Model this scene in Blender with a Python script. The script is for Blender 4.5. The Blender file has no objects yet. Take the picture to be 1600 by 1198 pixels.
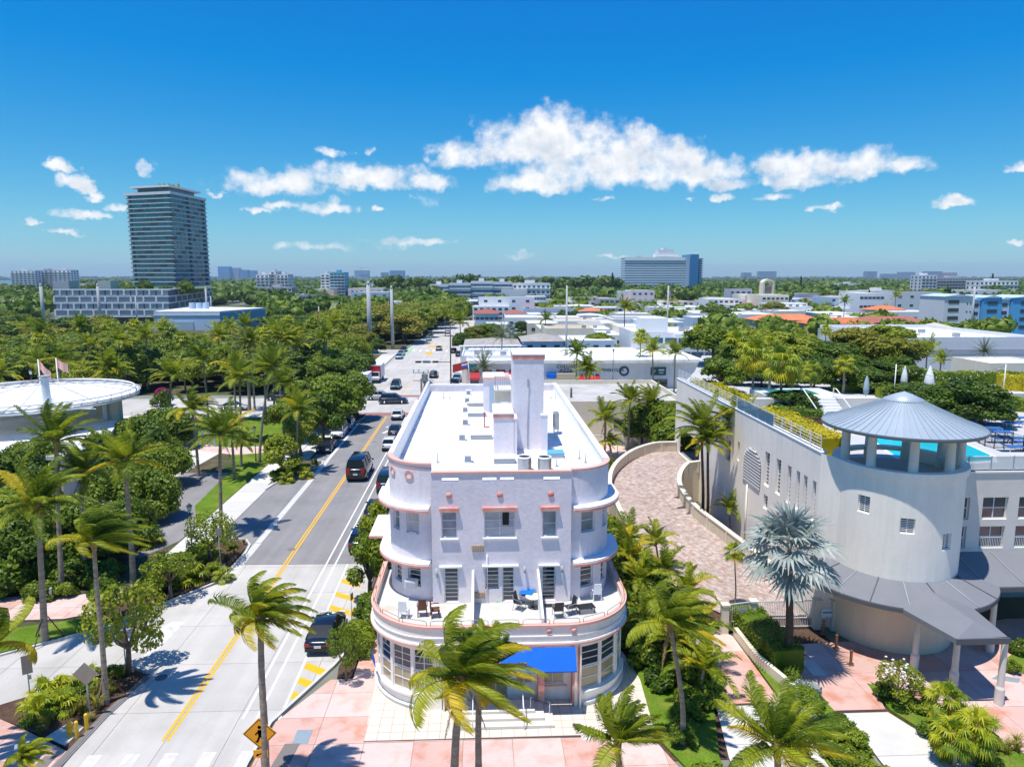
import bpy, math, random
import numpy as np
from mathutils import Vector, Matrix
SC = bpy.context.scene
R = math.radians
HAZE = 0.00009
# ------------------------------------------------------------------ camera
CAM_H = 22.0
PITCH, YAW = R(8.498), R(2.447)
cam_data = bpy.data.cameras.new('camera')
cam_data.sensor_width = 36.0
cam_data.lens = 36.0 * 1111.0 / 1600.0
cam_data.clip_start = 0.5
cam_data.clip_end = 20000.0
cam = bpy.data.objects.new('camera', cam_data)
SC.collection.objects.link(cam)
cam.location = (0, 0, CAM_H)
cam.rotation_euler = (math.pi / 2 - PITCH, 0, -YAW)
SC.camera = cam
SC.render.resolution_x, SC.render.resolution_y = 1024, 766
# ------------------------------------------------------------------ sun and sky
SUN_DIR = Vector((-0.78 * math.cos(R(75)), -0.62 * math.cos(R(75)), math.sin(R(75)))).normalized()
sl = bpy.data.lights.new('sun', 'SUN')
sl.energy = 5.0
sl.angle = R(0.5)
sl.color = (1.0, 0.955, 0.89)
sun = bpy.data.objects.new('sun', sl)
SC.collection.objects.link(sun)
sun.rotation_euler = SUN_DIR.to_track_quat('Z', 'Y').to_euler()
SKY_STRENGTH = 0.14
world = bpy.data.worlds.new('World')
SC.world = world
world.use_nodes = True
wn, wl = world.node_tree.nodes, world.node_tree.links
wn.clear()
def wmath(op, a, b=None, c=None, clamp=False):
 n = wn.new('ShaderNodeMath'); n.operation = op; n.use_clamp = clamp
 for i, v in enumerate((a, b, c)):
  if v is None: continue
  if isinstance(v, (int, float)): n.inputs[i].default_value = v
  else: wl.new(v, n.inputs[i])
 return n.outputs[0]
sky = wn.new('ShaderNodeTexSky')
sky.sky_type = 'NISHITA'
sky.sun_disc = False
sky.sun_elevation = R(75)
sky.sun_rotation = math.atan2(SUN_DIR.x, SUN_DIR.y)
sky.altitude = 10
sky.air_density = 1.0
sky.dust_density = 0.25
sky.ozone_density = 2.5
hsv = wn.new('ShaderNodeHueSaturation')
hsv.inputs['Hue'].default_value = 0.487
hsv.inputs['Saturation'].default_value = 1.32
hsv.inputs['Value'].default_value = 1.0
wl.new(sky.outputs[0], hsv.inputs['Color'])
sep = wn.new('ShaderNodeSeparateColor'); wl.new(hsv.outputs[0], sep.inputs[0]); cmb = wn.new('ShaderNodeCombineColor')
wl.new(wmath('MAXIMUM', wmath('MULTIPLY_ADD', sep.outputs[0], .44, -.052/SKY_STRENGTH), .003/SKY_STRENGTH), cmb.inputs[0])
wl.new(wmath('MULTIPLY', sep.outputs[1], .64), cmb.inputs[1])
wl.new(wmath('MULTIPLY_ADD', sep.outputs[2], .35, .43/SKY_STRENGTH), cmb.inputs[2])
tc = wn.new('ShaderNodeTexCoord')
sx = wn.new('ShaderNodeSeparateXYZ')
wl.new(tc.outputs['Generated'], sx.inputs[0])
az = wmath('MULTIPLY', wmath('ARCTAN2', sx.outputs[0], sx.outputs[1]), 57.2958)
el = wmath('MULTIPLY', wmath('ARCSINE', sx.outputs[2]), 57.2958)
ae = wn.new('ShaderNodeCombineXYZ')
wl.new(az, ae.inputs[0]); wl.new(el, ae.inputs[1])
def wnoise(vec, scale, detail, rough=0.55, off=None):
 if off:
  a = wn.new('ShaderNodeVectorMath'); a.operation = 'ADD'
  wl.new(vec, a.inputs[0]); a.inputs[1].default_value = off; vec = a.outputs[0]
 n = wn.new('ShaderNodeTexNoise')
 n.inputs['Scale'].default_value = scale
 n.inputs['Detail'].default_value = detail
 n.inputs['Roughness'].default_value = rough
 wl.new(vec, n.inputs['Vector'])
 return n.outputs['Fac']
F = 1111.0
def px_azel(px, py):
 a, b = (px - 800) / F, -(py - 599) / F
 ct, st, cy, sy = math.cos(PITCH), math.sin(PITCH), math.cos(YAW), math.sin(YAW)
 v = [sy*ct + a*cy + b*sy*st, cy*ct - a*sy + b*cy*st, -st + b*ct]
 L = math.sqrt(sum(t*t for t in v))
 return math.degrees(math.atan2(v[0], v[1])), math.degrees(math.asin(v[2]/L))
# every cloud bank in sight: direction and angular size (in photo pixels) and thickness
CLOUDS = [(868,228,112,46,1.25),(900,212,60,30,1.2),(725,246,46,24,1.1),(838,288,78,19,1.1),(1005,246,80,38,1.15),
(1060,272,96,30,1.1),(940,262,130,40,1.1),(1135,290,44,13,.9),(1215,262,40,20,1.0),(1300,262,110,27,1.15),
(1410,258,50,18,1.0),(1250,285,60,17,1.0),(1214,309,30,8,.85),(440,290,88,19,1.0),(560,278,100,22,1.1),(650,287,62,14,.9),
(400,283,45,17,.9),(500,327,46,12,1.0),(515,322,24,14,1.0),(440,322,34,8,.8),(518,242,24,9,.95),(400,329,18,6,.8),
(97,262,24,14,1.0),(122,288,28,13,1.0),(148,306,14,8,.7),(125,335,40,10,.9),(50,345,17,8,.9),(186,323,20,8,.9),(228,265,13,13,.7),
(1283,328,24,8,.95),(1487,318,30,11,.95),(1596,262,20,11,1.0),(590,325,12,6,.8),(343,304,10,7,.8),(1125,311,20,7,.9),(946,311,16,5,.7),
(1075,312,8,4,.7),(578,240,10,8,.55),(100,364,26,6,.7),(620,380,50,7,.62),(665,379,30,6,.6),(540,386,80,7,.5),(805,400,22,5,.6),(1582,380,18,5,.65),
(668,318,18,14,.5),(955,400,18,4,.5)]
fine = wmath('ADD', wmath('MULTIPLY', wnoise(ae.outputs[0], 0.30, 6, .5), .6), wmath('MULTIPLY', wnoise(ae.outputs[0], 1.0, 3.5, .5, (3, 1, 4)), .4))
puff = wnoise(ae.outputs[0], 0.62, 5, .5, (7, 3, 2))
w1, w2 = wnoise(ae.outputs[0], 0.75, 4, .6, (9, 2, 0)), wnoise(ae.outputs[0], 0.75, 4, .6, (2, 8, 5))
azw = wmath('ADD', az, wmath('MULTIPLY', wmath('SUBTRACT', w1, .5), 3.4)); elw = wmath('ADD', el, wmath('MULTIPLY', wmath('SUBTRACT', w2, .5), 1.5))
field = None
for (cx, cyy, rx, ry, st_) in CLOUDS:
 a0, e0 = px_azel(cx, cyy)
 k = math.cos(R(e0)) * 57.2958 / F * math.cos(R(abs(a0-2.4)))**2
 ax = wmath('DIVIDE', wmath('SUBTRACT', azw, a0), rx * k)
 dy = wmath('DIVIDE', wmath('SUBTRACT', elw, e0), ry * k)
 ay = wmath('MAXIMUM', dy, wmath('MULTIPLY', dy, -1.5))
 d2 = wmath('ADD', wmath('MULTIPLY', ax, ax), wmath('MULTIPLY', ay, ay))
 f = wmath('MULTIPLY', wmath('SUBTRACT', 1.0, wmath('MULTIPLY', d2, .62)), st_)
 field = f if field is None else wmath('MAXIMUM', field, f)
rough = wmath('ADD', wmath('MULTIPLY', wmath('SUBTRACT', fine, 0.5), 3.4), wmath('MULTIPLY', wmath('SUBTRACT', puff, 0.5), 1.3))
dens = wmath('ADD', wmath('MAXIMUM', field, -3.0), rough)
mr = wn.new('ShaderNodeMapRange'); mr.interpolation_type = 'SMOOTHSTEP'
wl.new(dens, mr.inputs[0])
mr.inputs[1].default_value = -0.02; mr.inputs[2].default_value = 1.2
# lit and shaded billows painted into the cloud colour: difference of the billow noise a little higher up and lower down
lo = wnoise(ae.outputs[0], 0.42, 6, .52, (1.2, 0.0, 0))
hi = wnoise(ae.outputs[0], 0.42, 6, .52, (1.45, 0.75, 0))
relief = wmath('MULTIPLY', wmath('SUBTRACT', lo, hi), 1.9)
thick = wn.new('ShaderNodeMapRange'); wl.new(dens, thick.inputs[0])
thick.inputs[1].default_value = 0.6; thick.inputs[2].default_value = 2.0
shade = wmath('SUBTRACT', 0.92, wmath('MULTIPLY', thick.outputs[0], .16))
shade = wmath('ADD', shade, relief, None, True)
cmix = wn.new('ShaderNodeMix'); cmix.data_type = 'RGBA'
wl.new(shade, cmix.inputs[0])
CS = 1.0 / SKY_STRENGTH
cmix.inputs[6].default_value = (.36*CS, .47*CS, .62*CS, 1)
cmix.inputs[7].default_value = (.97*CS, .97*CS, .98*CS, 1)
smix = wn.new('ShaderNodeMix'); smix.data_type = 'RGBA'
wl.new(wmath('MULTIPLY', mr.outputs[0], 0.97), smix.inputs[0])
wl.new(cmb.outputs[0], smix.inputs[6]); wl.new(cmix.outputs[2], smix.inputs[7])
bg = wn.new('ShaderNodeBackground'); bg.inputs['Strength'].default_value = SKY_STRENGTH
wl.new(smix.outputs[2], bg.inputs['Color'])
wo = wn.new('ShaderNodeOutputWorld'); wl.new(bg.outputs[0], wo.inputs[0])
SC.view_settings.view_transform = 'Standard'
SC.view_settings.look = 'None'
SC.view_settings.exposure = 0.12
SC.view_settings.gamma = 1.0
SC.view_settings.use_curve_mapping = False
SC.cycles.max_bounces = 6
SC.cycles.transparent_max_bounces = 8
# ------------------------------------------------------------------ helpers
def ray(px, py):
 ct, st, cy, sy = math.cos(PITCH), math.sin(PITCH), math.cos(YAW), math.sin(YAW)
 a, b = (px - 800) / F, -(py - 599) / F
 return (sy*ct + a*cy + b*sy*st, cy*ct - a*sy + b*cy*st, -st + b*ct)
def spot(px, py, z=0.0):
 """surveyed point: where the sight line meets the level z"""
 r = ray(px, py); t = (z - CAM_H) / r[2]
 return (r[0]*t, r[1]*t)
def at_depth(px, py, Y):
 r = ray(px, py); t = Y / r[1]
 return (r[0]*t, CAM_H + r[2]*t)
def x_of(px, Y): return at_depth(px, 433, Y)[0]
def z_of(py, Y): return at_depth(800, py, Y)[1]
COL = SC.collection
def tag(o, label=None, cat=None, group=None, kind=None):
 if label: o['label'] = label
 if cat: o['category'] = cat
 if group: o['group'] = group
 if kind: o['kind'] = kind
 return o
def link(o, parent=None):
 COL.objects.link(o)
 if parent: o.parent = parent
 return o
def empty(name, loc=(0, 0, 0), rz=0.0, label=None, cat=None, group=None):
 o = bpy.data.objects.new(name, None)
 o.empty_display_size = .3
 o.location = loc; o.rotation_euler = (0, 0, rz)
 link(o); tag(o, label, cat, group)
 return o
def inst(name, mesh, parent=None, loc=(0, 0, 0), rz=0.0, sc=None, rot=None):
 o = bpy.data.objects.new(name, mesh)
 o.location = loc
 o.rotation_euler = rot if rot else (0, 0, rz)
 if sc is not None: o.scale = (sc, sc, sc) if isinstance(sc, (int, float)) else sc
 link(o, parent)
 return o
def kids(o): return [c for c in CHILD.get(o.name, [])]
CHILD = {}
def copy_tree(root, loc, rz=0.0, sc=None, label=None, group=None, recolor=None):
 """copy a thing, its parts and their sub-parts (three levels)"""
 def cp(o, parent):
  c = o.copy(); COL.objects.link(c)
  if parent: c.parent = parent; c.matrix_parent_inverse = o.matrix_parent_inverse.copy()
  if recolor and o.type == 'MESH':
   for i, s in enumerate(c.material_slots):
    if s.material and s.material.name in recolor:
     s.link = 'OBJECT'; s.material = recolor[o.data.materials[i].name]
  for ch in o.children: cp(ch, c)
  return c
 r = cp(root, None)
 r.location = loc; r.rotation_euler = (0, 0, rz)
 if sc: r.scale = (sc, sc, sc)
 if label: r['label'] = label
 if group: r['group'] = group
 return r
class MB:
 """collects shapes into one mesh; faces carry a material index"""
 def __init__(s): s.v = []; s.f = []; s.m = []; s.cur = 0; s.smooth = []; s.sm = False
 def add(s, vs, fs):
  b = len(s.v); s.v += [tuple(p) for p in vs]
  for f in fs: s.f.append(tuple(i + b for i in f)); s.m.append(s.cur); s.smooth.append(s.sm)
  return s
 def box(s, cx, cy, cz, sx, sy, sz, rz=0.0, taper=1.0):
  c, n = math.cos(rz), math.sin(rz); vs = []
  for z, k in ((-.5, 1), (.5, taper)):
   for x, y in ((-.5, -.5), (.5, -.5), (.5, .5), (-.5, .5)):
    X, Y = x*sx*k, y*sy*k
    vs.append((cx + X*c - Y*n, cy + X*n + Y*c, cz + z*sz))
  return s.add(vs, [(3,2,1,0),(4,5,6,7),(0,1,5,4),(1,2,6,5),(2,3,7,6),(3,0,4,7)])
 def b2(s, x0, x1, y0, y1, z0, z1):
  return s.box((x0+x1)/2, (y0+y1)/2, (z0+z1)/2, abs(x1-x0), abs(y1-y0), abs(z1-z0))
 def prism(s, pts, z0, z1, bottom=True):
  pts = [p[:2] for p in pts]
  a = sum(pts[i][0]*pts[(i+1)%len(pts)][1] - pts[(i+1)%len(pts)][0]*pts[i][1] for i in range(len(pts)))
  if a < 0: pts = pts[::-1]
  n = len(pts)
  vs = [(x, y, z0) for x, y in pts] + [(x, y, z1) for x, y in pts]
  fs = [tuple(range(n, 2*n))] + [(i, (i+1) % n, n + (i+1) % n, n + i) for i in range(n)]
  if bottom: fs.append(tuple(range(n-1, -1, -1)))
  return s.add(vs, fs)
 def sheet(s, pts, z):
  pts = [p[:2] for p in pts]
  a = sum(pts[i][0]*pts[(i+1)%len(pts)][1] - pts[(i+1)%len(pts)][0]*pts[i][1] for i in range(len(pts)))
  if a < 0: pts = pts[::-1]
  return s.add([(x, y, z) for x, y in pts], [tuple(range(len(pts)))])
 def tube(s, path, rad, n=8, cap=True):
  path = [Vector(p) for p in path]
  if isinstance(rad, (int, float)): rad = [rad] * len(path)
  vs = []; fs = []
  ref = Vector((0, 0, 1))
  for i, p in enumerate(path):
   t = (path[min(i+1, len(path)-1)] - path[max(i-1, 0)])
   t = t.normalized() if t.length > 1e-9 else Vector((0, 0, 1))
   if abs(t.dot(ref)) > .95: ref = Vector((1, 0, 0)) if abs(t.x) < .9 else Vector((0, 1, 0))
   u = t.cross(ref).normalized(); w = u.cross(t).normalized(); ref = w if abs(t.dot(w)) < .9 else ref
   for k in range(n):
    a = 2*math.pi*k/n
    q = p + (u*math.cos(a) + w*math.sin(a)) * rad[i]
    vs.append(q[:])
  for i in range(len(path)-1):
   for k in range(n):
    fs.append((i*n+k, i*n+(k+1) % n, (i+1)*n+(k+1) % n, (i+1)*n+k))
  if cap:
   fs.append(tuple(range(n-1, -1, -1))); fs.append(tuple((len(path)-1)*n + k for k in range(n)))
  o = s.sm; s.sm = True; s.add(vs, fs); s.sm = o
  return s
 def cyl(s, cx, cy, z0, z1, r0, r1=None, n=16, smooth=True):
  r1 = r0 if r1 is None else r1
  vs = [(cx + r0*math.cos(2*math.pi*k/n), cy + r0*math.sin(2*math.pi*k/n), z0) for k in range(n)]
  vs += [(cx + r1*math.cos(2*math.pi*k/n), cy + r1*math.sin(2*math.pi*k/n), z1) for k in range(n)]
  o = s.sm; s.sm = smooth
  s.add(vs, [(k, (k+1) % n, n + (k+1) % n, n + k) for k in range(n)])
  s.sm = False
  s.add(vs, [tuple(range(n-1, -1, -1)), tuple(range(n, 2*n))])
  s.sm = o
  return s
 def lathe(s, cx, cy, prof, n=20):
  vs = []; fs = []
  for (r, z) in prof:
   for k in range(n):
    vs.append((cx + r*math.cos(2*math.pi*k/n), cy + r*math.sin(2*math.pi*k/n), z))
  for i in range(len(prof)-1):
   for k in range(n):
    fs.append((i*n+k, i*n+(k+1) % n, (i+1)*n+(k+1) % n, (i+1)*n+k))
  o = s.sm; s.sm = True; s.add(vs, fs); s.sm = o
  return s
 def band(s, path, z0, z1, out, closed=False, inn=0.0, miter=True):
  """solid strip that follows a plan path, from `inn` to `out` metres on its right-hand side"""
  P = offset_path(path, out, closed); Q = offset_path(path, inn, closed)
  n = len(path); vs = []
  for a, b in zip(P, Q):
   vs += [(a[0], a[1], z0), (a[0], a[1], z1), (b[0], b[1], z1), (b[0], b[1], z0)]
  fs = []
  for i in range(n if closed else n-1):
   j = (i+1) % n
   for k in range(4):
    fs.append((i*4+k, j*4+k, j*4+(k+1) % 4, i*4+(k+1) % 4))
  if not closed: fs += [(3, 2, 1, 0), ((n-1)*4, (n-1)*4+1, (n-1)*4+2, (n-1)*4+3)]
  return s.add(vs, fs)
 def mesh(s, name, mats):
  me = bpy.data.meshes.new(name)
  me.from_pydata(s.v, [], s.f)
  mats = mats if isinstance(mats, (list, tuple)) else [mats]
  for m in mats: me.materials.append(m)
  me.polygons.foreach_set('material_index', [min(i, len(mats)-1) for i in s.m])
  me.polygons.foreach_set('use_smooth', s.smooth)
  me.update()
  return me
 def build(s, name, mats, parent=None, loc=(0, 0, 0), rz=0.0):
  return inst(name, s.mesh(name, mats), parent, loc, rz)
def offset_path(path, d, closed=False):
 n = len(path); out = []
 for i in range(n):
  p = Vector(path[i][:2])
  a = Vector(path[i-1][:2]) if (i > 0 or closed) else None
  b = Vector(path[(i+1) % n][:2]) if (i < n-1 or closed) else None
  ns = []
  if a is not None: t = (p-a).normalized(); ns.append(Vector((t.y, -t.x)))
  if b is not None: t = (b-p).normalized(); ns.append(Vector((t.y, -t.x)))
  m = sum(ns, Vector((0, 0)))
  m = m.normalized() if m.length > 1e-6 else ns[0]
  k = d / max(.5, m.dot(ns[0]))
  out.append((p.x + m.x*k, p.y + m.y*k))
 return out
def arc(cx, cy, r, a0, a1, n):
 return [(cx + r*math.cos(R(a0 + (a1-a0)*i/n)), cy + r*math.sin(R(a0 + (a1-a0)*i/n))) for i in range(n+1)]
class Facade:
 """a wall that follows a plan path (outside on its right-hand side), with real openings and reveals"""
 def __init__(s, path):
  s.path = [Vector(p[:2]) for p in path]
  s.cum = [0.0]
  for i in range(1, len(s.path)): s.cum.append(s.cum[-1] + (s.path[i]-s.path[i-1]).length)
  s.L = s.cum[-1]; s.open = []
 def frame(s, t):
  i = 0
  while i < len(s.cum)-2 and s.cum[i+1] < t: i += 1
  d = (s.path[i+1]-s.path[i]).normalized()
  return s.path[i] + d*(t-s.cum[i]), d
 def pt(s, t, depth=0.0):
  p, d = s.frame(t); nrm = Vector((d.y, -d.x))
  return p - nrm*depth
 def nearest(s, x, y):
  best = None
  for i in range(len(s.path)-1):
   a, b = s.path[i], s.path[i+1]; ab = b-a
   u = max(0, min(1, (Vector((x, y))-a).dot(ab)/ab.length_squared))
   dd = (a+ab*u-Vector((x, y))).length
   if best is None or dd < best[0]: best = (dd, s.cum[i]+u*ab.length)
  return best[1]
 def wall(s, z0, z1, openings, name, mat, parent, depth=0.12, extra_s=()):
  ss = sorted(set([round(c, 4) for c in s.cum] + [round(v, 4) for o in openings for v in o[:2]] + list(extra_s)))
  ss = [v for i, v in enumerate(ss) if i == 0 or v-ss[i-1] > 1e-3]
  zs = sorted(set([z0, z1] + [v for o in openings for v in o[2:4]]))
  mb = MB()
  def is_open(i, j):
   a, b = (ss[i]+ss[i+1])/2, (zs[j]+zs[j+1])/2
   return any(o[0] < a < o[1] and o[2] < b < o[3] for o in openings)
  P = [s.pt(v) for v in ss]; Q = [s.pt(v, depth) for v in ss]
  for i in range(len(ss)-1):
   for j in range(len(zs)-1):
    A, B, C, D = P[i], P[i+1], Q[i+1], Q[i]; za, zb = zs[j], zs[j+1]
    if not is_open(i, j):
     mb.add([(A.x, A.y, za), (B.x, B.y, za), (B.x, B.y, zb), (A.x, A.y, zb)], [(0, 1, 2, 3)])
    else:
     if i == 0 or not is_open(i-1, j): mb.add([(A.x, A.y, za), (D.x, D.y, za), (D.x, D.y, zb), (A.x, A.y, zb)], [(3, 2, 1, 0)])
     if i == len(ss)-2 or not is_open(i+1, j): mb.add([(B.x, B.y, za), (C.x, C.y, za), (C.x, C.y, zb), (B.x, B.y, zb)], [(0, 1, 2, 3)])
     if j == 0 or not is_open(i, j-1): mb.add([(A.x, A.y, za), (B.x, B.y, za), (C.x, C.y, za), (D.x, D.y, za)], [(0, 1, 2, 3)])
     if j == len(zs)-2 or not is_open(i, j+1): mb.add([(A.x, A.y, zb), (B.x, B.y, zb), (C.x, C.y, zb), (D.x, D.y, zb)], [(3, 2, 1, 0)])
  return mb.build(name, mat, parent)
 def window(s, o, fmat, gmat, parent, cols=1, rows=2, depth=0.12, fw=0.06, mw=0.04, name='window', zgaps=None, blind=None):
  """frame with its bars (part) and the glass (sub-part) in one opening"""
  s0, s1, z0, z1 = o[:4]
  a, b = s.pt(s0, depth), s.pt(s1, depth)
  d = b-a; w = d.length; d.normalize(); ang = math.atan2(d.y, d.x); h = z1-z0
  mb = MB()
  t = .05
  for x in (fw/2, w-fw/2): mb.box(x, t/2, h/2, fw, t, h)
  for z in (fw/2, h-fw/2): mb.box(w/2, t/2, z, w-2*fw, t-.004, fw)
  for c in range(1, cols): mb.box(fw+(w-2*fw)*c/cols, t/2, h/2, mw, t-.008, h-2*fw)
  for r in range(1, rows): mb.box(w/2, t/2, fw+(h-2*fw)*r/rows, w-2*fw, t-.012, mw)
  f = mb.build(name, fmat, parent, (a.x, a.y, z0), ang)
  g = MB().box(w/2, t*.75, h/2, w-2*fw-.002, .01, h-2*fw-.002).build('pane', gmat, f)
  return f
def clip_cell(poly, x0, x1, y0, y1):
 def cut(P, f, inter):
  out = []
  for i in range(len(P)):
   a, b = P[i-1], P[i]; fa, fb = f(a), f(b)
   if fb:
    if not fa: out.append(inter(a, b))
    out.append(b)
   elif fa: out.append(inter(a, b))
  return out
 def ix(v): return lambda a, b: (v, a[1] + (b[1]-a[1])*(v-a[0])/(b[0]-a[0]))
 def iy(v): return lambda a, b: (a[0] + (b[0]-a[0])*(v-a[1])/(b[1]-a[1]), v)
 P = list(poly)
 for f, g in ((lambda p: p[0] >= x0, ix(x0)), (lambda p: p[0] <= x1, ix(x1)), (lambda p: p[1] >= y0, iy(y0)), (lambda p: p[1] <= y1, iy(y1))):
  if len(P) < 3: return []
  P = cut(P, f, g)
 if len(P) < 3: return []
 a = abs(sum(P[i-1][0]*P[i][1]-P[i][0]*P[i-1][1] for i in range(len(P))))/2
 Q = []
 for p in P:
  if not Q or abs(p[0]-Q[-1][0])+abs(p[1]-Q[-1][1]) > 1e-4: Q.append(p)
 return Q if a > .02 and len(Q) >= 3 else []
# ------------------------------------------------------------------ materials
def M(name, col, rough=.7, spec=.3, metal=0.0, n1=0.0, s1=1.0, n2=0.0, s2=12.0, bump=0.0, bs=20.0, col2=None, mixs=.5, mixlo=.45, mixhi=.6,
 trans=0.0, alpha=1.0, coat=0.0, rnd=0.0, streak=0.0, lane=0.0, ring=0.0):
 m = bpy.data.materials.new(name); m.use_nodes = True
 nt = m.node_tree; N, L = nt.nodes, nt.links
 b = N['Principled BSDF']
 b.inputs['Roughness'].default_value = rough
 b.inputs['Specular IOR Level'].default_value = spec
 b.inputs['Metallic'].default_value = metal
 b.inputs['Coat Weight'].default_value = coat
 b.inputs['Alpha'].default_value = alpha
 g = N.new('ShaderNodeNewGeometry')
 pos = g.outputs['Position']
 rgb = N.new('ShaderNodeRGB'); rgb.outputs[0].default_value = (*col, 1); cur = rgb.outputs[0]
 def noise(sc, det=4, vec=pos):
  n = N.new('ShaderNodeTexNoise'); n.inputs['Scale'].default_value = sc; n.inputs['Detail'].default_value = det
  n.inputs['Roughness'].default_value = .6
  L.new(vec, n.inputs['Vector']); return n.outputs['Fac']
 if col2:
  mr = N.new('ShaderNodeMapRange'); L.new(noise(mixs, 6), mr.inputs[0])
  mr.inputs[1].default_value = mixlo; mr.inputs[2].default_value = mixhi
  mx = N.new('ShaderNodeMix'); mx.data_type = 'RGBA'
  L.new(mr.outputs[0], mx.inputs[0]); L.new(cur, mx.inputs[6]); mx.inputs[7].default_value = (*col2, 1); cur = mx.outputs[2]
 def vary(fac, amt):
  nonlocal cur
  mr = N.new('ShaderNodeMapRange'); L.new(fac, mr.inputs[0])
  mr.inputs[1].default_value = .3; mr.inputs[2].default_value = .7
  mr.inputs[3].default_value = 1-amt; mr.inputs[4].default_value = 1+amt
  mu = N.new('ShaderNodeVectorMath'); mu.operation = 'SCALE'
  L.new(cur, mu.inputs[0]); L.new(mr.outputs[0], mu.inputs['Scale']); cur = mu.outputs[0]
 if n1: vary(noise(s1, 5), n1)
 if n2: vary(noise(s2, 3), n2)
 if streak:
  mp = N.new('ShaderNodeMapping'); mp.inputs['Scale'].default_value = (3.0, 3.0, .25); L.new(pos, mp.inputs[0])
  vary(noise(1.0, 5, mp.outputs[0]), streak)
 if lane:
  mp = N.new('ShaderNodeMapping'); mp.inputs['Scale'].default_value = (1.1, .035, 1); L.new(pos, mp.inputs[0])
  vary(noise(1.0, 4, mp.outputs[0]), lane)
 if ring:
  mp = N.new('ShaderNodeMapping'); mp.inputs['Scale'].default_value = (.6, .6, 7); L.new(pos, mp.inputs[0])
  vary(noise(1.0, 2, mp.outputs[0]), ring)
 if rnd:
  oi = N.new('ShaderNodeObjectInfo')
  mr = N.new('ShaderNodeMapRange'); L.new(oi.outputs['Random'], mr.inputs[0])
  mr.inputs[3].default_value = 1-rnd; mr.inputs[4].default_value = 1+rnd
  mu = N.new('ShaderNodeVectorMath'); mu.operation = 'SCALE'
  L.new(cur, mu.inputs[0]); L.new(mr.outputs[0], mu.inputs['Scale']); cur = mu.outputs[0]
 L.new(cur, b.inputs['Base Color'])
 if bump:
  bn = N.new('ShaderNodeBump'); bn.inputs['Strength'].default_value = bump; bn.inputs['Distance'].default_value = .03
  L.new(noise(bs, 5), bn.inputs['Height']); L.new(bn.outputs[0], b.inputs['Normal'])
 if trans:
  t = N.new('ShaderNodeBsdfTranslucent'); L.new(cur, t.inputs['Color'])
  ms = N.new('ShaderNodeMixShader'); ms.inputs[0].default_value = trans
  L.new(b.outputs[0], ms.inputs[1]); L.new(t.outputs[0], ms.inputs[2])
  L.new(ms.outputs[0], N['Material Output'].inputs[0])
 return m
stucco   = M('lavender_stucco', (.78,.715,.74), .9, .2, n1=.06, s1=.6, n2=.05, s2=4, bump=.5, bs=6, streak=.03)
stuccow  = M('white_stucco', (.93,.85,.74), .88, .2, n1=.05, s1=.4, n2=.02, s2=5, bump=.25, bs=10, streak=.045)
white    = M('white_paint', (.82,.82,.80), .6, .3, n1=.03, s1=.8)
roofw    = M('white_roof_coating', (.80,.80,.78), .7, .2, n1=.03, s1=1.2, col2=(.50,.46,.38), mixs=.42, mixlo=.52, mixhi=.80, n2=.03, s2=3, bump=.1, bs=4, lane=.05)
roofw2   = M('grey_white_roof', (.66,.65,.62), .8, .2, col2=(.42,.41,.38), mixs=.2, mixlo=.45, mixhi=.72, n1=.06, s1=.6, rnd=.12)
pink     = M('coral_paint', (.72,.27,.21), .65, .3, n1=.07, s1=2, col2=(.74,.40,.32), mixs=1.3)
pinkl    = M('pale_coral_paint', (.77,.43,.35), .65, .3, n1=.06, s1=2)
framew   = M('window_frame_paint', (.76,.75,.73), .45, .4, n1=.03, s1=3)
framed   = M('dark_metal_frame', (.10,.105,.11), .45, .5)
glass    = M('window_glass', (.035,.05,.065), .06, .7, n1=.3, s1=.9, coat=.3)
glassb   = M('blinded_window_glass', (.22,.27,.32), .08, .7, n1=.35, s1=1.3, coat=.3)
glassc   = M('curtained_window_glass', (.42,.46,.50), .10, .6, n1=.2, s1=2.3, coat=.3)
glassy   = M('shop_glass_with_paper', (.40,.33,.20), .12, .5, n1=.15, s1=1.6, coat=.3)
tealglass= M('teal_curtain_glass', (.010,.10,.15), .08, .8, n1=.35, s1=.06, n2=.2, s2=.4, coat=.3, rnd=.35)
blueglass= M('blue_curtain_glass', (.05,.14,.22), .1, .7, rnd=.25, n1=.2, s1=.05)
asphalt  = M('asphalt', (.26,.25,.245), .9, .2, n1=.06, s1=.12, n2=.05, s2=14, bump=.2, bs=30, col2=(.215,.21,.205), mixs=.28, mixlo=.42, mixhi=.7, lane=.10)
concroad = M('concrete_road', (.50,.475,.435), .85, .2, n1=.05, s1=.3, n2=.03, s2=9, col2=(.42,.395,.355), mixs=.25, mixlo=.46, mixhi=.72, rnd=.06, bump=.1, bs=30, lane=.07)
concsl   = M('concrete_slab', (.60,.58,.53), .85, .2, n1=.05, s1=.5, n2=.03, s2=8, rnd=.06, col2=(.50,.48,.44), mixs=.5, mixlo=.5, mixhi=.75)
joint    = M('dark_joint', (.20,.18,.165), .95, .1)
jointp   = M('dusty_pink_joint', (.36,.24,.20), .95, .1)
pinkslab = M('pink_concrete_slab', (.59,.385,.325), .85, .2, n1=.05, s1=.6, n2=.03, s2=7, rnd=.06, col2=(.54,.25,.17), mixs=.75, mixlo=.48, mixhi=.66)
pinkslab2= M('pale_pink_concrete_slab', (.64,.48,.43), .85, .2, n1=.05, s1=.6, n2=.03, s2=7, rnd=.05, col2=(.58,.33,.26), mixs=.7, mixlo=.48, mixhi=.72)
redpave  = M('red_brown_crosswalk', (.34,.15,.12), .85, .2, n1=.08, s1=1.5)
kerbm    = M('kerb_concrete', (.56,.545,.51), .85, .2, n1=.07, s1=1.5)
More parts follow.
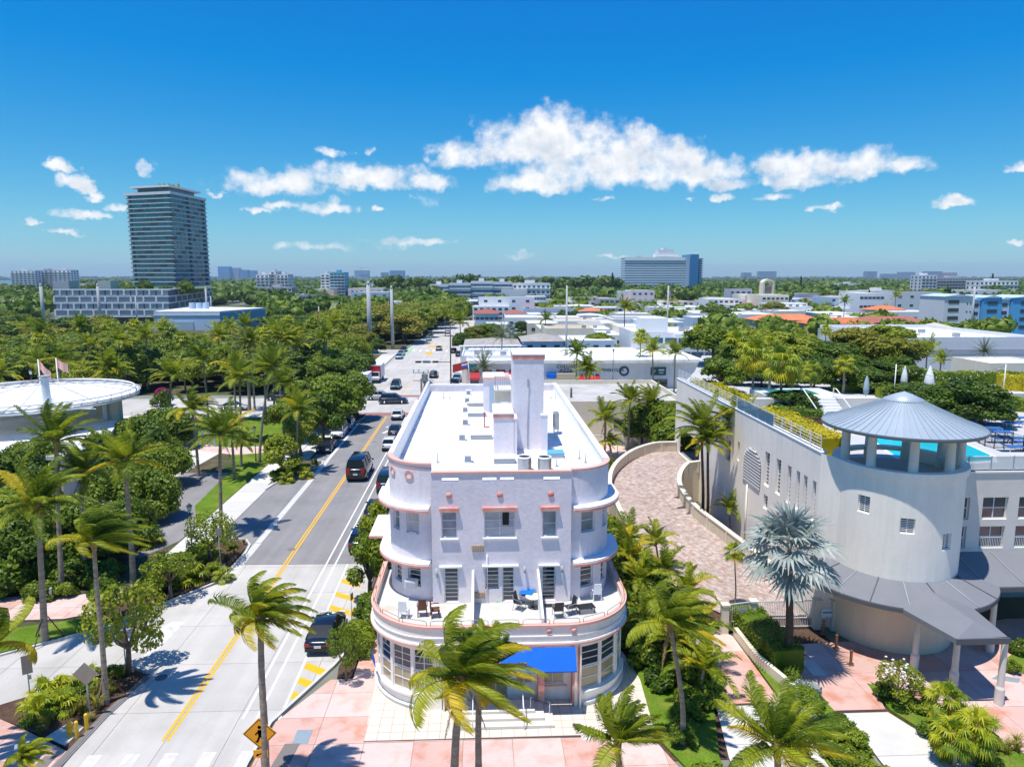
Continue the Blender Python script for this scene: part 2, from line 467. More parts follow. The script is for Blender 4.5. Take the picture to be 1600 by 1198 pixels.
yellowp  = M('yellow_road_paint', (.80,.42,.018), .7, .2, n1=.05, s1=3, col2=(.62,.42,.10), mixs=2.5, mixlo=.55, mixhi=.8)
whitep   = M('white_road_paint', (.80,.80,.78), .7, .2, n1=.05, s1=3, col2=(.58,.56,.52), mixs=2.5, mixlo=.52, mixhi=.8)
fadedp   = M('worn_white_road_paint', (.66,.65,.62), .7, .2, n1=.05, s1=3, col2=(.53,.505,.46), mixs=2.0, mixlo=.42, mixhi=.62)
greenp   = M('green_lane_paint', (.22,.55,.26), .8, .2, n1=.1, s1=1)
bluep    = M('blue_road_paint', (.06,.30,.52), .8, .2, n1=.1, s1=1)
grass    = M('lawn_grass', (.105,.185,.014), .95, .1, n1=.2, s1=.5, n2=.35, s2=14, bump=.5, bs=40, col2=(.16,.21,.03), mixs=.6)
mulch    = M('brown_mulch', (.10,.062,.042), .95, .1, n1=.3, s1=3, n2=.35, s2=18, bump=.6, bs=30)
soil     = M('leaf_litter_soil', (.12,.095,.06), .95, .1, n1=.3, s1=.8, n2=.3, s2=9, col2=(.06,.085,.025), mixs=.35)
cityland = M('distant_city_ground', (.20,.21,.17), .95, .1, n1=.3, s1=.02, col2=(.06,.095,.04), mixs=.012, n2=.2, s2=.15)
water    = M('bay_water', (.03,.20,.27), .25, .5, n1=.15, s1=.004)
beige    = M('beige_wall_paint', (.66,.58,.44), .85, .2, n1=.06, s1=.8, streak=.05)
cream    = M('cream_wall_paint', (.72,.66,.52), .85, .2, n1=.05, s1=.6, streak=.04)
tanlime  = M('tan_rendered_wall', (.88,.70,.50), .9, .2, n1=.05, s1=.6, bump=.3, bs=12, streak=.03)
greycol  = M('beige_grey_column', (.72,.67,.60), .8, .2, n1=.05, s1=1)
seam     = M('blue_grey_metal_roof', (.37,.43,.47), .42, .5, metal=.1, n1=.05, s1=.7, rnd=.06)
seamd    = M('dark_blue_grey_trim', (.15,.18,.20), .45, .5, metal=.2)
canvas   = M('grey_canopy_fabric', (.20,.205,.22), .75, .25, n1=.05, s1=.8)
canvasd  = M('dark_canopy_trim', (.11,.115,.125), .7, .25)
bluecv   = M('blue_awning_fabric', (.004,.13,.62), .65, .25, n1=.06, s1=2.0)
bluesun  = M('blue_lounger_fabric', (.035,.15,.42), .7, .25, n1=.05, s1=2)
bluetowel= M('blue_towel', (.01,.16,.58), .85, .1)
poolw    = M('pool_water', (.02,.52,.62), .08, .6, n1=.08, s1=.7, bump=.3, bs=3)
deckm    = M('pool_deck_concrete', (.50,.50,.49), .85, .2, n1=.05, s1=.5)
brownwd  = M('brown_wood_board', (.17,.07,.045), .8, .2, n1=.1, s1=3, rnd=.15)
metalg   = M('galvanised_metal', (.42,.43,.44), .4, .5, metal=.6, n1=.1, s1=3)
metald   = M('black_metal', (.03,.03,.032), .45, .4)
metalbr  = M('bronze_metal', (.28,.16,.08), .45, .4, metal=.5)
rust     = M('rusty_tan_metal', (.40,.28,.17), .7, .3, n1=.25, s1=6)
paleblue = M('pale_blue_door', (.38,.50,.58), .6, .3, n1=.05, s1=2)
bluewall = M('pale_blue_wall', (.46,.58,.70), .8, .2, n1=.05, s1=.3, rnd=.06)
midblue  = M('bright_blue_wall', (.10,.36,.62), .8, .2, n1=.05, s1=.2)
tealwall = M('turquoise_blue_wall', (.12,.38,.52), .8, .2, n1=.05, s1=.2)
greywall = M('grey_wall', (.40,.42,.45), .8, .2, n1=.06, s1=.3, rnd=.1)
farwhite = M('far_white_wall', (.70,.71,.72), .8, .2, n1=.05, s1=.1, rnd=.08)
orange   = M('orange_roof_tile', (.62,.20,.09), .85, .2, n1=.15, s1=.4, n2=.1, s2=3, rnd=.12)
redroof  = M('brown_red_roof_tile', (.34,.13,.09), .85, .2, n1=.12, s1=.5, rnd=.1)
tanroof  = M('sandy_gravel_roof', (.55,.46,.34), .85, .2, n1=.12, s1=.4, rnd=.1)
greenroof= M('pale_green_roof', (.56,.60,.45), .8, .2, n1=.06, s1=.2, rnd=.05)
tileroof = M('weathered_barrel_tile', (.36,.33,.30), .9, .2, n1=.2, s1=.6, n2=.15, s2=3)
trunkm   = M('palm_trunk_bark', (.30,.25,.19), .9, .15, n1=.12, s1=3, n2=.12, s2=9, bump=.6, bs=8, ring=.28)
trunkd   = M('dark_palm_trunk_bark', (.10,.075,.055), .95, .15, n1=.2, s1=6, bump=.6, bs=10)
barkm    = M('tree_bark', (.17,.13,.10), .95, .15, n1=.25, s1=4, bump=.5, bs=10)
fibre    = M('crown_fibre', (.30,.19,.09), .95, .1, n1=.3, s1=8)
conpole  = M('grey_concrete_pole', (.42,.43,.43), .75, .2, n1=.06, s1=.3)
galv     = M('yellow_hydrant_paint', (.80,.48,.02), .5, .4)
signy    = M('orange_yellow_sign_face', (.85,.36,.015), .5, .3)
signback = M('brown_grey_sign_back', (.34,.28,.22), .6, .3, n1=.1, s1=4)
black    = M('black_print', (.015,.015,.018), .6, .3)
navy     = M('navy_print', (.03,.06,.12), .6, .3)
rubber   = M('tyre_rubber', (.018,.018,.02), .8, .2)
rim      = M('wheel_rim_metal', (.45,.46,.47), .3, .5, metal=.8)
lampred  = M('red_tail_lamp', (.40,.012,.012), .25, .5)
lampwh   = M('clear_head_lamp', (.70,.72,.74), .15, .6)
plastic  = M('dark_trim_plastic', (.03,.03,.032), .6, .3)
carglass = M('car_window_glass', (.012,.016,.02), .12, .5)
plate    = M('pale_number_plate', (.65,.67,.68), .5, .3)
def paint(n, c): return M(n, c, .25, .5, coat=1.0, n1=.02, s1=.8)
p_black, p_navy, p_white = paint('black_car_paint', (.008,.010,.014)), paint('dark_blue_car_paint', (.010,.022,.050)), paint('white_car_paint', (.72,.73,.74))
p_grey, p_red, p_silver = paint('grey_car_paint', (.10,.11,.12)), paint('red_car_paint', (.45,.015,.02)), paint('silver_car_paint', (.42,.43,.44))
p_green, p_teal, p_yel = paint('dark_green_car_paint', (.02,.05,.045)), paint('pale_blue_car_paint', (.25,.38,.46)), paint('yellow_truck_paint', (.75,.42,.03))
def leafm(name, a, b, c, trans=.3, rough=.5, hue=.10):
 m = bpy.data.materials.new(name); m.use_nodes = True
 nt = m.node_tree; N, L = nt.nodes, nt.links; bs = N['Principled BSDF']
 g = N.new('ShaderNodeNewGeometry')
 n = N.new('ShaderNodeTexNoise'); n.inputs['Scale'].default_value = .55; n.inputs['Detail'].default_value = 3
 L.new(g.outputs['Position'], n.inputs['Vector'])
 add = N.new('ShaderNodeMath'); add.operation = 'ADD'
 rr = N.new('ShaderNodeMath'); rr.operation = 'MULTIPLY'; rr.inputs[1].default_value = .5
 L.new(g.outputs['Random Per Island'], rr.inputs[0]); L.new(n.outputs['Fac'], add.inputs[0]); L.new(rr.outputs[0], add.inputs[1])
 oi = N.new('ShaderNodeObjectInfo')
 o2 = N.new('ShaderNodeMath'); o2.operation = 'MULTIPLY_ADD'; o2.inputs[1].default_value = .5; o2.inputs[2].default_value = -.22
 L.new(oi.outputs['Random'], o2.inputs[0])
 ad2 = N.new('ShaderNodeMath'); ad2.operation = 'ADD'; L.new(add.outputs[0], ad2.inputs[0]); L.new(o2.outputs[0], ad2.inputs[1])
 cr = N.new('ShaderNodeValToRGB'); e = cr.color_ramp.elements
 e[0].position = .35; e[0].color = (*a, 1); e[1].position = 1.1 if False else 1.0; e[1].color = (*c, 1)
 k = e.new(.68); k.color = (*b, 1)
 L.new(ad2.outputs[0], cr.inputs[0])
 L.new(cr.outputs[0], bs.inputs['Base Color'])
 bs.inputs['Roughness'].default_value = rough; bs.inputs['Specular IOR Level'].default_value = .35
 t = N.new('ShaderNodeBsdfTranslucent'); L.new(cr.outputs[0], t.inputs['Color'])
 ms = N.new('ShaderNodeMixShader'); ms.inputs[0].default_value = trans
 L.new(bs.outputs[0], ms.inputs[1]); L.new(t.outputs[0], ms.inputs[2]); L.new(ms.outputs[0], N['Material Output'].inputs[0])
 return m
lf_green = leafm('green_leaves', (.045,.095,.008), (.10,.175,.010), (.21,.28,.018))
lf_dark  = leafm('dark_green_leaves', (.028,.062,.007), (.065,.125,.009), (.14,.21,.015))
lf_lite  = leafm('light_green_leaves', (.10,.17,.010), (.19,.26,.012), (.32,.36,.022))
lf_olive = leafm('olive_leaves', (.11,.14,.012), (.20,.22,.014), (.32,.29,.025))
lf_gold  = leafm('golden_hedge_leaves', (.22,.26,.010), (.46,.42,.010), (.66,.52,.015))
lf_hedge = leafm('hedge_leaves', (.07,.14,.010), (.15,.23,.012), (.26,.33,.02))
lf_grassy= leafm('ornamental_grass_leaves', (.13,.16,.015), (.25,.25,.025), (.38,.33,.06))
fr_green = leafm('palm_frond_green', (.075,.135,.011), (.19,.26,.015), (.40,.43,.022), .45, .42)
fr_yel   = leafm('palm_frond_yellow', (.22,.26,.010), (.42,.40,.012), (.66,.50,.02), .45, .45)
fr_brown = leafm('palm_frond_brown', (.18,.12,.05), (.27,.17,.07), (.38,.24,.09), .2, .7)
fr_silver= leafm('silver_fan_leaf', (.19,.235,.21), (.29,.345,.31), (.42,.47,.42), .2, .45)
fr_fan   = leafm('fan_leaf_green', (.10,.17,.010), (.25,.32,.013), (.50,.50,.022), .35, .45)
fr_date  = leafm('date_frond_greygreen', (.085,.11,.045), (.16,.19,.085), (.27,.29,.14), .25, .5)
flower_w = M('white_flower', (.80,.78,.72), .7, .2)
flower_m = M('magenta_flower', (.42,.02,.14), .7, .2)
flower_r = M('red_flower', (.65,.03,.03), .7, .2)
# ------------------------------------------------------------------ vegetation builders
def npmesh(name, V, Fq, mat, tri=None):
 me = bpy.data.meshes.new(name)
 V = np.asarray(V, dtype=np.float32); Fq = np.asarray(Fq, dtype=np.int32)
 k = Fq.shape[1]
 me.vertices.add(len(V)); me.vertices.foreach_set('co', V.ravel())
 me.loops.add(Fq.size); me.loops.foreach_set('vertex_index', Fq.ravel())
 me.polygons.add(len(Fq)); me.polygons.foreach_set('loop_start', np.arange(0, Fq.size, k, dtype=np.int32))
 try: me.polygons.foreach_set('loop_total', np.full(len(Fq), k, dtype=np.int32))
 except Exception: pass
 me.materials.append(mat); me.update(calc_edges=True)
 return me
def leaf_quads(rng, pts, nrm, size, aspect=.55):
 """one diamond-shaped leaf spray per point, facing roughly along nrm"""
 n = len(pts)
 nn = nrm + rng.normal(0, .55, (n, 3)); nn /= np.linalg.norm(nn, axis=1, keepdims=True) + 1e-9
 r = rng.normal(0, 1, (n, 3)); u = np.cross(nn, r); u /= np.linalg.norm(u, axis=1, keepdims=True) + 1e-9
 w = np.cross(nn, u)
 s = size * rng.uniform(.6, 1.35, (n, 1))
 a = pts + u*s; b = pts + w*s*aspect + nn*s*.12; c = pts - u*s; d = pts - w*s*aspect + nn*s*.12
 V = np.stack([a, b, c, d], 1).reshape(-1, 3)
 return V, np.arange(4*n).reshape(-1, 4)
def blob_pts(rng, blobs, n, depth=(.72, 1.06), bottom=-.55):
 tot = sum(b[3]**2 for b in blobs); P = []; Q = []
 C = np.array([b[:3] for b in blobs]); RR = np.array([b[3] for b in blobs]); ZS = np.array([b[4] for b in blobs])
 for b in blobs:
  k = max(4, int(n * b[3]**2 / tot * 1.5))
  d = rng.normal(0, 1, (k, 3)); d /= np.linalg.norm(d, axis=1, keepdims=True)
  d = d[d[:, 2] > bottom]
  rad = b[3] * rng.uniform(depth[0], depth[1], (len(d), 1)) * (1 + .16*(rng.random((len(d), 1)) > .8) + .12*np.sin(d[:, :1]*7+b[0]*3)*np.cos(d[:, 1:2]*6+b[1]))
  p = np.array(b[:3]) + d*rad*np.array([1, 1, b[4]])
  P.append(p); Q.append(d)
 P = np.concatenate(P); Q = np.concatenate(Q)
 keep = np.ones(len(P), bool)
 for c, r, z in zip(C, RR, ZS):
  dd = (P-c)/np.array([1, 1, z]); keep &= (np.linalg.norm(dd, axis=1) > r*.66)
 return P[keep], Q[keep]
def core_quads(blobs, k=.74, n=7, m=5):
 V = []; Fq = []
 for b in blobs:
  base = len(V)
  for i in range(m+1):
   th = math.pi*i/m
   for j in range(n):
    ph = 2*math.pi*j/n
    V.append((b[0]+b[3]*k*math.sin(th)*math.cos(ph), b[1]+b[3]*k*math.sin(th)*math.sin(ph), b[2]+b[3]*k*b[4]*math.cos(th)))
  for i in range(m):
   for j in range(n):
    Fq.append((base+i*n+j, base+(i+1)*n+j, base+(i+1)*n+(j+1) % n, base+i*n+(j+1) % n))
 return np.array(V), np.array(Fq)
def make_blobs(rng, h, rad, n, flat=.62, low=.42):
 """sub-crowns of one tree of height h and crown radius rad"""
 bl = []
 for i in range(n):
  a = rng.uniform(0, 2*math.pi); q = math.sqrt(rng.uniform(.02, 1))
  r = rad*rng.uniform(.20, .47)
  x, y = math.cos(a)*q*(rad-r), math.sin(a)*q*(rad-r)
  top = h - r*flat - (q**2)*(h*(1-low))*.45*rng.uniform(.6, 1.3)
  bl.append((x, y, max(top, h*low), r, flat*rng.uniform(.9, 1.25)))
 for i in range(max(2, n//3)):
  a = rng.uniform(0, 2*math.pi); r = rad*rng.uniform(.28, .4)
  bl.append((math.cos(a)*(rad-r), math.sin(a)*(rad-r), h*low+r*.2, r, .8))
 return bl
def tree_mesh(seed, h, rad, nb, nl, ls, mat, flat=.62, low=.42, core=.6, bottom=-.7):
 rng = np.random.default_rng(seed)
 bl = make_blobs(rng, h, rad, nb, flat, low)
 P, Q = blob_pts(rng, bl, nl, bottom=bottom)
 Q[:, 2] += .35
 V, Fq = leaf_quads(rng, P, Q, ls)
 if core:
  cv, cf = core_quads(bl, core)
  Fq = np.concatenate([Fq, cf+len(V)]); V = np.concatenate([V, cv])
 crown = npmesh('crown', V, Fq, mat)
 mb = MB(); tr = .035*h*rng.uniform(.8, 1.2)
 fork = (rng.normal(0, .15), rng.normal(0, .15), h*low*.75)
 mb.tube([(0, 0, -.1), (fork[0]*.5, fork[1]*.3, fork[2]*.5), fork], [tr*1.25, tr, tr*.85], 7)
 for b in bl[:7]:
  mid = ((fork[0]+b[0])/2+rng.normal(0, .1), (fork[1]+b[1])/2, (fork[2]+b[2])/2-.05*h)
  mb.tube([fork, mid, (b[0], b[1], b[2])], [tr*.6, tr*.4, tr*.15], 5)
 return crown, mb.mesh('trunk', barkm)
TREES = {}
def tree_kind(key, n, **k):
 TREES[key] = [tree_mesh(sum(map(ord, key))*7 + i, **k) for i in range(n)]
tree_kind('broad',  5, h=8, rad=4.4, nb=17, nl=6400, ls=.28, mat=lf_green)
tree_kind('dark',   4, h=7, rad=3.8, nb=15, nl=6200, ls=.25, mat=lf_dark, flat=.75, low=.3)
tree_kind('lite',   4, h=9, rad=5.6, nb=19, nl=7600, ls=.29, mat=lf_lite, flat=.45, low=.5)
tree_kind('olive',  3, h=8, rad=4.8, nb=16, nl=6200, ls=.28, mat=lf_olive, flat=.5)
tree_kind('grape',  4, h=5.2, rad=3.6, nb=17, nl=8000, ls=.18, mat=lf_green, flat=.8, low=.25)
tree_kind('street', 3, h=5.0, rad=2.0, nb=11, nl=2800, ls=.15, mat=lf_lite, flat=.9, low=.35, core=.35, bottom=-1)
tree_kind('sparse', 3, h=3.9, rad=1.9, nb=10, nl=1700, ls=.105, mat=lf_lite, flat=.8, low=.42, core=0, bottom=-1)
tree_kind('shrub',  4, h=1.5, rad=1.2, nb=8, nl=1700, ls=.11, mat=lf_green, flat=.8, low=.2)
tree_kind('shrubl', 3, h=1.3, rad=1.1, nb=8, nl=1500, ls=.10, mat=lf_hedge, flat=.8, low=.2)
VR = random.Random(11)
def tree(kind, x, y, h, label, group=None, z=0.0, rad=None, name='tree', cat='tree'):
 """a tree thing: trunk and crown, scaled to height h"""
 cr, tr = VR.choice(TREES[kind])
 base = {'broad': 8, 'dark': 7, 'lite': 9, 'olive': 8, 'grape': 5.2, 'street': 5, 'sparse': 3.9, 'shrub': 1.5, 'shrubl': 1.3}[kind]
 r0 = {'broad': 4.4, 'dark': 3.8, 'lite': 5.6, 'olive': 4.8, 'grape': 3.6, 'street': 2, 'sparse': 1.9, 'shrub': 1.2, 'shrubl': 1.1}[kind]
 k = h/base; kx = (rad/r0) if rad else k*VR.uniform(.92, 1.12)
 e = empty(name, (x, y, z), VR.uniform(0, 6.28), label, cat, group)
 e.scale = (kx, kx, k)
 inst('trunk', tr, e); inst('crown', cr, e)
 return e
def where(x, y):
 c, s = math.cos(YAW), math.sin(YAW); px = 800 + F*(x*c-y*s)/(x*s+y*c)
 for lim, t in ((0, ''), (70, ', at the left edge of the picture'), (150, ', above the mast of the bandshell'), (215, ', above the right tip of the bandshell roof'), (280, ', below the glass tower'), (345, ', below the pale blue warehouse'), (420, ', right below the teal side of the warehouse'), (500, ', left of the far car park'), (560, ', just left of the thickest concrete pole'), (640, ', beside the two tall concrete poles'),
  (760, ', by the far street'), (900, ', above the hotel roof'), (1050, ', above the shop row'), (1150, ', below the slab tower'), (1250, ', above the golden hedges'), (1350, ', left of the gazebo roof'), (1450, ', above the gazebo roof'), (1560, ', right of the gazebo roof'), (1e9, ', at the right edge of the picture')):
  if px < lim: return t
WIND = Vector((0.95, -0.25, 0.0))
def frond_geo(rng, L, az, pitch, grav=1.0, wind=0.0, nl=40, leaf=.62, droop=.5, width=.055, seg=11, vang=.35, dense=1.0):
 """coconut-type feather leaf: arching midrib with drooping leaflets (crown origin at 0)"""
 d = Vector((math.cos(az)*math.cos(pitch), math.sin(az)*math.cos(pitch), math.sin(pitch)))
 p = Vector((0, 0, 0)); pts = [p.copy()]; ds = [d.copy()]
 st = L/seg
 for i in range(seg):
  t = (i+1)/seg
  d = d + Vector((0, 0, -1))*grav*.17*t*(1.1-.4*abs(d.z)) + WIND*wind*.15*t
  d.normalize(); p = p + d*st; pts.append(p.copy()); ds.append(d.copy())
 V = []; Fq = []
 def quad(a, b, c, e):
  k = len(V); V.extend([a[:], b[:], c[:], e[:]]); Fq.append((k, k+1, k+2, k+3))
 up = Vector((0, 0, 1))
 for i in range(seg):
  w0 = .035*(1-i/seg)+.008; w1 = .035*(1-(i+1)/seg)+.008
  s0 = ds[i].cross(up); s0 = s0.normalized() if s0.length > .05 else Vector((1, 0, 0))
  quad(pts[i]-s0*w0, pts[i]+s0*w0, pts[i+1]+s0*w1, pts[i+1]-s0*w1)
  quad(pts[i]+up*w0, pts[i]-up*w0, pts[i+1]-up*w1, pts[i+1]+up*w1)
 for j in range(nl):
  t = .12 + .88*(j+rng.random()*.5)/nl
  f = t*seg; i = min(seg-1, int(f)); q = f-i
  base = pts[i].lerp(pts[i+1], q); dd = ds[i].lerp(ds[i+1], q).normalized()
  side = dd.cross(up)
  side = side.normalized() if side.length > .08 else Vector((math.sin(az), -math.cos(az), 0))
  nrm = side.cross(dd).normalized()
  ll = leaf*L/3.8*(math.sin(math.pi*min(1, t*.84+.14))**.55)*rng.uniform(.85, 1.1)
  for s in (-1, 1):
   v = (side*s*(1-.35*t) + dd*(.45+.6*t) + nrm*vang*(1-t) + WIND*wind*.35 + Vector((0, 0, -droop*.25))).normalized()
   v2 = (v + Vector((0, 0, -droop*rng.uniform(.6, 1.3))) + WIND*wind*.3).normalized()
   w = (dd*.8+nrm*rng.uniform(-.5, .5)).normalized()*width*.5
   m = base + v*ll*.5; e = m + v2*ll*.55
   quad(base-w*.7, base+w*.7, m+w, m-w)
   quad(m-w, m+w, e+w*.15, e-w*.15)
 return V, Fq
def fan_geo(rng, az, pitch, pet, rad, nseg=26, spread=300, droop=.3, fold=.25, cup=.15, wind=0.0):
 """costapalmate fan leaf on a petiole"""
 d = Vector((math.cos(az)*math.cos(pitch), math.sin(az)*math.cos(pitch), math.sin(pitch)))
 tip = d*pet + Vector((0, 0, -.12*pet*pet))
 V = []; Fq = []
 def quad(a, b, c, e):
  k = len(V); V.extend([a[:], b[:], c[:], e[:]]); Fq.append((k, k+1, k+2, k+3))
 up = Vector((0, 0, 1)); side = d.cross(up)
 side = side.normalized() if side.length > .1 else Vector((math.sin(az), -math.cos(az), 0))
 mid = d*pet*.5 + Vector((0, 0, .02))
 for a, b in ((Vector((0, 0, 0)), mid), (mid, tip)):
  quad(a-side*.025, a+side*.025, b+side*.02, b-side*.02)
  quad(a-up*.02, a+up*.02, b+up*.02, b-up*.02)
 dd = (d + Vector((0, 0, -.45))).normalized()
 nrm = side.cross(dd).normalized()
 for i in range(nseg):
  a = R(-spread/2 + spread*(i+.5)/nseg)
  u = (dd*math.cos(a) + side*math.sin(a)).normalized()
  u = (u + nrm*cup*(1 if abs(a) > .4 else .5) + WIND*wind*.2).normalized()
  w = nrm.cross(u).normalized()*(rad*math.pi*spread/360/nseg)*.5
  rr = rad*(1-.22*(abs(a)/math.pi))*rng.uniform(.9, 1.06)
  m = tip + u*rr*.55; e = tip + (u + Vector((0, 0, -droop*rng.uniform(.5, 1.4)))).normalized()*rr
  fo = nrm*fold*rad*.05*(1 if i % 2 else -1)
  quad(tip-w*.15, tip+w*.15, m+w+fo, m-w-fo)
  quad(m-w-fo, m+w+fo, e+w*.12, e-w*.12)
 return V, Fq
def crown_fronds(kind, seed, L=3.8, n=20, wind=0.0, **k):
 """list of (mesh, ) for the leaves of one palm crown"""
 rng = random.Random(seed); out = []
 for i in range(n):
  f = (i+.5)/n
  az_ = i*2.39996 + rng.uniform(-.25, .25)
  if kind == 'coco':
   pitch = R(86 - k.get('span', 88)*f**.9 + rng.uniform(-8, 8))
   V, Fq = frond_geo(rng, L*rng.uniform(.85, 1.08)*(.8 if f < .12 else 1), az_, pitch, grav=k.get('grav', 1.05), wind=wind, nl=k.get('nl', 66), leaf=k.get('leaf', .80), droop=k.get('droop', .7), width=k.get('width', .052))
   if f > .93 and seed % 2 and rng.random() < .7:
    V, Fq = frond_geo(rng, L*.75, az_, R(-62), grav=.6, wind=0, nl=26, leaf=.45, droop=1.2, width=.04); out.append(npmesh('frond', V, Fq, fr_brown)); continue
   m = fr_yel if (f > .78 and rng.random() < k.get('yel', .7)) or rng.random() < k.get('yel', .7)*.12 else fr_green
  elif kind == 'date':
   pitch = R(84 - 112*f + rng.uniform(-6, 6))
   V, Fq = frond_geo(rng, L*rng.uniform(.9, 1.05), az_, pitch, grav=.55, wind=0, nl=k.get('nl', 44), leaf=.40, droop=.05, width=.05, vang=.5)
   m = fr_date
  elif kind == 'plume':
   pitch = R(80 - 75*f + rng.uniform(-8, 8))
   V, Fq = frond_geo(rng, L*rng.uniform(.85, 1.05), az_, pitch, grav=1.5, wind=wind*.3, nl=k.get('nl', 26), leaf=k.get('leaf', 1.0), droop=.35, width=.09, vang=.55)
   m = fr_green if rng.random() > .1 else fr_yel
  elif kind == 'silver':
   pitch = R(88 - 108*f + rng.uniform(-6, 6))
   V, Fq = fan_geo(rng, az_, pitch, k.get('pet', 1.15), k.get('rad', 1.25), 26, 290, .3, .5, .22)
   m = fr_silver
  elif kind == 'fan':
   pitch = R(82 - 130*f + rng.uniform(-8, 8))
   V, Fq = fan_geo(rng, az_, pitch, k.get('pet', .9), k.get('rad', .8), k.get('seg', 22), 300, .55, .3, .1, wind)
   m = fr_yel if (f > .7 and rng.random() < k.get('yel', .4)) else fr_fan
  out.append(npmesh('frond', V, Fq, m))
 return out
def joined_crown(kind, seed, mat=None, **k):
 ms = crown_fronds(kind, seed, **k)
 V = []; Fq = []; mi = []; mats = []
 for m in ms:
  b = len(V); V += [v.co[:] for v in m.vertices]; Fq += [tuple(i+b for i in p.vertices) for p in m.polygons]
  mt = mat or m.materials[0]
  if mt not in mats: mats.append(mt)
  mi += [mats.index(mt)]*len(m.polygons); bpy.data.meshes.remove(m)
 me = npmesh('crown', V, Fq, mats[0])
 for x in mats[1:]: me.materials.append(x)
 me.polygons.foreach_set('material_index', mi)
 return me
def palm_trunk(path, r0, r1, mat, name='trunk', parent=None, bulge=1.35, n=9):
 mb = MB(); k = max(8, int((Vector(path[-1])-Vector(path[0])).length*3))
 pts = [Vector(p) for p in path]; P = []; RR = []
 for i in range(k+1):
  t = i/k*(len(pts)-1); j = min(len(pts)-2, int(t)); q = t-j
  a = pts[max(j-1, 0)]; b = pts[j]; c = pts[j+1]; d = pts[min(j+2, len(pts)-1)]
  P.append(.5*((2*b) + (c-a)*q + (2*a-5*b+4*c-d)*q*q + (3*b-a-3*c+d)*q**3))
  f = i/k
  RR.append((r0 + (r1-r0)*f)*(1+(bulge-1)*math.exp(-f*9))*(1+.06*(i % 2)))
 mb.tube(P, RR, n)
 return mb.build(name, mat, parent)
CROWNS = {}
def palm(x, y, h, label, group=None, kind='coco', crown='c0', lean=(0, 0), r=.16, rot=0.0, sc=1.0, z=0.0, braced=False, parts=True, mat=None, name=None, mound=False):
 """palm thing: trunk, fibrous crown shaft and every frond a part"""
 nm = name or {'coco': 'coconut_palm', 'silver': 'silver_fan_palm', 'fan': 'fan_palm', 'date': 'date_palm', 'plume': 'christmas_palm'}[kind]
 e = empty(nm, (x, y, z), 0, label, 'palm tree', group)
 lx, ly = lean
 top = (lx, ly, h)
 palm_trunk([(0, 0, -.15), (lx*.2+.05, ly*.2, h*.33), (lx*.55, ly*.55, h*.68), top], r, r*.68, mat or (trunkd if kind == 'silver' else trunkm), parent=e)
 C = CROWNS[crown]
 if parts:
  for m in C['fronds']:
   inst('frond', m, e, top, rot, sc)
  if kind in ('coco', 'date', 'fan'):
   MB().lathe(0, 0, [(r*.7, -.55), (r*1.25, -.2), (r*1.35, .05), (r*.5, .35)], 9).build('crown_shaft', fibre, e, top)
 else:
  inst('crown', C['joined'], e, top, rot, sc)
 if braced:
  for k in range(3):
   a = k*2.094+.5
   MB().tube([(lx*.2+math.cos(a)*r, ly*.2+math.sin(a)*r, 1.5), (math.cos(a)*1.0, math.sin(a)*1.0, 0)], .035, 5).build('brace', barkm if k else brownwd, e)
 return e
for nm, kw in {'c0': dict(seed=3, wind=2.4, n=25, L=2.75, yel=1, leaf=.95), 'c1': dict(seed=8, wind=1.3, n=24, L=3.1, yel=.6, leaf=.85), 'c2': dict(seed=15, wind=.7, n=26, L=3.3, yel=.3, span=98),
   'c3': dict(seed=23, wind=2.8, n=24, L=2.7, yel=1.0, leaf=.95), 'c4': dict(seed=31, wind=1.0, n=25, L=3.2, yel=.25, span=95), 'c5': dict(seed=47, wind=2.1, n=27, L=3.0, yel=.9, leaf=.95, span=98),
   'y0': dict(seed=53, wind=1.9, n=22, L=2.6, yel=.8, droop=.9, leaf=.95)}.items():
 CROWNS[nm] = {'fronds': crown_fronds('coco', **kw)}
CROWNS['silver'] = {'fronds': crown_fronds('silver', 5, n=21, rad=1.15, pet=1.2)}
CROWNS['fan'] = {'fronds': crown_fronds('fan', 6, n=20)}
CROWNS['fanb'] = {'fronds': crown_fronds('fan', 9, n=22, pet=1.1, rad=1.0, wind=.5, seg=26)}
CROWNS['date'] = {'fronds': crown_fronds('date', 7, n=40, L=3.0)}
CROWNS['plume'] = {'fronds': crown_fronds('plume', 12, n=13, L=2.2, leaf=.8)}
CROWNS['plume2'] = {'fronds': crown_fronds('plume', 19, n=12, L=2.4, leaf=.85)}
for i in range(4): CROWNS['j%d' % i] = {'joined': joined_crown('coco', 60+i, n=20, L=3.6, nl=20, width=.17, leaf=.85, wind=.5+.3*i, yel=.2+.12*i)}
for i in range(2): CROWNS['jf%d' % i] = {'joined': joined_crown('fan', 70+i, n=22, seg=14, pet=1.0, rad=1.0)}
CROWNS['jd'] = {'joined': joined_crown('date', 80, n=38, L=2.9, nl=24)}
def fan_clump(x, y, label, group=None, n=12, rad=.5, pet=.5, z=0.0, sc=1.0, seed=0, yel=.2, name='fan_palm_shrub', h=.3):
 """low clump of fan leaves, each leaf a part"""
 e = empty(name, (x, y, z), VR.uniform(0, 6.28), label, 'palm shrub', group)
 key = 'clump%d' % (seed % 3)
 if key not in CROWNS: CROWNS[key] = {'fronds': crown_fronds('fan', 90+seed % 3, n=16, pet=.62, rad=.5, seg=16, yel=yel)}
 MB().tube([(0, 0, -.05), (0, 0, h)], [.09, .07], 6).build('stem', trunkm, e)
 for m in CROWNS[key]['fronds'][:n]: inst('frond', m, e, (0, 0, h), 0, sc)
 return e
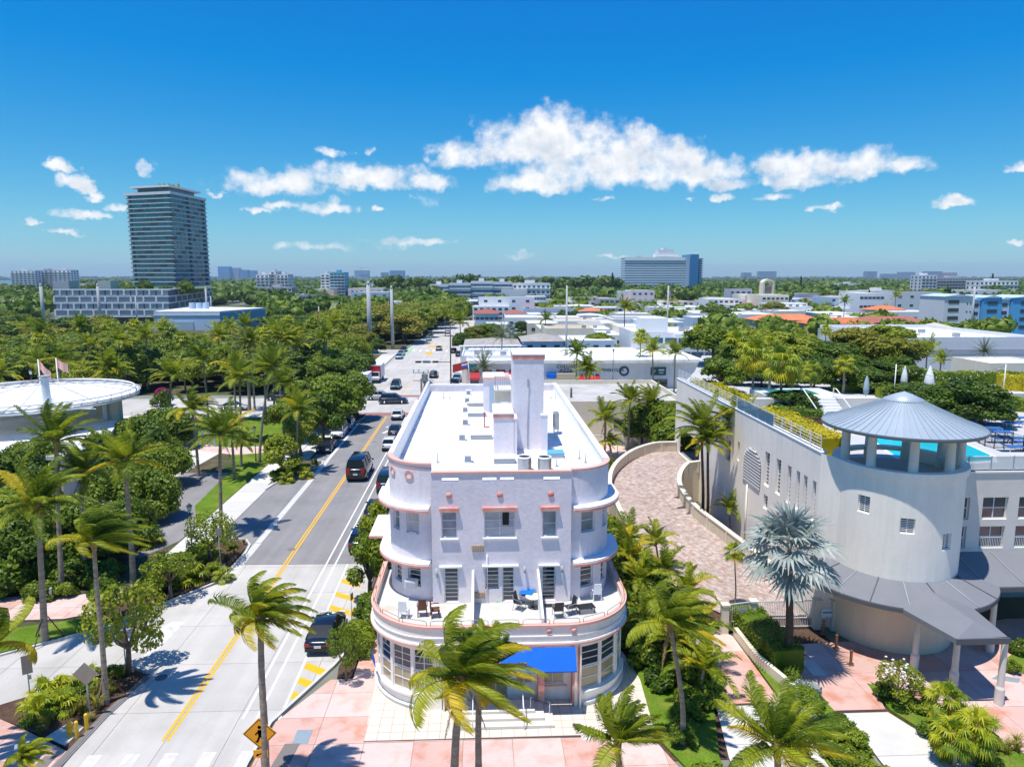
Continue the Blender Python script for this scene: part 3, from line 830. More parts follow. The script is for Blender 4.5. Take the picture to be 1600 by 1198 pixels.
def grass_clump_mesh(seed, n=70, h=.75, mat=None):
 rng = np.random.default_rng(seed); V = []; Fq = []
 for i in range(n):
  a = rng.uniform(0, 6.28); r = rng.uniform(0, .12); lean = rng.uniform(.15, .6); hh = h*rng.uniform(.6, 1.1)
  b = np.array([math.cos(a)*r, math.sin(a)*r, 0]); m = b+np.array([math.cos(a)*lean*.4*hh, math.sin(a)*lean*.4*hh, hh*.65])
  t = b+np.array([math.cos(a)*lean*1.3*hh, math.sin(a)*lean*1.3*hh, hh*.8]); w = np.array([-math.sin(a), math.cos(a), 0])*.018
  k = len(V); V += [b-w, b+w, m+w, m-w, t+w*.2, t-w*.2]; Fq += [(k, k+1, k+2, k+3), (k+3, k+2, k+4, k+5)]
 return npmesh('grass_clump', V, Fq, mat or lf_grassy)
GRASSM = [grass_clump_mesh(i) for i in range(3)]
def grass_clump(x, y, label, group, sc=1.0, z=0.0):
 o = inst('grass_clump', VR.choice(GRASSM), None, (x, y, z), VR.uniform(0, 6), sc)
 return tag(o, label, 'ornamental grass', group)
def hedge(name, poly_path, width, h, mat, label, group=None, z=0.0, dens=60, ls=.09, seed=1):
 """clipped hedge along a path: leafy skin over a solid core"""
 rng = np.random.default_rng(seed)
 e = empty(name, (0, 0, 0), 0, label, 'hedge', group)
 MB().band(poly_path, z, z+h-.08, width/2-.06, inn=-width/2+.06).build('core', mat, e)
 P = []; Q = []
 for a, b in zip(poly_path[:-1], poly_path[1:]):
  a = np.array(a[:2]); b = np.array(b[:2]); L = np.linalg.norm(b-a); d = (b-a)/L; s = np.array([d[1], -d[0]])
  n = int(L*(width+2*h)*dens)
  t = rng.uniform(0, L, n); q = rng.uniform(-(width/2+h), width/2+h, n)
  bul = .10*np.sin(t*1.7+seed)+.06*np.sin(t*4.1)
  top = np.abs(q) < width/2
  off = np.where(top, q, np.sign(q)*(width/2+bul*.5)); zz = np.where(top, h+bul, h-(np.abs(q)-width/2))
  xy = a+np.outer(t, d)+np.outer(off, s)
  P.append(np.column_stack([xy, z+zz+rng.normal(0, .03, n)]))
  Q.append(np.where(top[:, None], np.array([[0, 0, 1.]]), np.column_stack([np.outer(np.sign(q), s), np.full(n, .3)])))
 V, Fq = leaf_quads(rng, np.concatenate(P), np.concatenate(Q), ls)
 inst('foliage', npmesh('foliage', V, Fq, mat), e)
 return e
# ------------------------------------------------------------------ the ground, roads, pavements
def S(name, pts, z, mat):
 return tag(MB().sheet(pts, z).build(name, mat), kind='structure')
def SP(name, pts, z0, z1, mat, parent=None):
 o = MB().prism(pts, z0, z1).build(name, mat, parent)
 return o if parent else tag(o, kind='structure')
def rect(x0, x1, y0, y1): return [(x0, y0), (x1, y0), (x1, y1), (x0, y1)]
def slabs(base_name, piece, poly, z, mat, sx, sy, gap=.015, th=.03, ox=0, oy=0, bmat=None, baseth=.1, mats2=None):
 """pavement: a base with joints, and every slab a piece of its own"""
 base = SP(base_name, poly, z-baseth, z-.012, bmat or (jointp if 'pink' in piece else joint))
 xs = [p[0] for p in poly]; ys = [p[1] for p in poly]
 i0, i1 = math.floor((min(xs)-ox)/sx), math.ceil((max(xs)-ox)/sx); j0, j1 = math.floor((min(ys)-oy)/sy), math.ceil((max(ys)-oy)/sy)
 for i in range(i0, i1):
  for j in range(j0, j1):
   c = clip_cell(poly, ox+i*sx+gap, ox+(i+1)*sx-gap, oy+j*sy+gap, oy+(j+1)*sy-gap)
   if c:
    mt = mat if not mats2 or VR.random() > .4 else mats2
    MB().prism(c, z-th, z+VR.uniform(-.002, .002)).build(piece, mt, base)
 return base
S('ground', rect(-9000, 9000, -200, 12000), -.06, cityland)
S('soil', [(-140, 20), (-10.6, 20), (-10.6, 60), (-19, 113), (-140, 113)], -.03, soil)
S('park_ground', rect(-140, -24, 135, 330), -.03, soil)
S('block_ground', rect(8.2, 21.2, 29.5, 74), -.03, mulch)
# the street: concrete near, asphalt beyond, in line with +Y
RX0, RX1 = -19.1, -8.3
slabs('road', 'road_slab', [(-19.45, 14), (-10.9, 14), (-10.75, 30), (-10.6, 33.0), (-8.5, 38.3), (-8.2, 39.6), (-8.2, 53.0), (-19.1, 53.2), (-19.1, 50), (-24.2, 43.2), (-29.5, 39.3), (-40, 36.2), (-40, 33.6), (-27.4, 37.0), (-25.5, 35.0), (-23.8, 36.3), (-20.4, 38.6), (-18.7, 37.9), (-18.6, 36.9), (-19.1, 34)],
 0.0, concroad, 2.95, 4.6, gap=.012, ox=-15.3, oy=2)
asph = SP('road_asphalt', [(-19.1, 53.25), (-8.2, 53.05), (-8.2, 113.5), (-18.6, 113.5), (-18.9, 112), (-20.9, 106), (-20.9, 84), (-21.4, 81.6), (-21.6, 80.0), (-22.7, 73.5), (-22.7, 60.2), (-21.2, 58.6), (-19.6, 58.2)], -.1, 0.0, asphalt)
SP('parking_lot', [(-25.6, 58.5), (-25.6, 80), (-60, 80), (-60, 56), (-27.2, 55.0)], -.1, -.004, asphalt)
slabs('avenue', 'avenue_slab', rect(-120, 60, 115.6, 131.0), 0.0, concroad, 9.0, 5.13, gap=.02, ox=-3, oy=115.6)
for (a, b) in ((113.6, 115.5), (131.1, 133.0)):
 SP('crosswalk', rect(-23.6, 2, a, b), -.1, .003, redpave)
slabs('avenue_beyond', 'road_slab', [(-24.2, 133.1), (2.5, 133.1), (-3.5, 150), (-3.5, 380), (-18, 380), (-21, 262), (-24.2, 200)], 0.0, concroad, 4.2, 9, gap=.02, ox=-15.3, oy=133)
S('cross_street', rect(-120, -24.3, 205, 219), 0.0, concroad); S('cross_street', rect(-3.4, 60, 214, 226), 0.0, concroad)
mk = lambda n, pts, m=whitep, z=.006: tag(MB().sheet(pts, z).build(n, m), kind='structure')
for x in (-15.42, -15.18):
 mk('yellow_line', rect(x-.065, x+.065, 31.9, 112.4), yellowp)
mk('yellow_line', rect(-15.0, -14.85, 133.5, 155), yellowp)
for x in (-12.15, -11.45): mk('white_line', rect(x-.06, x+.06, 33.5, 112), whitep, .005)
mk('white_line', [(-10.35, 32.5), (-10.23, 32.5), (-10.45, 53), (-10.57, 53)], whitep, .0045)
SP('gutter_strip', rect(-19.1, -18.55, 57.8, 84.8), -.05, .004, kerbm)
SP('gutter_strip', rect(-19.0, -18.65, 84.9, 108), -.05, .004, whitep)
SP('gutter_strip', rect(-19.1, -18.5, 49.5, 57.7), -.05, .005, kerbm)
# zebra bars of the crossing at the bottom, and the old bars on the concrete
for i in range(5):
 x = -18.4 + i*1.75
 mk('crossing_bar', rect(x, x+.62, 27.2, 31.0), fadedp)
for k in range(3): mk('crossing_bar', [(-21.8+k*.9, 40.6-k*.5), (-21.3+k*.9, 40.9-k*.5), (-19.6+k*.2, 44.0), (-20.1+k*.2, 44.1)], fadedp, .004+k*.0015)
# yellow hatching at the right kerb
for (Y, l) in ((35.2, .5), (36.6, .95), (38.1, 1.3)):
 x = -10.25
 mk('hatch_bar', [(x, Y), (x+l*.95, Y-l*.62), (x+l*.95+.1, Y-l*.62+.62), (x+.05, Y+.62)], yellowp)
for Y in (45.4, 47.4, 49.6):
 mk('hatch_bar', [(-10.35, Y), (-8.9, Y-.9), (-8.9, Y-.25), (-10.4, Y+.65)], yellowp)
mk('hatch_bar', [(-8.85, 44.5), (-8.5, 44.2), (-8.5, 45.3), (-8.85, 45.5)], yellowp)
# far lanes: green bike boxes, yellow stop marks, crossing bars
for (x0, y0, y1) in ((-22.6, 205, 222), (-6.6, 205, 232)):
 for k in range(5): mk('green_lane_mark', rect(x0, x0+1.5, y0+k*4.2, y0+k*4.2+2.6), greenp)
for k in range(7): mk('crossing_bar', rect(-21+k*2, -20.2+k*2, 214, 217), whitep)
mk('yellow_block', rect(-16.6, -14.4, 205, 211), yellowp); mk('yellow_block', rect(-17.2, -12.2, 226, 232), yellowp)
# bike-and-chevron mark in the lane
b = MB(); b.sheet([(-14.4, 100.0), (-13.9, 100.0), (-13.2, 102.2), (-13.6, 102.2)], .007); b.sheet([(-13.6, 102.5), (-12.6, 101.0), (-12.3, 101.4), (-13.2, 103.4)], .0075)
b.sheet([(-14.4, 104.2), (-13.4, 105.8), (-12.6, 104.2), (-12.9, 104.0), (-13.4, 104.9), (-14.1, 104.0)], .007)
tag(b.build('bike_lane_symbol', whitep), kind='structure')
# blue disabled bay at the left
mk('blue_bay_line', [(-22.0, 83.9), (-21.8, 83.8), (-21.1, 89), (-21.3, 89)], bluep); mk('blue_bay_line', rect(-21.8, -19.4, 83.6, 84.1), bluep)
mk('bay_symbol', rect(-20.8, -20.2, 84.6, 85.3), whitep)
for Y in (90.6, 96.2): mk('bay_line', rect(-20.9, -19.1, Y, Y+.12), whitep)
# kerbs
def kerb(path, z1=.13, w=.17, mat=kerbm):
 return tag(MB().band(path, -.05, z1, w).build('kerb', mat), kind='structure')
kerb([(-19.6, 29), (-19.35, 34), (-18.95, 36.6), (-18.85, 37.5)], mat=joint, w=.3)
kerb([(-19.4, 29), (-19.15, 34), (-18.75, 36.6), (-18.7, 37.6)], .10, .12)
kerb([(-18.9, 37.9), (-20.4, 38.8), (-23.6, 36.4)])
kerb([(-29.5, 39.5), (-24.1, 43.4), (-19.3, 50.2), (-19.2, 55.5), (-19.4, 57.2), (-20.1, 58.4), (-21.4, 58.7)], .12)
kerb([(-22.6, 72.8), (-21.7, 78.6), (-20.6, 80.6), (-19.2, 81.4), (-18.95, 83), (-19.1, 84.3), (-21.0, 85)][::-1], .13)
kerb([(-8.1, 53), (-8.1, 39.6), (-8.5, 38.2), (-10.55, 33.0), (-10.75, 30), (-10.85, 16)], .12)
kerb([(-8.1, 113.4), (-8.1, 53)], .12)
kerb([(-21.05, 106.2), (-19.0, 108.5), (-18.5, 112.9), (-19.5, 115.2), (-24, 115.4)][::-1], .12)
kerb([(-24.3, 133.2), (-24.3, 204)], .12); kerb([(-24.3, 219), (-21.1, 262), (-18.1, 380)], .12)
# left side: pink plaza, planters, concrete walk
slabs('pavement', 'pink_slab', [(-19.6, 20), (-19.5, 31.2), (-22.6, 33.0), (-25.7, 34.6), (-27.5, 36.8), (-40, 33.4), (-40, 20)], .10, pinkslab, 1.7, 1.7, ox=-19.6, mats2=pinkslab2)
SP('tactile_strip', [(-20.6, 28.9), (-19.8, 29.0), (-19.75, 30.9), (-20.3, 30.9)], .09, .112, joint)
slabs('pavement', 'pink_slab', [(-52, 44.0), (-27.2, 44.6), (-25.5, 45.4), (-25.9, 46.4), (-24.0, 49.0), (-22.6, 51.4), (-22.8, 54), (-24.3, 54.2), (-24.9, 50.5), (-27.5, 48.6), (-34, 47.9), (-52, 48.5)], .10, pinkslab2, 2.1, 2.1, mats2=pinkslab)
SP('planter_bed', [(-19.55, 31.4), (-19.3, 34), (-18.95, 37.5), (-20.3, 38.5), (-23.7, 36.2), (-25.6, 34.5), (-22.6, 33.1)], -.02, .10, mulch)
SP('hydrant_pad', [(-21.1, 32.3), (-19.8, 31.6), (-19.7, 33.0), (-20.6, 33.5)], .05, .115, concsl)
SP('lawn', [(-24.0, 43.6), (-29.5, 39.8), (-40, 35.8), (-40, 40), (-30, 43.4), (-24.9, 44.9)], -.02, .09, grass)
SP('planter_bed', [(-24.0, 43.7), (-19.5, 50.5), (-19.45, 56.5), (-20.6, 58.3), (-22.2, 57.7), (-22.6, 51.4), (-24.0, 49.0), (-25.7, 46.4)], -.02, .09, mulch)
slabs('pavement', 'concrete_slab', [(-22.6, 60.0), (-22.6, 75.5), (-23.1, 80), (-23.1, 112.5), (-25.4, 112.5), (-25.4, 55.2), (-22.5, 55.0)], .05, concsl, 2.9, 3.0, ox=-25.4)
SP('planter_bed', [(-22.9, 74.5), (-22.0, 78.6), (-20.9, 80.8), (-19.4, 81.5), (-19.2, 83), (-19.4, 84.1), (-21.2, 84.8), (-22.9, 84.9)], -.02, .10, soil)
slabs('pavement', 'concrete_slab', rect(-23.0, -21.1, 85.1, 106), .10, concsl, 1.9, 2.2, ox=-23.0)
SP('planter_bed', [(-23.0, 106.1), (-21.2, 106.3), (-19.2, 108.6), (-18.8, 112.7), (-20, 113.4), (-23.0, 113.4)], -.02, .11, mulch)
SP('lawn', [(-25.5, 62), (-25.5, 112), (-44, 112), (-44, 96), (-33, 92), (-29, 82), (-28, 68)], -.02, .03, grass)
SP('pavement', [(-25.5, 93), (-33, 92), (-40, 95.5), (-40, 92.5), (-31, 88), (-25.5, 89.6)], .0, .045, pinkslab2)
SP('plaza', [(-44, 70), (-34, 78), (-33, 91), (-41, 95), (-85, 110), (-85, 66)], -.02, .02, concsl)
slabs('pavement', 'concrete_slab', rect(-120, -25.6, 112.2, 114.9), .08, concsl, 4, 2.7)
slabs('pavement', 'concrete_slab', [(-23, 133.3), (-24.5, 133.3), (-24.6, 204), (-28.6, 204), (-28.6, 133.3)], .1, concsl, 4.0, 4.0, ox=-28.6)
SP('pavement', rect(-3.3, 60, 133.3, 138), 0, .1, concsl)
# right of the street: pink pavement round the hotel with the tiled apron
SP('planter_bed', [(-8.1, 36.8), (-8.25, 38.1), (-7.95, 39.6), (-7.95, 52), (-6.9, 52), (-6.9, 41.5), (-7.3, 41.2), (-7.3, 36.9)], -.02, .11, mulch)
slabs('pavement', 'pink_slab', [(-10.55, 12), (-10.55, 30), (-10.4, 33.0), (-8.45, 36.7), (-7.2, 36.8), (-7.2, 41.1), (-5.8, 41.4), (-5.7, 35.2), (-5.75, 31.3), (5.9, 31.2), (8.0, 31.3), (9.6, 26.5), (10.4, 22), (12, 12)], .10, pinkslab, 2.35, 2.1, ox=-10.4, oy=31.2-2.1*9, mats2=pinkslab2)
tile = M('cream_tile_grid', (.68,.60,.50), .8, .2, n1=.05, s1=1, rnd=.04)
slabs('pavement', 'cream_tile_panel', [(-5.75, 31.35), (8.3, 31.35), (8.6, 36), (8.2, 39), (-6.0, 39), (-5.9, 36)], .11, tile, .6, .6, gap=.012, ox=-5.75, oy=31.35, bmat=M('tile_joint', (.40,.30,.24), .9))
SP('pavement', rect(-8.1, -5.8, 53, 113.3), -.02, .10, concsl)
SP('tactile_strip', [(-9.75, 29.0), (-8.95, 29.0), (-8.75, 31.3), (-9.45, 31.3)], .105, .113, joint)
steelc = M('blue_grey_steel_cover', (.34,.40,.43), .5, .5, metal=.3, n1=.06, s1=5)
for (px, py, w, l) in ((642-0, 1078-0, 0, 0),): pass
gx, gy = spot(472, 1150, .1)
SP('utility_cover', rect(gx-.35, gx+.4, gy-.55, gy+.5), .09, .112, steelc)
gx, gy = spot(916, 1150, .1)
SP('utility_cover', rect(gx-.25, gx+.25, gy-.25, gy+.25), .09, .111, concsl)
# right: two forecourt drives, pink pavement in front of the beige building
slabs('driveway', 'concrete_slab', [(10.9, 24), (11.3, 29.5), (12.0, 33.4), (15.55, 33.5), (15.9, 24)], .06, concsl, 4.9, 3.1, ox=10.85, oy=27.3)
slabs('driveway', 'pink_slab', [(12.0, 33.6), (12.2, 36), (12.9, 40.5), (14.1, 42.5), (15.4, 40.6), (15.5, 33.7)], .06, pinkslab2, 3.6, 2.6, ox=11.95, oy=33.6, mats2=pinkslab)
slabs('driveway', 'concrete_slab', [(18.0, 24), (18.3, 32.6), (20.6, 32.6), (22.4, 28), (22.8, 24)], .06, concsl, 5, 3.3, ox=18, oy=26)
slabs('pavement', 'pink_slab', [(15.7, 39.2), (22.2, 39.6), (34, 42), (60, 42), (60, 20), (25.6, 20), (24.9, 26), (23.6, 30), (21.2, 35.3), (20.6, 32.8), (17.6, 32.8)], .08, pinkslab2, 3.0, 3.4, ox=20.4, oy=32.75, mats2=pinkslab)
SP('planter_bed', [(20.9, 35.1), (22.5, 34.0), (25.3, 28.6), (26.2, 20), (22.9, 20), (22.6, 28), (20.8, 32.7)], -.02, .12, grass)
SP('planter_bed', [(15.65, 24), (15.6, 33), (15.5, 40), (17.2, 39.4), (17.9, 32.9), (17.9, 24)], -.02, .10, grass)
SP('planter_bed', [(29.5, 36.7), (31.5, 33.5), (38, 30), (60, 30), (60, 38), (31.5, 38)], -.02, .12, grass)
SP('planter_bed', [(8.6, 39.5), (8.3, 31.2), (10.2, 26), (10.8, 20), (10.85, 29.5), (11.9, 33.5), (12.1, 36.2), (12.8, 40.7), (14.2, 43), (12.4, 48), (11.9, 56), (8.6, 60)], -.02, .08, grass)
gx, gy = spot(1576, 1061, .08)
SP('utility_cover', [(gx-.9, gy+.1), (gx+.3, gy-.35), (gx+.7, gy+.05), (gx-.3, gy+.45)], .07, .092, steelc)
gx, gy = spot(1263, 1036, .08)
SP('hatch_slab', rect(gx-.35, gx+.45, gy-1.3, gy+.4), .07, .12, concsl)
S('side_street', rect(47.5, 150, 84, 145), -.02, asphalt)
# water: the bay, with the far shore behind it
S('bay_water', rect(-9000, 9000, 3300, 5200), .4, water)
S('bay_water', [(-1400, 1300), (-1050, 1300), (-1300, 2200), (-1800, 2200)], .3, water)
for i, (px, py) in enumerate(((455, 858), (530, 1000), (252, 1058), (585, 690))):
 x, y = spot(px, py); tag(MB().cyl(x, y, .0, .009, .33, n=16, smooth=False).build('manhole_cover', joint), kind='structure')
# ------------------------------------------------------------------ the lavender hotel
hotel = empty('art_deco_hotel', (0.9, 33.4, 0), 0, 'lavender stucco corner hotel with rounded ends, coral trim, blue awning and white roof', 'hotel')
H0 = (-0.9, -33.4, 0)
class HP:  # parts are modelled in place: shift them under the hotel's base
 pass
def hpart(o):
 o.location = (o.location.x+H0[0], o.location.y+H0[1], o.location.z); return o
def HB(mb, name, mat, parent=None):
 o = mb.build(name, mat, parent or hotel)
 if parent is None: hpart(o)
 return o
XL, XR = -5.4, 7.3
# plan of the upper floors: left wall, rounded corner, projecting flat front, rounded corner, right wall (outside on the right-hand side)
lc, rc_ = (-2.8, 40.3), (4.85, 40.0)
pathL = [(XL, 69.5), (XL, 40.3)] + arc(lc[0], lc[1], 2.6, 180, 270, 12)[1:]
pathR = arc(rc_[0], rc_[1], 2.45, 270, 360, 12) + [(XR, 69.5)]
pathF = [(-2.78, 37.62), (-2.78, 37.2), (4.83, 37.2), (4.83, 37.58)]
fl, fr, ff = Facade(pathL), Facade(pathR), Facade(pathF)
def win_at(fc, px0, px1, z0, z1, Yh):
 a = fc.nearest(x_of(px0, Yh), Yh); b = fc.nearest(x_of(px1, Yh), Yh)
 return (min(a, b), max(a, b), z0, z1)
sF = lambda x: .42 + (x+2.78)
oF = [(sF(-2.25), sF(-1.4), 7.95, 9.4), (sF(.08), sF(1.78), 7.95, 9.4), (sF(3.25), sF(4.05), 7.95, 9.4),
 (sF(-2.15), sF(-1.35), 4.22, 6.2), (sF(.10), sF(.88), 4.95, 6.25), (sF(1.05), sF(1.72), 4.22, 6.2), (sF(3.25), sF(4.0), 4.22, 6.2)]
scup = [(sF(-2.2), sF(-1.3), 11.12, 11.32), (sF(0), sF(.75), 11.12, 11.32), (sF(.95), sF(1.7), 11.12, 11.32), (sF(3.3), sF(4.2), 11.12, 11.32)]
LA = 29.2  # arc starts here on the left path
def aL(d): return LA + 2.6*R(d)
oL = [(aL(28), aL(44), 7.95, 9.3), (aL(56), aL(74), 7.95, 9.3), (aL(30), aL(46), 4.9, 6.15), (aL(57), aL(75), 4.9, 6.15)]
for k in range(6):
 for z in (7.95, 4.9): oL.append((2.0+k*4.6, 3.3+k*4.6, z, z+1.3))
def aR(d): return 2.45*R(d)
oR = [(aR(14), aR(36), 7.95, 9.3), (aR(52), aR(68), 7.95, 9.3), (aR(14), aR(34), 4.75, 6.1), (aR(50), aR(66), 4.75, 6.1)]
for k in range(6):
 for z in (7.95, 4.9): oR.append((5.5+k*4.4, 6.8+k*4.4, z, z+1.3))
hpart(fl.wall(4.0, 11.9, oL, 'wall', stucco, hotel))
hpart(fr.wall(4.0, 11.55, oR, 'wall', stucco, hotel))
hpart(ff.wall(4.0, 11.55, oF+scup, 'wall', stucco, hotel, depth=.16))
def hwin(fc, o, cols, rows, g, nm='window', depth=.12):
 w = fc.window(o, framew, g, hotel, cols, rows, depth=depth, name=nm); hpart(w); return w
gl = [glassb, glassc, glass]
hwin(ff, oF[0], 1, 3, glassb, depth=.14); hwin(ff, oF[1], 2, 3, glassc, depth=.14); hwin(ff, oF[2], 1, 2, glassb, depth=.14)
for i in (3, 5, 6): hwin(ff, oF[i], 1, 8, glass, 'door', .14)
hwin(ff, oF[4], 1, 5, glass, depth=.14)
for i, o in enumerate(oL): hwin(fl, o, 1, 4 if i in (2, 3) else 2, [glassb, glassc, glass, glass][i] if i < 4 else glassb)
for i, o in enumerate(oR): hwin(fr, o, 1, 4 if i in (2, 3) else 2, [glassb, glassc, glass, glass][i] if i < 4 else glassb)
# open dark sash of the middle window
HB(MB().box(1.25, 37.31, 8.95, .35, .012, .7), 'open_sash', black)
# sills and coral hoods
for (x0, x1, z) in ((-2.32, -1.33, 7.87), (.0, 1.86, 7.87), (3.18, 4.12, 7.87)):
 HB(MB().b2(x0, x1, 37.08, 37.24, z-.03, z+.06), 'window_sill', white)
for (x0, x1) in ((-2.35, -1.3), (-.02, 1.88), (3.15, 4.15)):
 HB(MB().b2(x0, x1, 37.02, 37.2, 9.47, 9.68), 'window_hood', pink)
for (x0, x1) in ((-2.4, -1.15), (-.05, 1.95), (3.05, 4.2)):
 HB(MB().b2(x0, x1, 37.0, 37.2, 6.3, 6.38), 'window_hood', white)
for x in (-1.82, .93, 3.7):
 b = MB(); b.sm = True
 HB(b.add(*(lambda c: c)(([(x+.17*math.cos(2*math.pi*k/20), 37.195, 10.35+.17*math.sin(2*math.pi*k/20)) for k in range(20)] + [(x+.15*math.cos(2*math.pi*k/20), 37.14, 10.35+.15*math.sin(2*math.pi*k/20)) for k in range(20)],
  [(k, (k+1) % 20, 20+(k+1) % 20, 20+k) for k in range(20)] + [tuple(range(20, 40))]))), 'round_medallion', pink)
# portholes in the left corner
for d in (32, 62):
 a = R(180+d); c = Vector((lc[0]+2.6*math.cos(a), lc[1]+2.6*math.sin(a))); n = Vector((math.cos(a), math.sin(a))); t = Vector((-n.y, n.x))
 def ring(r, off): return [(c.x+n.x*off+t.x*r*math.cos(2*math.pi*k/20), c.y+n.y*off+t.y*r*math.cos(2*math.pi*k/20), 11.28+r*math.sin(2*math.pi*k/20)) for k in range(20)]
 P = ring(.27, .0)+ring(.27, .05)+ring(.17, .05)+ring(.17, .02)
 fs = [(r*20+k, r*20+(k+1) % 20, (r+1)*20+(k+1) % 20, (r+1)*20+k) for r in range(3) for k in range(20)]
 q = HB(MB().add(P, fs), 'porthole', pink)
 MB().add(ring(.17, .02), [tuple(range(20))]).build('porthole_opening', white, q)
# coping
def closed_cop(fc_path, z, d=.06, inn=-.26, mat=pinkl, nm='coping', hh=.1): HB(MB().band(fc_path, z, z+hh, d, inn=inn), nm, mat)
closed_cop(pathL[1:], 11.9, mat=pinkl); closed_cop([(XL, 58), (XL, 40.35)], 11.9, mat=white, d=.05)
closed_cop([(XL, 69.5), (XL, 58.02)], 11.6, mat=white)
closed_cop(pathR[:-1], 11.55, mat=pinkl); closed_cop([(XR, 40.02), (XR, 69.5)], 11.55, mat=white, inn=-.3)
closed_cop(pathF[1:3], 11.56, mat=pinkl)
closed_cop([(XR, 69.5), (XL, 69.5)], 11.5, mat=white, inn=-.3)
HB(MB().band(pathL[2:], 11.68, 11.74, .02), 'trim_line', pinkl)
# roof: parapet inside faces and deck
roof_poly = [(XL+.25, 69.3), (XL+.25, 40.3)] + arc(lc[0], lc[1], 2.35, 180, 270, 10)[1:] + [(-2.6, 37.5), (4.7, 37.5)] + arc(rc_[0], rc_[1], 2.2, 270, 360, 10)[1:] + [(XR-.25, 69.3)]
HB(MB().sheet(roof_poly, 10.82), 'roof', roofw)
HB(MB().band(pathL, 10.7, 11.9, -.12, inn=-.25), 'parapet', white)
HB(MB().band(pathR, 10.7, 11.55, -.12, inn=-.25), 'parapet', white)
HB(MB().b2(-2.7, 4.75, 37.40, 37.5, 10.7, 11.1), 'parapet', white)
HB(MB().b2(-2.7, 4.75, 37.36, 37.46, 11.34, 11.55), 'parapet', white)
HB(MB().b2(XL, XR, 69.3, 69.5, 0, 11.5), 'rear_wall', stucco)
# eyebrow ledges
def brow(path, z, out, a, b):
 HB(MB().band(path, z, z+.2, out, inn=0), 'eyebrow_ledge', white, None)
 HB(MB().band(path, z-.03, z+.10, out+.03, inn=out-.06), 'ledge_stripe', pink)
eL = [(XL, 41.6), (XL, 40.3)] + arc(lc[0], lc[1], 2.6, 180, 268, 14)[1:]
eR = arc(rc_[0], rc_[1], 2.45, 272, 360, 14) + [(XR, 41.4)]
brow(eL, 9.42, .62, 0, 0); brow(eR, 9.42, .6, 0, 0)
brow(eL, 6.3, .62, 0, 0); brow(eR, 6.3, .62, 0, 0)
brow([(XL, 60), (XL, 41.62)], 9.42, .45, 0, 0)
HB(MB().b2(XL-1.5, XL-.01, 41.7, 45.5, 6.3, 6.5), 'side_canopy', white); HB(MB().b2(XL-1.52, XL-.01, 41.66, 41.7, 6.32, 6.42), 'canopy_stripe', pink)
HB(MB().b2(XL-1.54, XL-1.5, 41.66, 45.5, 6.32, 6.42), 'canopy_stripe', pink)
# air conditioners
for (x, z) in ((-.28, 7.35), (-.25, 4.65)):
 q = HB(MB().b2(x-.33, x+.33, 37.12, 37.2, z-.17, z+.17), 'wall_air_conditioner', rust)
 g = MB()
 for k in range(7): g.b2(x-.29+k*.09, x-.25+k*.09, 37.10, 37.12, z-.13, z+.13)
 g.build('grille', M('tan_grille', (.55,.48,.38), .6), q)
q = HB(MB().box(-4.0, 37.75, 5.15, .62, .5, .42, R(-18)), 'window_air_conditioner', framew)
MB().box(-4.06, 37.49, 5.15, .5, .02, .3, R(-18)).build('grille', greywall, q)
HB(MB().tube([(-2.55, 37.1, 6.25), (-2.55, 37.05, 5.9), (-2.5, 37.15, 5.7)], .06, 6), 'wall_lamp', greywall)
HB(MB().tube([(2.28, 37.1, 6.3), (2.28, 37.0, 5.95)], .07, 6), 'wall_lamp', greywall)
HB(MB().tube([(4.35, 37.1, 6.3), (4.35, 37.0, 5.95)], .07, 6), 'wall_lamp', greywall)
HB(MB().tube([(.42-.2, 37.15, 7.0), (.22, 37.15, 4.3)], .03, 5), 'drain_pipe', stucco)
# shadow-line fin by the left door, low party fins on the balcony
for (x, y0) in ((-.55, 33.7), (3.02, 33.7)):
 v = [(x-.06, y0, 4.2), (x+.06, y0, 4.2), (x+.06, 37.2, 4.2), (x-.06, 37.2, 4.2), (x-.06, y0, 4.95), (x+.06, y0, 4.95), (x+.06, 37.2, 6.1), (x-.06, 37.2, 6.1)]
 HB(MB().add(v, [(3,2,1,0),(4,5,6,7),(0,1,5,4),(1,2,6,5),(2,3,7,6),(3,0,4,7)]), 'party_fin', white)
# ground floor and terrace: rounded rectangle
cL, cR = (-2.2, 37.2), (4.0, 37.2)
GX0, GX1, GY = -6.05, 7.85, 33.45
terL = [(GX0, 41.5), (GX0, 37.2)] + arc(cL[0], cL[1], 3.85, 180, 258, 14)[1:]
terF = [(-3.0, 33.45), (4.8, 33.45)]
full = [(GX0, 42), (GX0, 37.25)] + arc(-2.25, 37.25, 3.8, 180, 270, 16)[1:] + arc(4.05, 37.25, 3.8, 270, 360, 16) + [(GX1, 42)]
base_full = offset_path(full, -.18)
tf = Facade(base_full)
Lb = tf.L; sA0 = 4.75; R1 = 3.62; sF0 = sA0 + R1*math.pi/2; sF1 = sF0 + 6.3;
def gL(d): return sA0 + R1*R(d)
def gR(d): return sF1 + R1*R(d)
og = [(gL(8), gL(24), .95, 3.35), (gL(28), gL(44), .95, 3.35), (gL(47), gL(66), .95, 3.35), (gL(68.5), gL(86), .95, 3.35)]
og2 = [(gR(12), gR(33), .95, 3.35), (gR(35), gR(55), .95, 3.35), (gR(60), gR(80), .95, 3.35)]
rec = (sF0+.1, sF1+.62, 0.0, 3.7)
hpart(tf.wall(0.0, 3.75, og+og2+[rec], 'ground_floor_wall', stuccow, hotel, depth=.1))
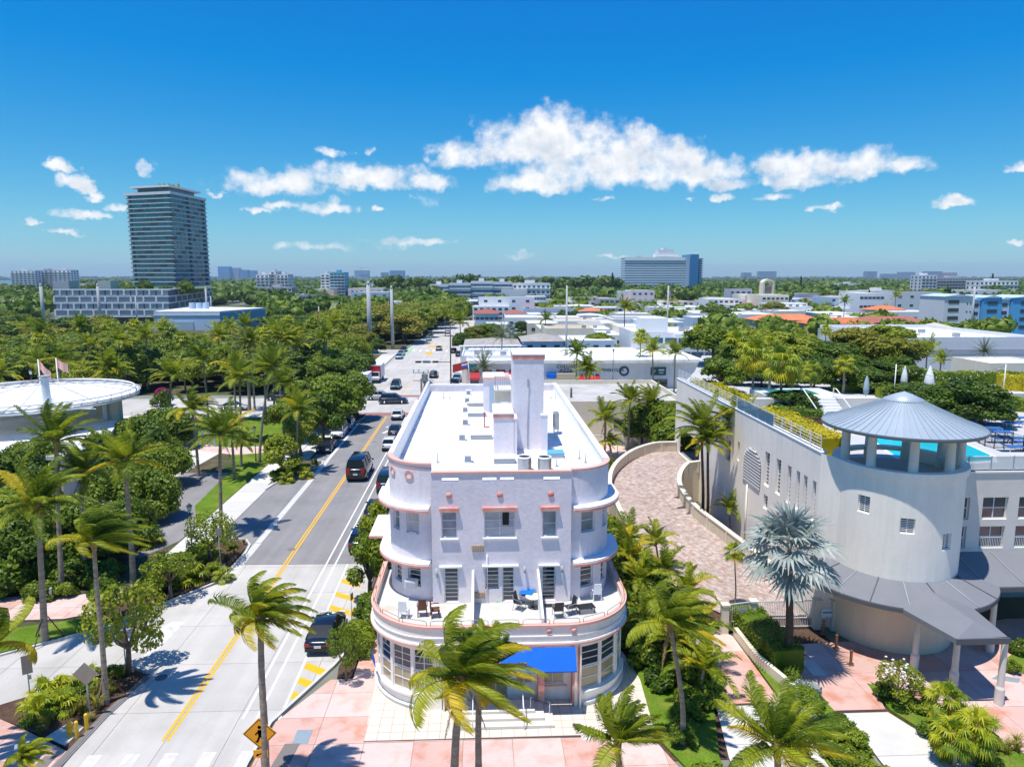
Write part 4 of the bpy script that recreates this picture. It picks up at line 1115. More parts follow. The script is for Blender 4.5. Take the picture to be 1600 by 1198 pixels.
for i, o in enumerate(og+og2):
 zm = 2.15
 up = (o[0], o[1], zm+.02, o[3]); dn = (o[0], o[1], o[2], zm-.02)
 hwin(tf, up, 1 if i < 2 else 2 if i in (2,3) else 1, 3, glass, 'shop_window', .06)
 hwin(tf, dn, 1 if i < 2 else 2 if i in (2,3) else 1, 2, glassy, 'shop_window', .06)
HB(MB().band(base_full[2:14], .78, .92, .16), 'sill_ledge', white); HB(MB().band(base_full[2:14], .70, .78, .10), 'sill_stripe', pinkl)
HB(MB().band(base_full[-15:-2], .78, .92, .16), 'sill_ledge', white)
HB(MB().band(base_full[:15], 0, .28, .14), 'plinth', greycol); HB(MB().band(base_full[:15], .28, .34, .17), 'plinth_stripe', white)
HB(MB().band(base_full[-15:], 0, .28, .14), 'plinth', greycol); HB(MB().band(base_full[-15:], .28, .34, .17), 'plinth_stripe', white)
# band of the terrace: lower lip, wall, coral lines, coping
HB(MB().band(full, 3.62, 3.82, .10, inn=-.2), 'terrace_lip', white); HB(MB().band(full, 3.66, 3.76, .13, inn=.10), 'lip_stripe', pinkl)
HB(MB().band(full, 3.83, 4.62, 0, inn=-.16), 'terrace_parapet', stuccow)
HB(MB().band(full, 4.62, 4.74, .07, inn=-.2), 'terrace_coping', pinkl)
HB(MB().band(full, 4.10, 4.16, .05, inn=0), 'band_moulding', white)
HB(MB().sheet(offset_path(full, -.1), 4.17), 'terrace_floor', M('terrace_floor_paint', (.56,.56,.53), .85, n1=.06, s1=1.0, col2=(.55,.48,.38), mixs=.8, mixlo=.55, mixhi=.75))
for x in (3.25, 4.5):
 HB(MB().lathe(0, 0, [(.14, 0), (.14, .06), (0, .06)], 12), 'band_medallion', pink)
md = [c for c in hotel.children if c.name.startswith('band_medallion')]
for c, x in zip(md, (3.3, 4.55)):
 c.rotation_euler = (R(90), 0, 0); c.location = (x+H0[0], 33.45+H0[1]+.005, 4.4)
# railing hoops on the coping
fp = Facade(full)
s = 1.0
while s < fp.L-1.9:
 pts = []
 for t_, zz in ((0, 4.74), (.0, 4.93), (.05, 5.0), (.4, 5.02), (.8, 5.02), (1.25, 5.0), (1.35, 4.93), (1.35, 4.74)):
  q = fp.pt(s+t_, .06); pts.append((q.x, q.y, zz))
 HB(MB().tube(pts, .018, 5), 'hoop_rail', rust); s += 1.55
# recessed centre of the ground floor
yw = 34.35
cxs = (-2.1, 4.68)
cf = Facade([(cxs[0], yw), (cxs[1], yw)])
oc = [(.25, 1.35, 1.0, 2.95), (2.1, 3.35, .12, 3.0), (3.75, 4.65, 1.0, 2.95), (5.1, 6.3, 1.0, 2.95)]
hpart(cf.wall(0, 3.7, oc, 'entrance_wall', stuccow, hotel, depth=.1))
for i, o in enumerate(oc): hwin(cf, o, 2, 2, glassy, 'door' if i == 1 else 'shop_window', .08)
HB(MB().b2(2.95, 4.35, yw-.05, yw, .86, .94), 'sill_stripe', pinkl)
for x in (-1.95, 2.95, 4.72):
 HB(MB().b2(x-.16, x+.16, 33.72, yw, 0, 3.6), 'coral_pilaster', pink)
HB(MB().b2(-2.1, -2.0, 33.5, yw, 0, 3.7), 'jamb', stuccow); HB(MB().b2(4.9, 4.98, 33.5, yw, 0, 3.7), 'jamb', stuccow)
HB(MB().b2(-2.1, 4.98, 33.5, yw, 3.6, 3.7), 'soffit', stuccow)
# awning
x0, x1 = -2.2, 4.62
HB(MB().add([(x0, 33.28, 3.62), (x1, 33.28, 3.62), (x1, 32.55, 2.72), (x0, 32.55, 2.72), (x0, 33.28, 3.58), (x1, 33.28, 3.58), (x1, 32.56, 2.66), (x0, 32.56, 2.66)],
[(3,2,1,0), (4,5,6,7), (0,1,5,4), (1,2,6,5), (2,3,7,6), (3,0,4,7)]), 'awning', bluecv)
sd = MB()
for x in (x0, x1): sd.add([(x, 33.28, 3.6), (x, 33.3, 2.72), (x, 32.56, 2.7), (x, 32.56, 2.66)], [(0, 1, 2, 3)])
HB(sd, 'awning_side', bluecv)
HB(MB().add([(-6.0, 35.9, 1.7), (-6.06, 35.9, 2.35), (-5.72, 35.1, 2.2), (-5.66, 35.1, 1.6), (-5.98, 35.9, 1.7), (-6.03, 35.9, 2.33)], [(0,1,2,3), (1,0,3,2)]), 'side_awning', bluecv)
# steps with handrails
for k, (ya, zt) in enumerate(((32.75, .42), (32.35, .28), (31.95, .14))):
 HB(MB().b2(-1.35-k*.05, 2.55+k*.45, ya, 33.7, .11 if k else .1, .11+zt), 'step', M('cream_step_%d' % k, (.66,.62,.54), .85, n1=.06, s1=2))
def rail(pts, nm='handrail'): return HB(MB().tube(pts, .028, 6), nm, white)
for x in (-.55, 1.95):
 rail([(x, 31.85, .12), (x, 31.85, 1.0), (x, 33.0, 1.42), (x, 33.0, .5)])
rail([(2.35, 33.0, .3), (2.35, 33.0, 1.1), (3.3, 32.9, .9), (3.3, 32.9, .1)])
# tall shaft, lift room and stair room on the roof
HB(MB().b2(2.05, 4.0, 45.4, 49.3, 10.8, 16.75), 'chimney_shaft', stucco)
sh = MB().b2(2.0, 4.06, 45.35, 49.36, 16.75, 17.05); HB(sh, 'shaft_cap', pink)
HB(MB().b2(1.97, 4.09, 45.32, 49.4, 17.05, 17.12), 'shaft_cap', white)
HB(MB().tube([(2.98, 45.36, 15.2), (2.98, 45.36, 10.9)], .04, 6), 'conduit', greywall)
HB(MB().b2(2.94, 3.02, 45.3, 45.4, 15.0, 15.5), 'antenna_mount', greywall)
HB(MB().b2(3.8, 4.25, 45.1, 45.4, 10.8, 13.1), 'buttress', stucco); HB(MB().b2(3.78, 4.27, 45.08, 45.42, 13.1, 13.2), 'coping', white)
HB(MB().b2(2.04, 2.2, 44.0, 45.4, 10.8, 13.1), 'buttress', stucco); HB(MB().b2(2.0, 2.22, 43.98, 45.42, 13.1, 13.2), 'coping', white)
HB(MB().b2(.75, 2.02, 44.3, 47.5, 10.8, 13.15), 'lift_room', stucco)
HB(MB().b2(.70, 2.0, 44.25, 47.6, 13.15, 13.42), 'lift_room_cap', pink); HB(MB().b2(.68, 2.0, 44.22, 47.7, 13.42, 13.5), 'lift_room_cap', white)
HB(MB().b2(.1, 2.5, 58.5, 61.5, 10.8, 13.6), 'stair_room', stucco)
HB(MB().b2(.05, 2.3, 58.4, 61.6, 13.6, 13.75), 'stair_room_cap', pinkl); HB(MB().b2(.1, 1.9, 58.45, 61.5, 13.75, 13.82), 'stair_room_cap', white)
HB(MB().b2(.62, 1.5, 58.43, 58.5, 10.85, 13.0), 'stair_door', paleblue)
# open steel stair / platform between the rooms
st = MB()
for (x, y) in ((.95, 50.2), (2.0, 50.2), (.95, 52.4), (2.0, 52.4)): st.box(x, y, 12.4, .07, .07, 3.2)
for z in (14.0,): st.box(1.5, 51.3, z, 1.25, 2.3, .06)
HB(st, 'platform_frame', greycol)
HB(MB().b2(.92, 2.05, 50.12, 50.18, 13.2, 13.95), 'platform_screen', M('buff_board', (.50,.46,.38), .8, n1=.1, s1=3))
rl = MB()
for k in range(9): rl.box(.95+k*.13, 50.2, 14.5, .02, .02, 1.0)
for k in range(12): rl.box(.95, 50.2+k*.2, 14.5, .02, .02, 1.0)
rl.box(1.5, 50.2, 15.0, 1.15, .04, .04); rl.box(.95, 51.3, 15.0, .04, 2.3, .04)
HB(rl, 'platform_railing', greywall)
def W(mb, name, mat, th, sub=None):
 """build in place as a part of thing th (which stands at its own base, unrotated)"""
 if sub: return mb.build(name, mat, sub)
 o = mb.build(name, mat, th); o.location = tuple(o.location[i]-th.location[i] for i in range(3)); return o
def wpart(o, th): o.location = tuple(o.location[i]-th.location[i] for i in range(3)); return o
# ------------------------------------------------------------------ small roof and terrace things of the hotel
def thing1(mb, name, mat, label, cat, group=None, loc=(0, 0, 0), rz=0):
 return tag(mb.build(name, mat, None, loc, rz), label, cat, group)
def condenser(x, y, z, label):
 e = empty('air_conditioner', (x, y, z), 0, label, 'air conditioner', 'round condenser units at the front edge of the hotel roof')
 MB().cyl(0, 0, .02, .78, .40, n=22).build('body', metalg, e)
 MB().lathe(0, 0, [(.42, .76), (.42, .84), (.33, .84), (.33, .8)], 22).build('top_ring', framew, e)
 MB().cyl(0, 0, .78, .80, .33, n=18).build('fan_recess', black, e)
 f = MB()
 for k in range(5): f.box(.14*math.cos(k*1.2566), .14*math.sin(k*1.2566), .815, .28, .1, .012, k*1.2566)
 f.build('fan', metald, e)
 g = MB()
 for k in range(22):
  a = -.9+k*.14
  g.box(.405*math.cos(a), .405*math.sin(a), .4, .012, .03, .68, a)
 g.build('coil_fins', rust, e)
 return e
condenser(2.45, 40.4, 10.83, 'left round condenser with a dark fan at the front edge of the white roof')
condenser(3.62, 40.3, 10.83, 'right round condenser with a dark fan at the front edge of the white roof')
for i, (px, py, w, h_) in enumerate(((745, 741, 0, 0), (752, 685, 0, 0), (745, 650, 0, 0), (743, 634, 0, 0), (795, 634, 0, 0))):
 x, y = spot(px, py, 10.9)
 y += .4
 lab = ['low grey box duct in front of the coral topped lift room', 'low grey flat unit nearest the front in the row left of the shaft', 'pale grey flat unit beside the red standpipe', 'low grey flat unit farthest back in the row', 'small grey unit on the roof under the steel platform'][i]
 if i == 0: x, y = 1.35, 42.2
 e = empty('roof_unit', (x, y, 10.83), 0, lab, 'roof unit', 'flat units on the white hotel roof')
 MB().box(0, 0, .16, 1.5 if i else 1.3, .7, .26).build('casing', greywall, e)
 g = MB()
 for k in range(9): g.box(-.6+k*.15, -.355, .16, .05, .012, .18)
 g.build('slot', greywall, e); MB().box(0, 0, .305, 1.54 if i else 1.34, .74, .03).build('lid', roofw2, e)
vents = [(732, 722), (728, 670), (726, 658), (730, 640), (734, 626), (728, 708)]
for i, (px, py) in enumerate([(731, 722), (727, 664), (727, 644), (730, 629), (732, 617), (722, 688)]):
 x, y = spot(px, py, 10.85)
 e = empty('roof_vent', (x, y, 10.82), 0, 'white hooded vent on the hotel roof, number %s counted from the front' % ['one', 'three', 'four', 'five', 'six', 'two'][i], 'roof vent', 'white hooded vents in a line on the hotel roof')
 MB().box(0, 0, .03, .75, .75, .06, taper=.7).build('curb', white, e)
 MB().box(0, 0, .26, .42, .42, .42, taper=.85).build('stack', greywall, e); MB().box(0, 0, .5, .52, .52, .07).build('cap', white, e)
x, y = spot(757, 667, 10.85)
e = empty('standpipe', (x, y, 10.82), 0, 'red upright standpipe on the white hotel roof', 'pipe'); MB().tube([(0, 0, 0), (0, 0, 1.15)], .045, 7).build('pipe', p_red, e); MB().box(.18, 0, .04, .4, .1, .08).build('foot', p_red, e); MB().box(0, 0, 1.12, .14, .1, .1).build('valve', p_red, e)
x, y = spot(858, 677, 10.85)
e = empty('air_conditioner', (x+.5, y, 10.82), 0, 'upright grey condenser on a stand right of the tall shaft', 'air conditioner')
MB().box(0, 0, 1.0, .35, .95, 1.15).build('body', metalg, e)
g = MB()
for k in range(7): g.box(-.18, -.4+k*.13, 1.0, .012, .05, .95)
g.build('grille', metald, e); s_ = MB()
for sx_ in (-.15, .15):
 for sy_ in (-.4, .4): s_.box(sx_, sy_, .22, .05, .05, .44)
s_.build('stand', greywall, e)
x, y = spot(866, 716, 10.85)
e = empty('roof_hatch', (x+.15, y+.6, 10.82), 0, 'dark blue roof hatch lid right of the round condensers', 'roof hatch'); MB().box(0, 0, .13, .98, 1.0, .26).build('curb', greywall, e); MB().box(0, 0, .29, 1.04, 1.06, .06).build('lid', tealwall, e)
for i, (px, py) in enumerate(((684, 722), (870, 728), (905, 716), (915, 722), (693, 622), (703, 622), (861, 622), (868, 622))):
 x, y = spot(px, py, 10.85)
 thing1(MB().tube([(0, 0, 0), (0, 0, .62)], .035, 6).cyl(0, 0, 0, .05, .12, n=8), 'vent_pipe', greywall, 'thin grey vent pipe standing up from the white hotel roof', 'pipe', 'thin vent pipes on the hotel roof', (x, y, 10.82))
px_ = MB().tube([(0, 0, .12), (1.6, -.5, .1), (3.0, -.35, .08)], .035, 6)
x, y = spot(868, 680, 10.85); thing1(px_, 'roof_pipe', white, 'pale pipe running across the right side of the white roof', 'pipe', None, (x+.4, y, 10.82))
# terrace furniture
def metal_chair(x, y, z, rz, label, seatm=metald, name='patio_chair', group='chairs on the terrace'):
 e = empty(name, (x, y, z), rz, label, 'chair', group)
 MB().box(0, 0, .42, .5, .48, .03).build('seat', seatm, e)
 MB().add([(-.25, .22, .42), (.25, .22, .42), (.23, .34, .95), (-.23, .34, .95), (-.25, .25, .42), (.25, .25, .42), (.23, .37, .95), (-.23, .37, .95)], [(0,1,2,3), (7,6,5,4), (0,4,5,1), (1,5,6,2), (2,6,7,3), (3,7,4,0)]).build('backrest', seatm, e)
 for s_ in (-1, 1):
  MB().tube([(.27*s_, -.24, 0), (.27*s_, -.22, .62), (.27*s_, .25, .66), (.25*s_, .3, .9)], .016, 5).build('arm_frame', greywall, e)
  MB().tube([(.25*s_, .3, 0), (.25*s_, .22, .42)], .016, 5).build('leg', greywall, e)
 return e
def terr(px, py): return spot(px, py, 4.2)
x, y = terr(812, 951); metal_chair(x, y, 4.17, R(60), 'dark mesh patio chair left of the round white table')
x, y = terr(872, 962); metal_chair(x, y, 4.17, R(-175), 'grey patio chair facing the street on the right part of the terrace')
x, y = terr(890, 958); metal_chair(x, y, 4.17, R(-70), 'dark mesh patio chair between the low table and grey chair')
x, y = terr(833, 948)
e = empty('round_table', (x, y, 4.17), 0, 'round white patio table beside the blue towel', 'table'); MB().cyl(0, 0, .62, .66, .42, n=22).build('tabletop', cream, e); MB().tube([(0, 0, 0), (0, 0, .62)], .03, 6).build('stem', metald, e)
b_ = MB()
for k in range(4): b_.tube([(0, 0, .05), (.28*math.cos(k*1.571+.4), .28*math.sin(k*1.571+.4), .01)], .02, 5)
b_.build('base', metald, e)
x, y = terr(823, 945)
c_ = metal_chair(x+.05, y+.5, 4.17, R(-20), 'patio chair hidden under a bright blue towel', bluetowel)
thing1(MB().add([(-.3, .45, .97), (.2, .42, 1.02), (.3, .2, .55), (.28, -.3, .5), (-.25, -.32, .48), (-.34, -.1, .3), (-.3, .3, .5)], [(0, 1, 2, 6), (6, 2, 3, 4), (6, 4, 5)]), 'towel', bluetowel, 'bright blue towel thrown over a chair on the terrace', 'towel', None, (x+.05, y+.35, 4.2), R(-20)).scale = (1.35,)*3
x, y = terr(915, 955); e = empty('low_table', (x, y, 4.17), R(12), 'low dark slatted table at the right end of the terrace', 'table')
for k in range(6): MB().box(0, -.25+k*.1, .34, .95, .08, .03).build('slat', metald, e)
for sx_ in (-.42, .42):
 for sy_ in (-.24, .24): MB().box(sx_, sy_, .16, .04, .04, .33).build('leg', metald, e)
x, y = terr(861, 945); e = empty('doormat', (x, y, 4.175), 0, 'dark door mat in front of the right balcony door', 'mat'); MB().box(0, 0, .01, .7, .4, .015).build('mat', metald, e)
def plastic_chair(x, y, z, rz, label, mat=white):
 e = empty('plastic_chair', (x, y, z), rz, label, 'chair', 'solid chairs on the terrace')
 MB().box(0, 0, .42, .5, .46, .05).build('seat', mat, e)
 MB().box(0, .24, .7, .48, .05, .6, taper=.85).build('backrest', mat, e)
 for s_ in (-1, 1):
  MB().box(.26*s_, 0, .62, .05, .46, .04).build('armrest', mat, e)
  for t_ in (-.2, .2): MB().box(.23*s_, t_, .2, .06, .06, .42, taper=.8).build('leg', mat, e)
 return e
x, y = terr(631, 963); plastic_chair(x, y, 4.17, R(170), 'white plastic chair at the left end of the terrace')
x, y = terr(660, 960); plastic_chair(x, y, 4.17, R(185), 'brown wicker chair beside the white plastic chair', brownwd)
x, y = terr(680, 962); plastic_chair(x, y, 4.17, R(100), 'brown wicker chair turned sideways near the palm crown', brownwd)
x, y = terr(937, 935); c_ = plastic_chair(x-.2, y, 4.17, R(190), 'white covered chair at the right bend of the terrace');
x, y = terr(777, 939); thing1(MB().cyl(0, 0, 0, .12, .16, .1, n=10).tube([(0, 0, .1), (.02, .05, .9)], .015, 5), 'broom', greenp, 'green broom and dustpan leaning by the balcony door', 'broom', None, (x, y, 4.17))
# ------------------------------------------------------------------ beige building on the right with its round tower
bld = empty('garage_building', (21.5, 42.0, 0), 0, 'long beige building with louvred windows and round tower, pool deck on its roof', 'building')
DZ = 10.0
CX, CY, CR = 25.58, 41.5, 3.6
wallL = [(21.4, 76.5), (21.4, 42.9), (22.05, 41.2)]
fw_ = Facade(wallL)
def sY(y): return 76.5-y
oW = [(sY(51.6), sY(50.7), 6.4, 9.0), (sY(49.5), sY(48.7), 6.4, 9.0), (sY(47.6), sY(47.0), 6.3, 9.0), (sY(46.2), sY(45.65), 6.3, 9.0), (sY(45.1), sY(44.55), 6.3, 9.0), (sY(43.8), sY(43.3), 6.3, 9.0),
 (sY(51.5), sY(50.7), 4.6, 5.7), (sY(49.3), sY(48.5), 4.4, 5.5), (sY(47.0), sY(46.3), 3.9, 5.2), (sY(60.0), sY(59.0), 6.2, 8.0), (sY(57.4), sY(56.9), 6.8, 8.4)]
opening = (sY(75.0), sY(67.6), 3.05, 5.9)
wl_ = fw_.wall(0, 11.0, oW+[opening], 'wall', stuccow, bld, depth=.2); wpart(wl_, bld)
W(MB().b2(21.62, 26, 67, 75.6, 2.9, 3.0), 'ramp_floor', asphalt, bld); W(MB().b2(21.61, 25.9, 67.2, 75.5, 5.95, 6.1), 'ramp_ceiling', greywall, bld)
W(MB().b2(25.9, 26.1, 66, 77, 0, 10), 'inner_wall', greywall, bld)
for i, o in enumerate(oW):
 w = fw_.window(o, framew, glass if i in (0, 1, 6, 7, 8, 9, 10) else glassb, bld, 2, 9 if i < 6 else 4, depth=.18, fw=.05, mw=.05, name='louvred_window'); wpart(w, bld)
# arched louvre
ya, yb, zb, zt = 55.8, 52.2, 5.7, 8.1
cyy, rr_ = (ya+yb)/2, (ya-yb)/2
zs_ = zt-.7
out = [(ya, zb), (yb, zb), (yb, zs_)] + [(cyy-rr_*math.cos(R(180*k/14)), zs_+1.15*math.sin(R(180*k/14))) for k in range(1, 14)] + [(ya, zs_)]
W(MB().add([(21.385, y, z) for y, z in out], [tuple(range(len(out)))]), 'arched_louvre', metald, bld)
k = 0
z = zb+.1
while z < zs_+1.1:
 half = rr_ if z < zs_ else rr_*math.sqrt(max(0, 1-((z-zs_)/1.15)**2))
 if half > .2: W(MB().box(21.34, cyy, z, .09, 2*half-.08, .12), 'louvre_slat', framew, bld)
 z += .24
W(MB().b2(21.36, 21.9, 42.9, 76.5, 11.0, 11.08), 'coping', white, bld)
W(MB().b2(21.62, 21.7, 42.9, 76.5, 9.9, 11.0), 'parapet_inner', stuccow, bld)
# white railing on the wall: panels between posts, each panel a part
def rail_panel(y0, y1, zz, n=5, par=bld):
 m = MB()
 for y in (y0, y1): m.box(21.5, y, zz+.5, .05, .05, 1.0)
 for k in range(n): m.box(21.5, (y0+y1)/2, zz+.12+k*.83/(n-1), .03, abs(y1-y0)-.05, .03)
 W(m, 'railing_panel', framew, par)
y = 43.2
while y < 76: rail_panel(y, min(y+1.45, 76.2), 11.08); y += 1.5
y = 50.6
while y < 57: W(MB().b2(21.44, 21.46, y, y+1.4, 11.15, 11.95), 'blue_glass_panel', M('blue_glass_infill', (.10,.22,.34), .12, .6), bld) if y < 52 else W(MB().b2(21.44, 21.46, y, y+1.4, 11.15, 11.95), 'glass_panel', bpy.data.materials['blue_glass_infill'], bld); y += 1.5
# stains/downpipe shade is left to the light; scupper pipes
W(MB().tube([(21.3, 54.6, 5.5), (21.3, 54.6, 0.2)], .07, 6), 'drain_pipe', stuccow, bld)
# the drum
def P2(r, a): return (CX+r*math.cos(R(a)), CY+r*math.sin(R(a)))
drum = [P2(CR, a) for a in np.linspace(155, 390, 60)]
fd = Facade(drum)
def aD(px, Y0): return fd.nearest(*Y0)
def drum_hit(px, py):
 r = ray(px, py); dx, dy = r[0], r[1]; A = dx*dx+dy*dy; B = -2*(dx*CX+dy*CY); C_ = CX*CX+CY*CY-CR*CR
 t = (-B-math.sqrt(max(0, B*B-4*A*C_)))/(2*A); return fd.nearest(r[0]*t, r[1]*t), CAM_H+r[2]*t
oD = []
for (xa, xb, y0, y1) in ((1340, 1359, 774, 801), (1406, 1430, 810, 834), (1473, 1486, 834, 859), (1291.5, 1302, 766, 801)):
 sa, za = drum_hit(xa, (y0+y1)/2); sb, zb_ = drum_hit(xb, (y0+y1)/2); _, z1_ = drum_hit((xa+xb)/2, y0); _, z0_ = drum_hit((xa+xb)/2, y1)
 oD.append((min(sa, sb), max(sa, sb), z0_, z1_))
dw = fd.wall(4.3, 10.75, oD, 'tower_wall', stuccow, bld, depth=.15); wpart(dw, bld)
for p in dw.data.polygons: p.use_smooth = False
for o in oD: wpart(fd.window(o, framew, glass, bld, 2, 8, depth=.12, fw=.05, mw=.045, name='louvred_window'), bld)
dl = fd.wall(0, 4.3, [], 'tower_base_wall', tanlime, bld); wpart(dl, bld)
W(MB().band([P2(CR, a) for a in np.linspace(158, 392, 70)], 10.55, 10.75, .1, inn=0), 'rim_moulding', stuccow, bld)
W(MB().band([P2(CR, a) for a in np.linspace(0, 360, 72)], 10.75, 11.0, .14, inn=-.35), 'rim', stuccow, bld)
W(MB().sheet([P2(CR-.2, a) for a in range(0, 360, 8)], 10.2), 'gazebo_floor', deckm, bld)
W(MB().band([P2(CR-.34, a) for a in np.linspace(150, 400, 60)], 10.2, 10.99, -.02, inn=-.04), 'rim_inside', stuccow, bld)
# gazebo: columns and standing-seam roof of single panels
gz = empty('gazebo', (CX, CY, 10.2), 0, 'round gazebo with blue grey conical metal roof on top of the round tower', 'gazebo')
def G2(mb, n, m, sub=None): return W(mb, n, m, gz, sub)
NC = 9; RC = 3.2; ZE = 13.15
for k in range(NC):
 a = R(212+k*40); x, y = CX+RC*math.cos(a), CY+RC*math.sin(a)
 c = G2(MB().cyl(x, y, 10.98 if True else 10.2, ZE-.1, .27, .24, n=14), 'column', greycol)
 G2(MB().cyl(x, y, 10.2, 10.98, .30, n=14), 'column_base', greycol)
RE = 4.5; ZA = 15.15; RI = .95
prof = lambda r: ZE + (ZA-ZE)*(1-r/RE)**1.12
NP = 60
for k in range(NP):
 a0, a1 = 2*math.pi*k/NP, 2*math.pi*(k+1)/NP
 v = []; f = []
 rs = [RI-.1, RI+.9, RI+1.9, RI+2.8, RE]
 for r in rs:
  for a in (a0, a1): v.append((CX+r*math.cos(a), CY+r*math.sin(a), prof(r)))
 for i in range(len(rs)-1): f.append((i*2+1, i*2, i*2+2, i*2+3))
 # raised seam on one edge
 b0 = len(v)
 for r in rs:
  z = prof(r); w = .018
  t = (-math.sin(a0), math.cos(a0))
  v += [(CX+r*math.cos(a0)-t[0]*w, CY+r*math.sin(a0)-t[1]*w, z+.05), (CX+r*math.cos(a0)+t[0]*w, CY+r*math.sin(a0)+t[1]*w, z+.05), (CX+r*math.cos(a0)+t[0]*w, CY+r*math.sin(a0)+t[1]*w, z-.01), (CX+r*math.cos(a0)-t[0]*w, CY+r*math.sin(a0)-t[1]*w, z-.01)]
 for i in range(len(rs)-1):
  p = b0+i*4; f += [(p, p+1, p+5, p+4), (p+1, p+2, p+6, p+5), (p+3, p, p+4, p+7)]
 G2(MB().add(v, f), 'roof_panel', seam)
G2(MB().lathe(CX, CY, [(0, ZA+.02), (.45, ZA-.14), (1.12, prof(1.12)+.10), (1.12, prof(1.12)+.04)], 24), 'roof_cap', seam)
G2(MB().lathe(CX, CY, [(RE+.02, ZE+.06), (RE+.05, ZE-.02), (RE+.02, ZE-.14), (RE-.1, ZE-.14), (RE-.1, ZE-.05)], 72), 'eaves_gutter', seamd)
G2(MB().lathe(CX, CY, [(RE-.1, ZE-.1), (3.0, ZE+.05), (.1, ZE+.9)], 40), 'ceiling', greywall)
G2(MB().lathe(CX, CY, [(RC+.28, ZE-.12), (RC+.28, ZE-.36), (RC-.2, ZE-.36), (RC-.2, ZE-.12)], 40), 'ring_beam', greycol)
# front wall right of the tower
yF = 41.9
fr2 = Facade([(28.3, yF), (62, yF)])
sx2 = lambda x: x-28.3
oF2 = []
for k in range(12):
 x = 29.0+k*2.35+ (.15 if k else 0)
 oF2 += [(sx2(x), sx2(x+1.65), 6.85, 8.3), (sx2(x-.05), sx2(x+1.6), 4.95, 6.4)]
w_ = fr2.wall(4.0, 9.9, oF2, 'wall', greycol, bld, depth=.2); wpart(w_, bld)
for i, o in enumerate(oF2): wpart(fr2.window(o, framew, glass, bld, 2, 2, depth=.16, fw=.07, mw=.06), bld)
for i, o in enumerate(oF2[1:12:2]):
 g = MB()
 n_ = 14
 for k in range(n_): g.box(28.3+o[0]+.1+k*(o[1]-o[0]-.2)/(n_-1), yF+.10, 5.3, .025, .02, .6)
 g.box(28.3+(o[0]+o[1])/2, yF+.10, 5.62, o[1]-o[0]-.14, .03, .04); W(g, 'window_guard', framew, bld)
W(MB().b2(28.2, 62, yF-.08, yF+.3, 9.9, 10.0), 'coping', white, bld)
W(MB().sheet([(28.3, yF+3.5), (62, yF+3.5), (62, yF+3.6), (28.3, yF+3.6)], 3.9), 'soffit', greywall, bld)
W(MB().b2(28.3, 62, yF+3.3, yF+3.5, 0, 4), 'ground_floor_wall', greywall, bld); W(MB().b2(28.3, 62, yF+.1, yF+3.3, 3.85, 4.0), 'soffit', greywall, bld)
# terrace glass railing
k = 28.9
while k < 60:
 W(MB().b2(k+.03, k+1.42, yF+.02, yF+.035, 10.08, 10.9), 'glass_rail_panel', M('clear_rail_glass', (.42,.52,.54), .08, .6, alpha=.45) if 'clear_rail_glass' not in bpy.data.materials else bpy.data.materials['clear_rail_glass'], bld)
 W(MB().box(k, yF+.03, 10.5, .05, .06, .95), 'rail_post', greywall, bld); k += 1.45
W(MB().b2(28.3, 60, yF, yF+.06, 10.92, 10.96), 'top_rail', framew, bld)
# deck with the pool cut in
pool_pts = [spot(1352, 682, DZ), spot(1393, 712, DZ), spot(1404, 718, DZ), spot(1470, 722, DZ), spot(1530, 724, DZ), spot(1560, 722, DZ), spot(1556, 712, DZ), spot(1512, 693, DZ), spot(1470, 683, DZ), spot(1430, 676, DZ), spot(1380, 674, DZ)]
W(MB().prism([(21.7, 42.95), (21.7, 76.5), (27.5, 90), (34, 108), (54, 108), (47, 82), (95, 79.5), (75, yF+.05), (28.3, yF+.05), (27, 41.8), (22.3, 41.9)], DZ-.3, DZ), 'deck', deckm, bld)
W(MB().prism(offset_path(pool_pts, .0), DZ-.02, DZ+.008), 'pool_coping', white, bld)
cxp = sum(p[0] for p in pool_pts)/len(pool_pts); cyp = sum(p[1] for p in pool_pts)/len(pool_pts)
pw = [(cxp+(p[0]-cxp)*.93, cyp+(p[1]-cyp)*.88) for p in pool_pts]
tag(W(MB().prism(pw, DZ-.01, DZ+.014), 'pool_water', poolw, bld), None)
# canopies: ring canopy round the drum, run to the street, run along the building
def canopy_piece(pts4, name='canopy_panel'):
 v = [(*p,) for p in pts4]; m = MB()
 m.add([v[0], v[1], v[2], v[3]] + [(q[0], q[1], q[2]-.03) for q in v], [(0,1,2,3), (7,6,5,4), (0,4,5,1), (1,5,6,2), (2,6,7,3), (3,7,4,0)])
 return m
cn = empty('entrance_canopy', (24.5, 36.5, 0), 0, 'dark grey fabric canopy curving round the tower and reaching to the pavement on round columns', 'canopy')
RO = 5.75; ZO, ZI = 3.85, 4.55
A0, A1 = 170, 330
nseg = 16
for k in range(nseg):
 a, b_ = A0+(A1-A0)*k/nseg, A0+(A1-A0)*(k+1)/nseg
 sub = 3; v = []; f = []
 for i in range(sub+1):
  q = a+(b_-a)*i/sub
  v += [(*P2(CR+.02, q), ZI), (*P2(RO, q), ZO), (*P2(RO, q), ZO-.28), (*P2(CR+.02, q), ZI-.04)]
 for i in range(sub):
  p = i*4; f += [(p, p+1, p+5, p+4), (p+1, p+2, p+6, p+5), (p+3, p, p+4, p+7), (p+2, p+3, p+7, p+6)]
 W(MB().add(v, f), 'canopy_panel', canvas, cn)
W(MB().band([P2(RO, a) for a in np.linspace(A0, A1, 60)], ZO-.3, ZO-.06, .02, inn=0), 'canopy_valance', canvasd, cn)
for k in range(0, nseg, 2):
 a = A0+(A1-A0)*k/nseg
 W(MB().tube([(*P2(CR+.05, a), ZI+.02), (*P2(RO, a), ZO+.02)], .03, 5), 'canopy_rib', canvasd if k % 4 else greywall, cn)
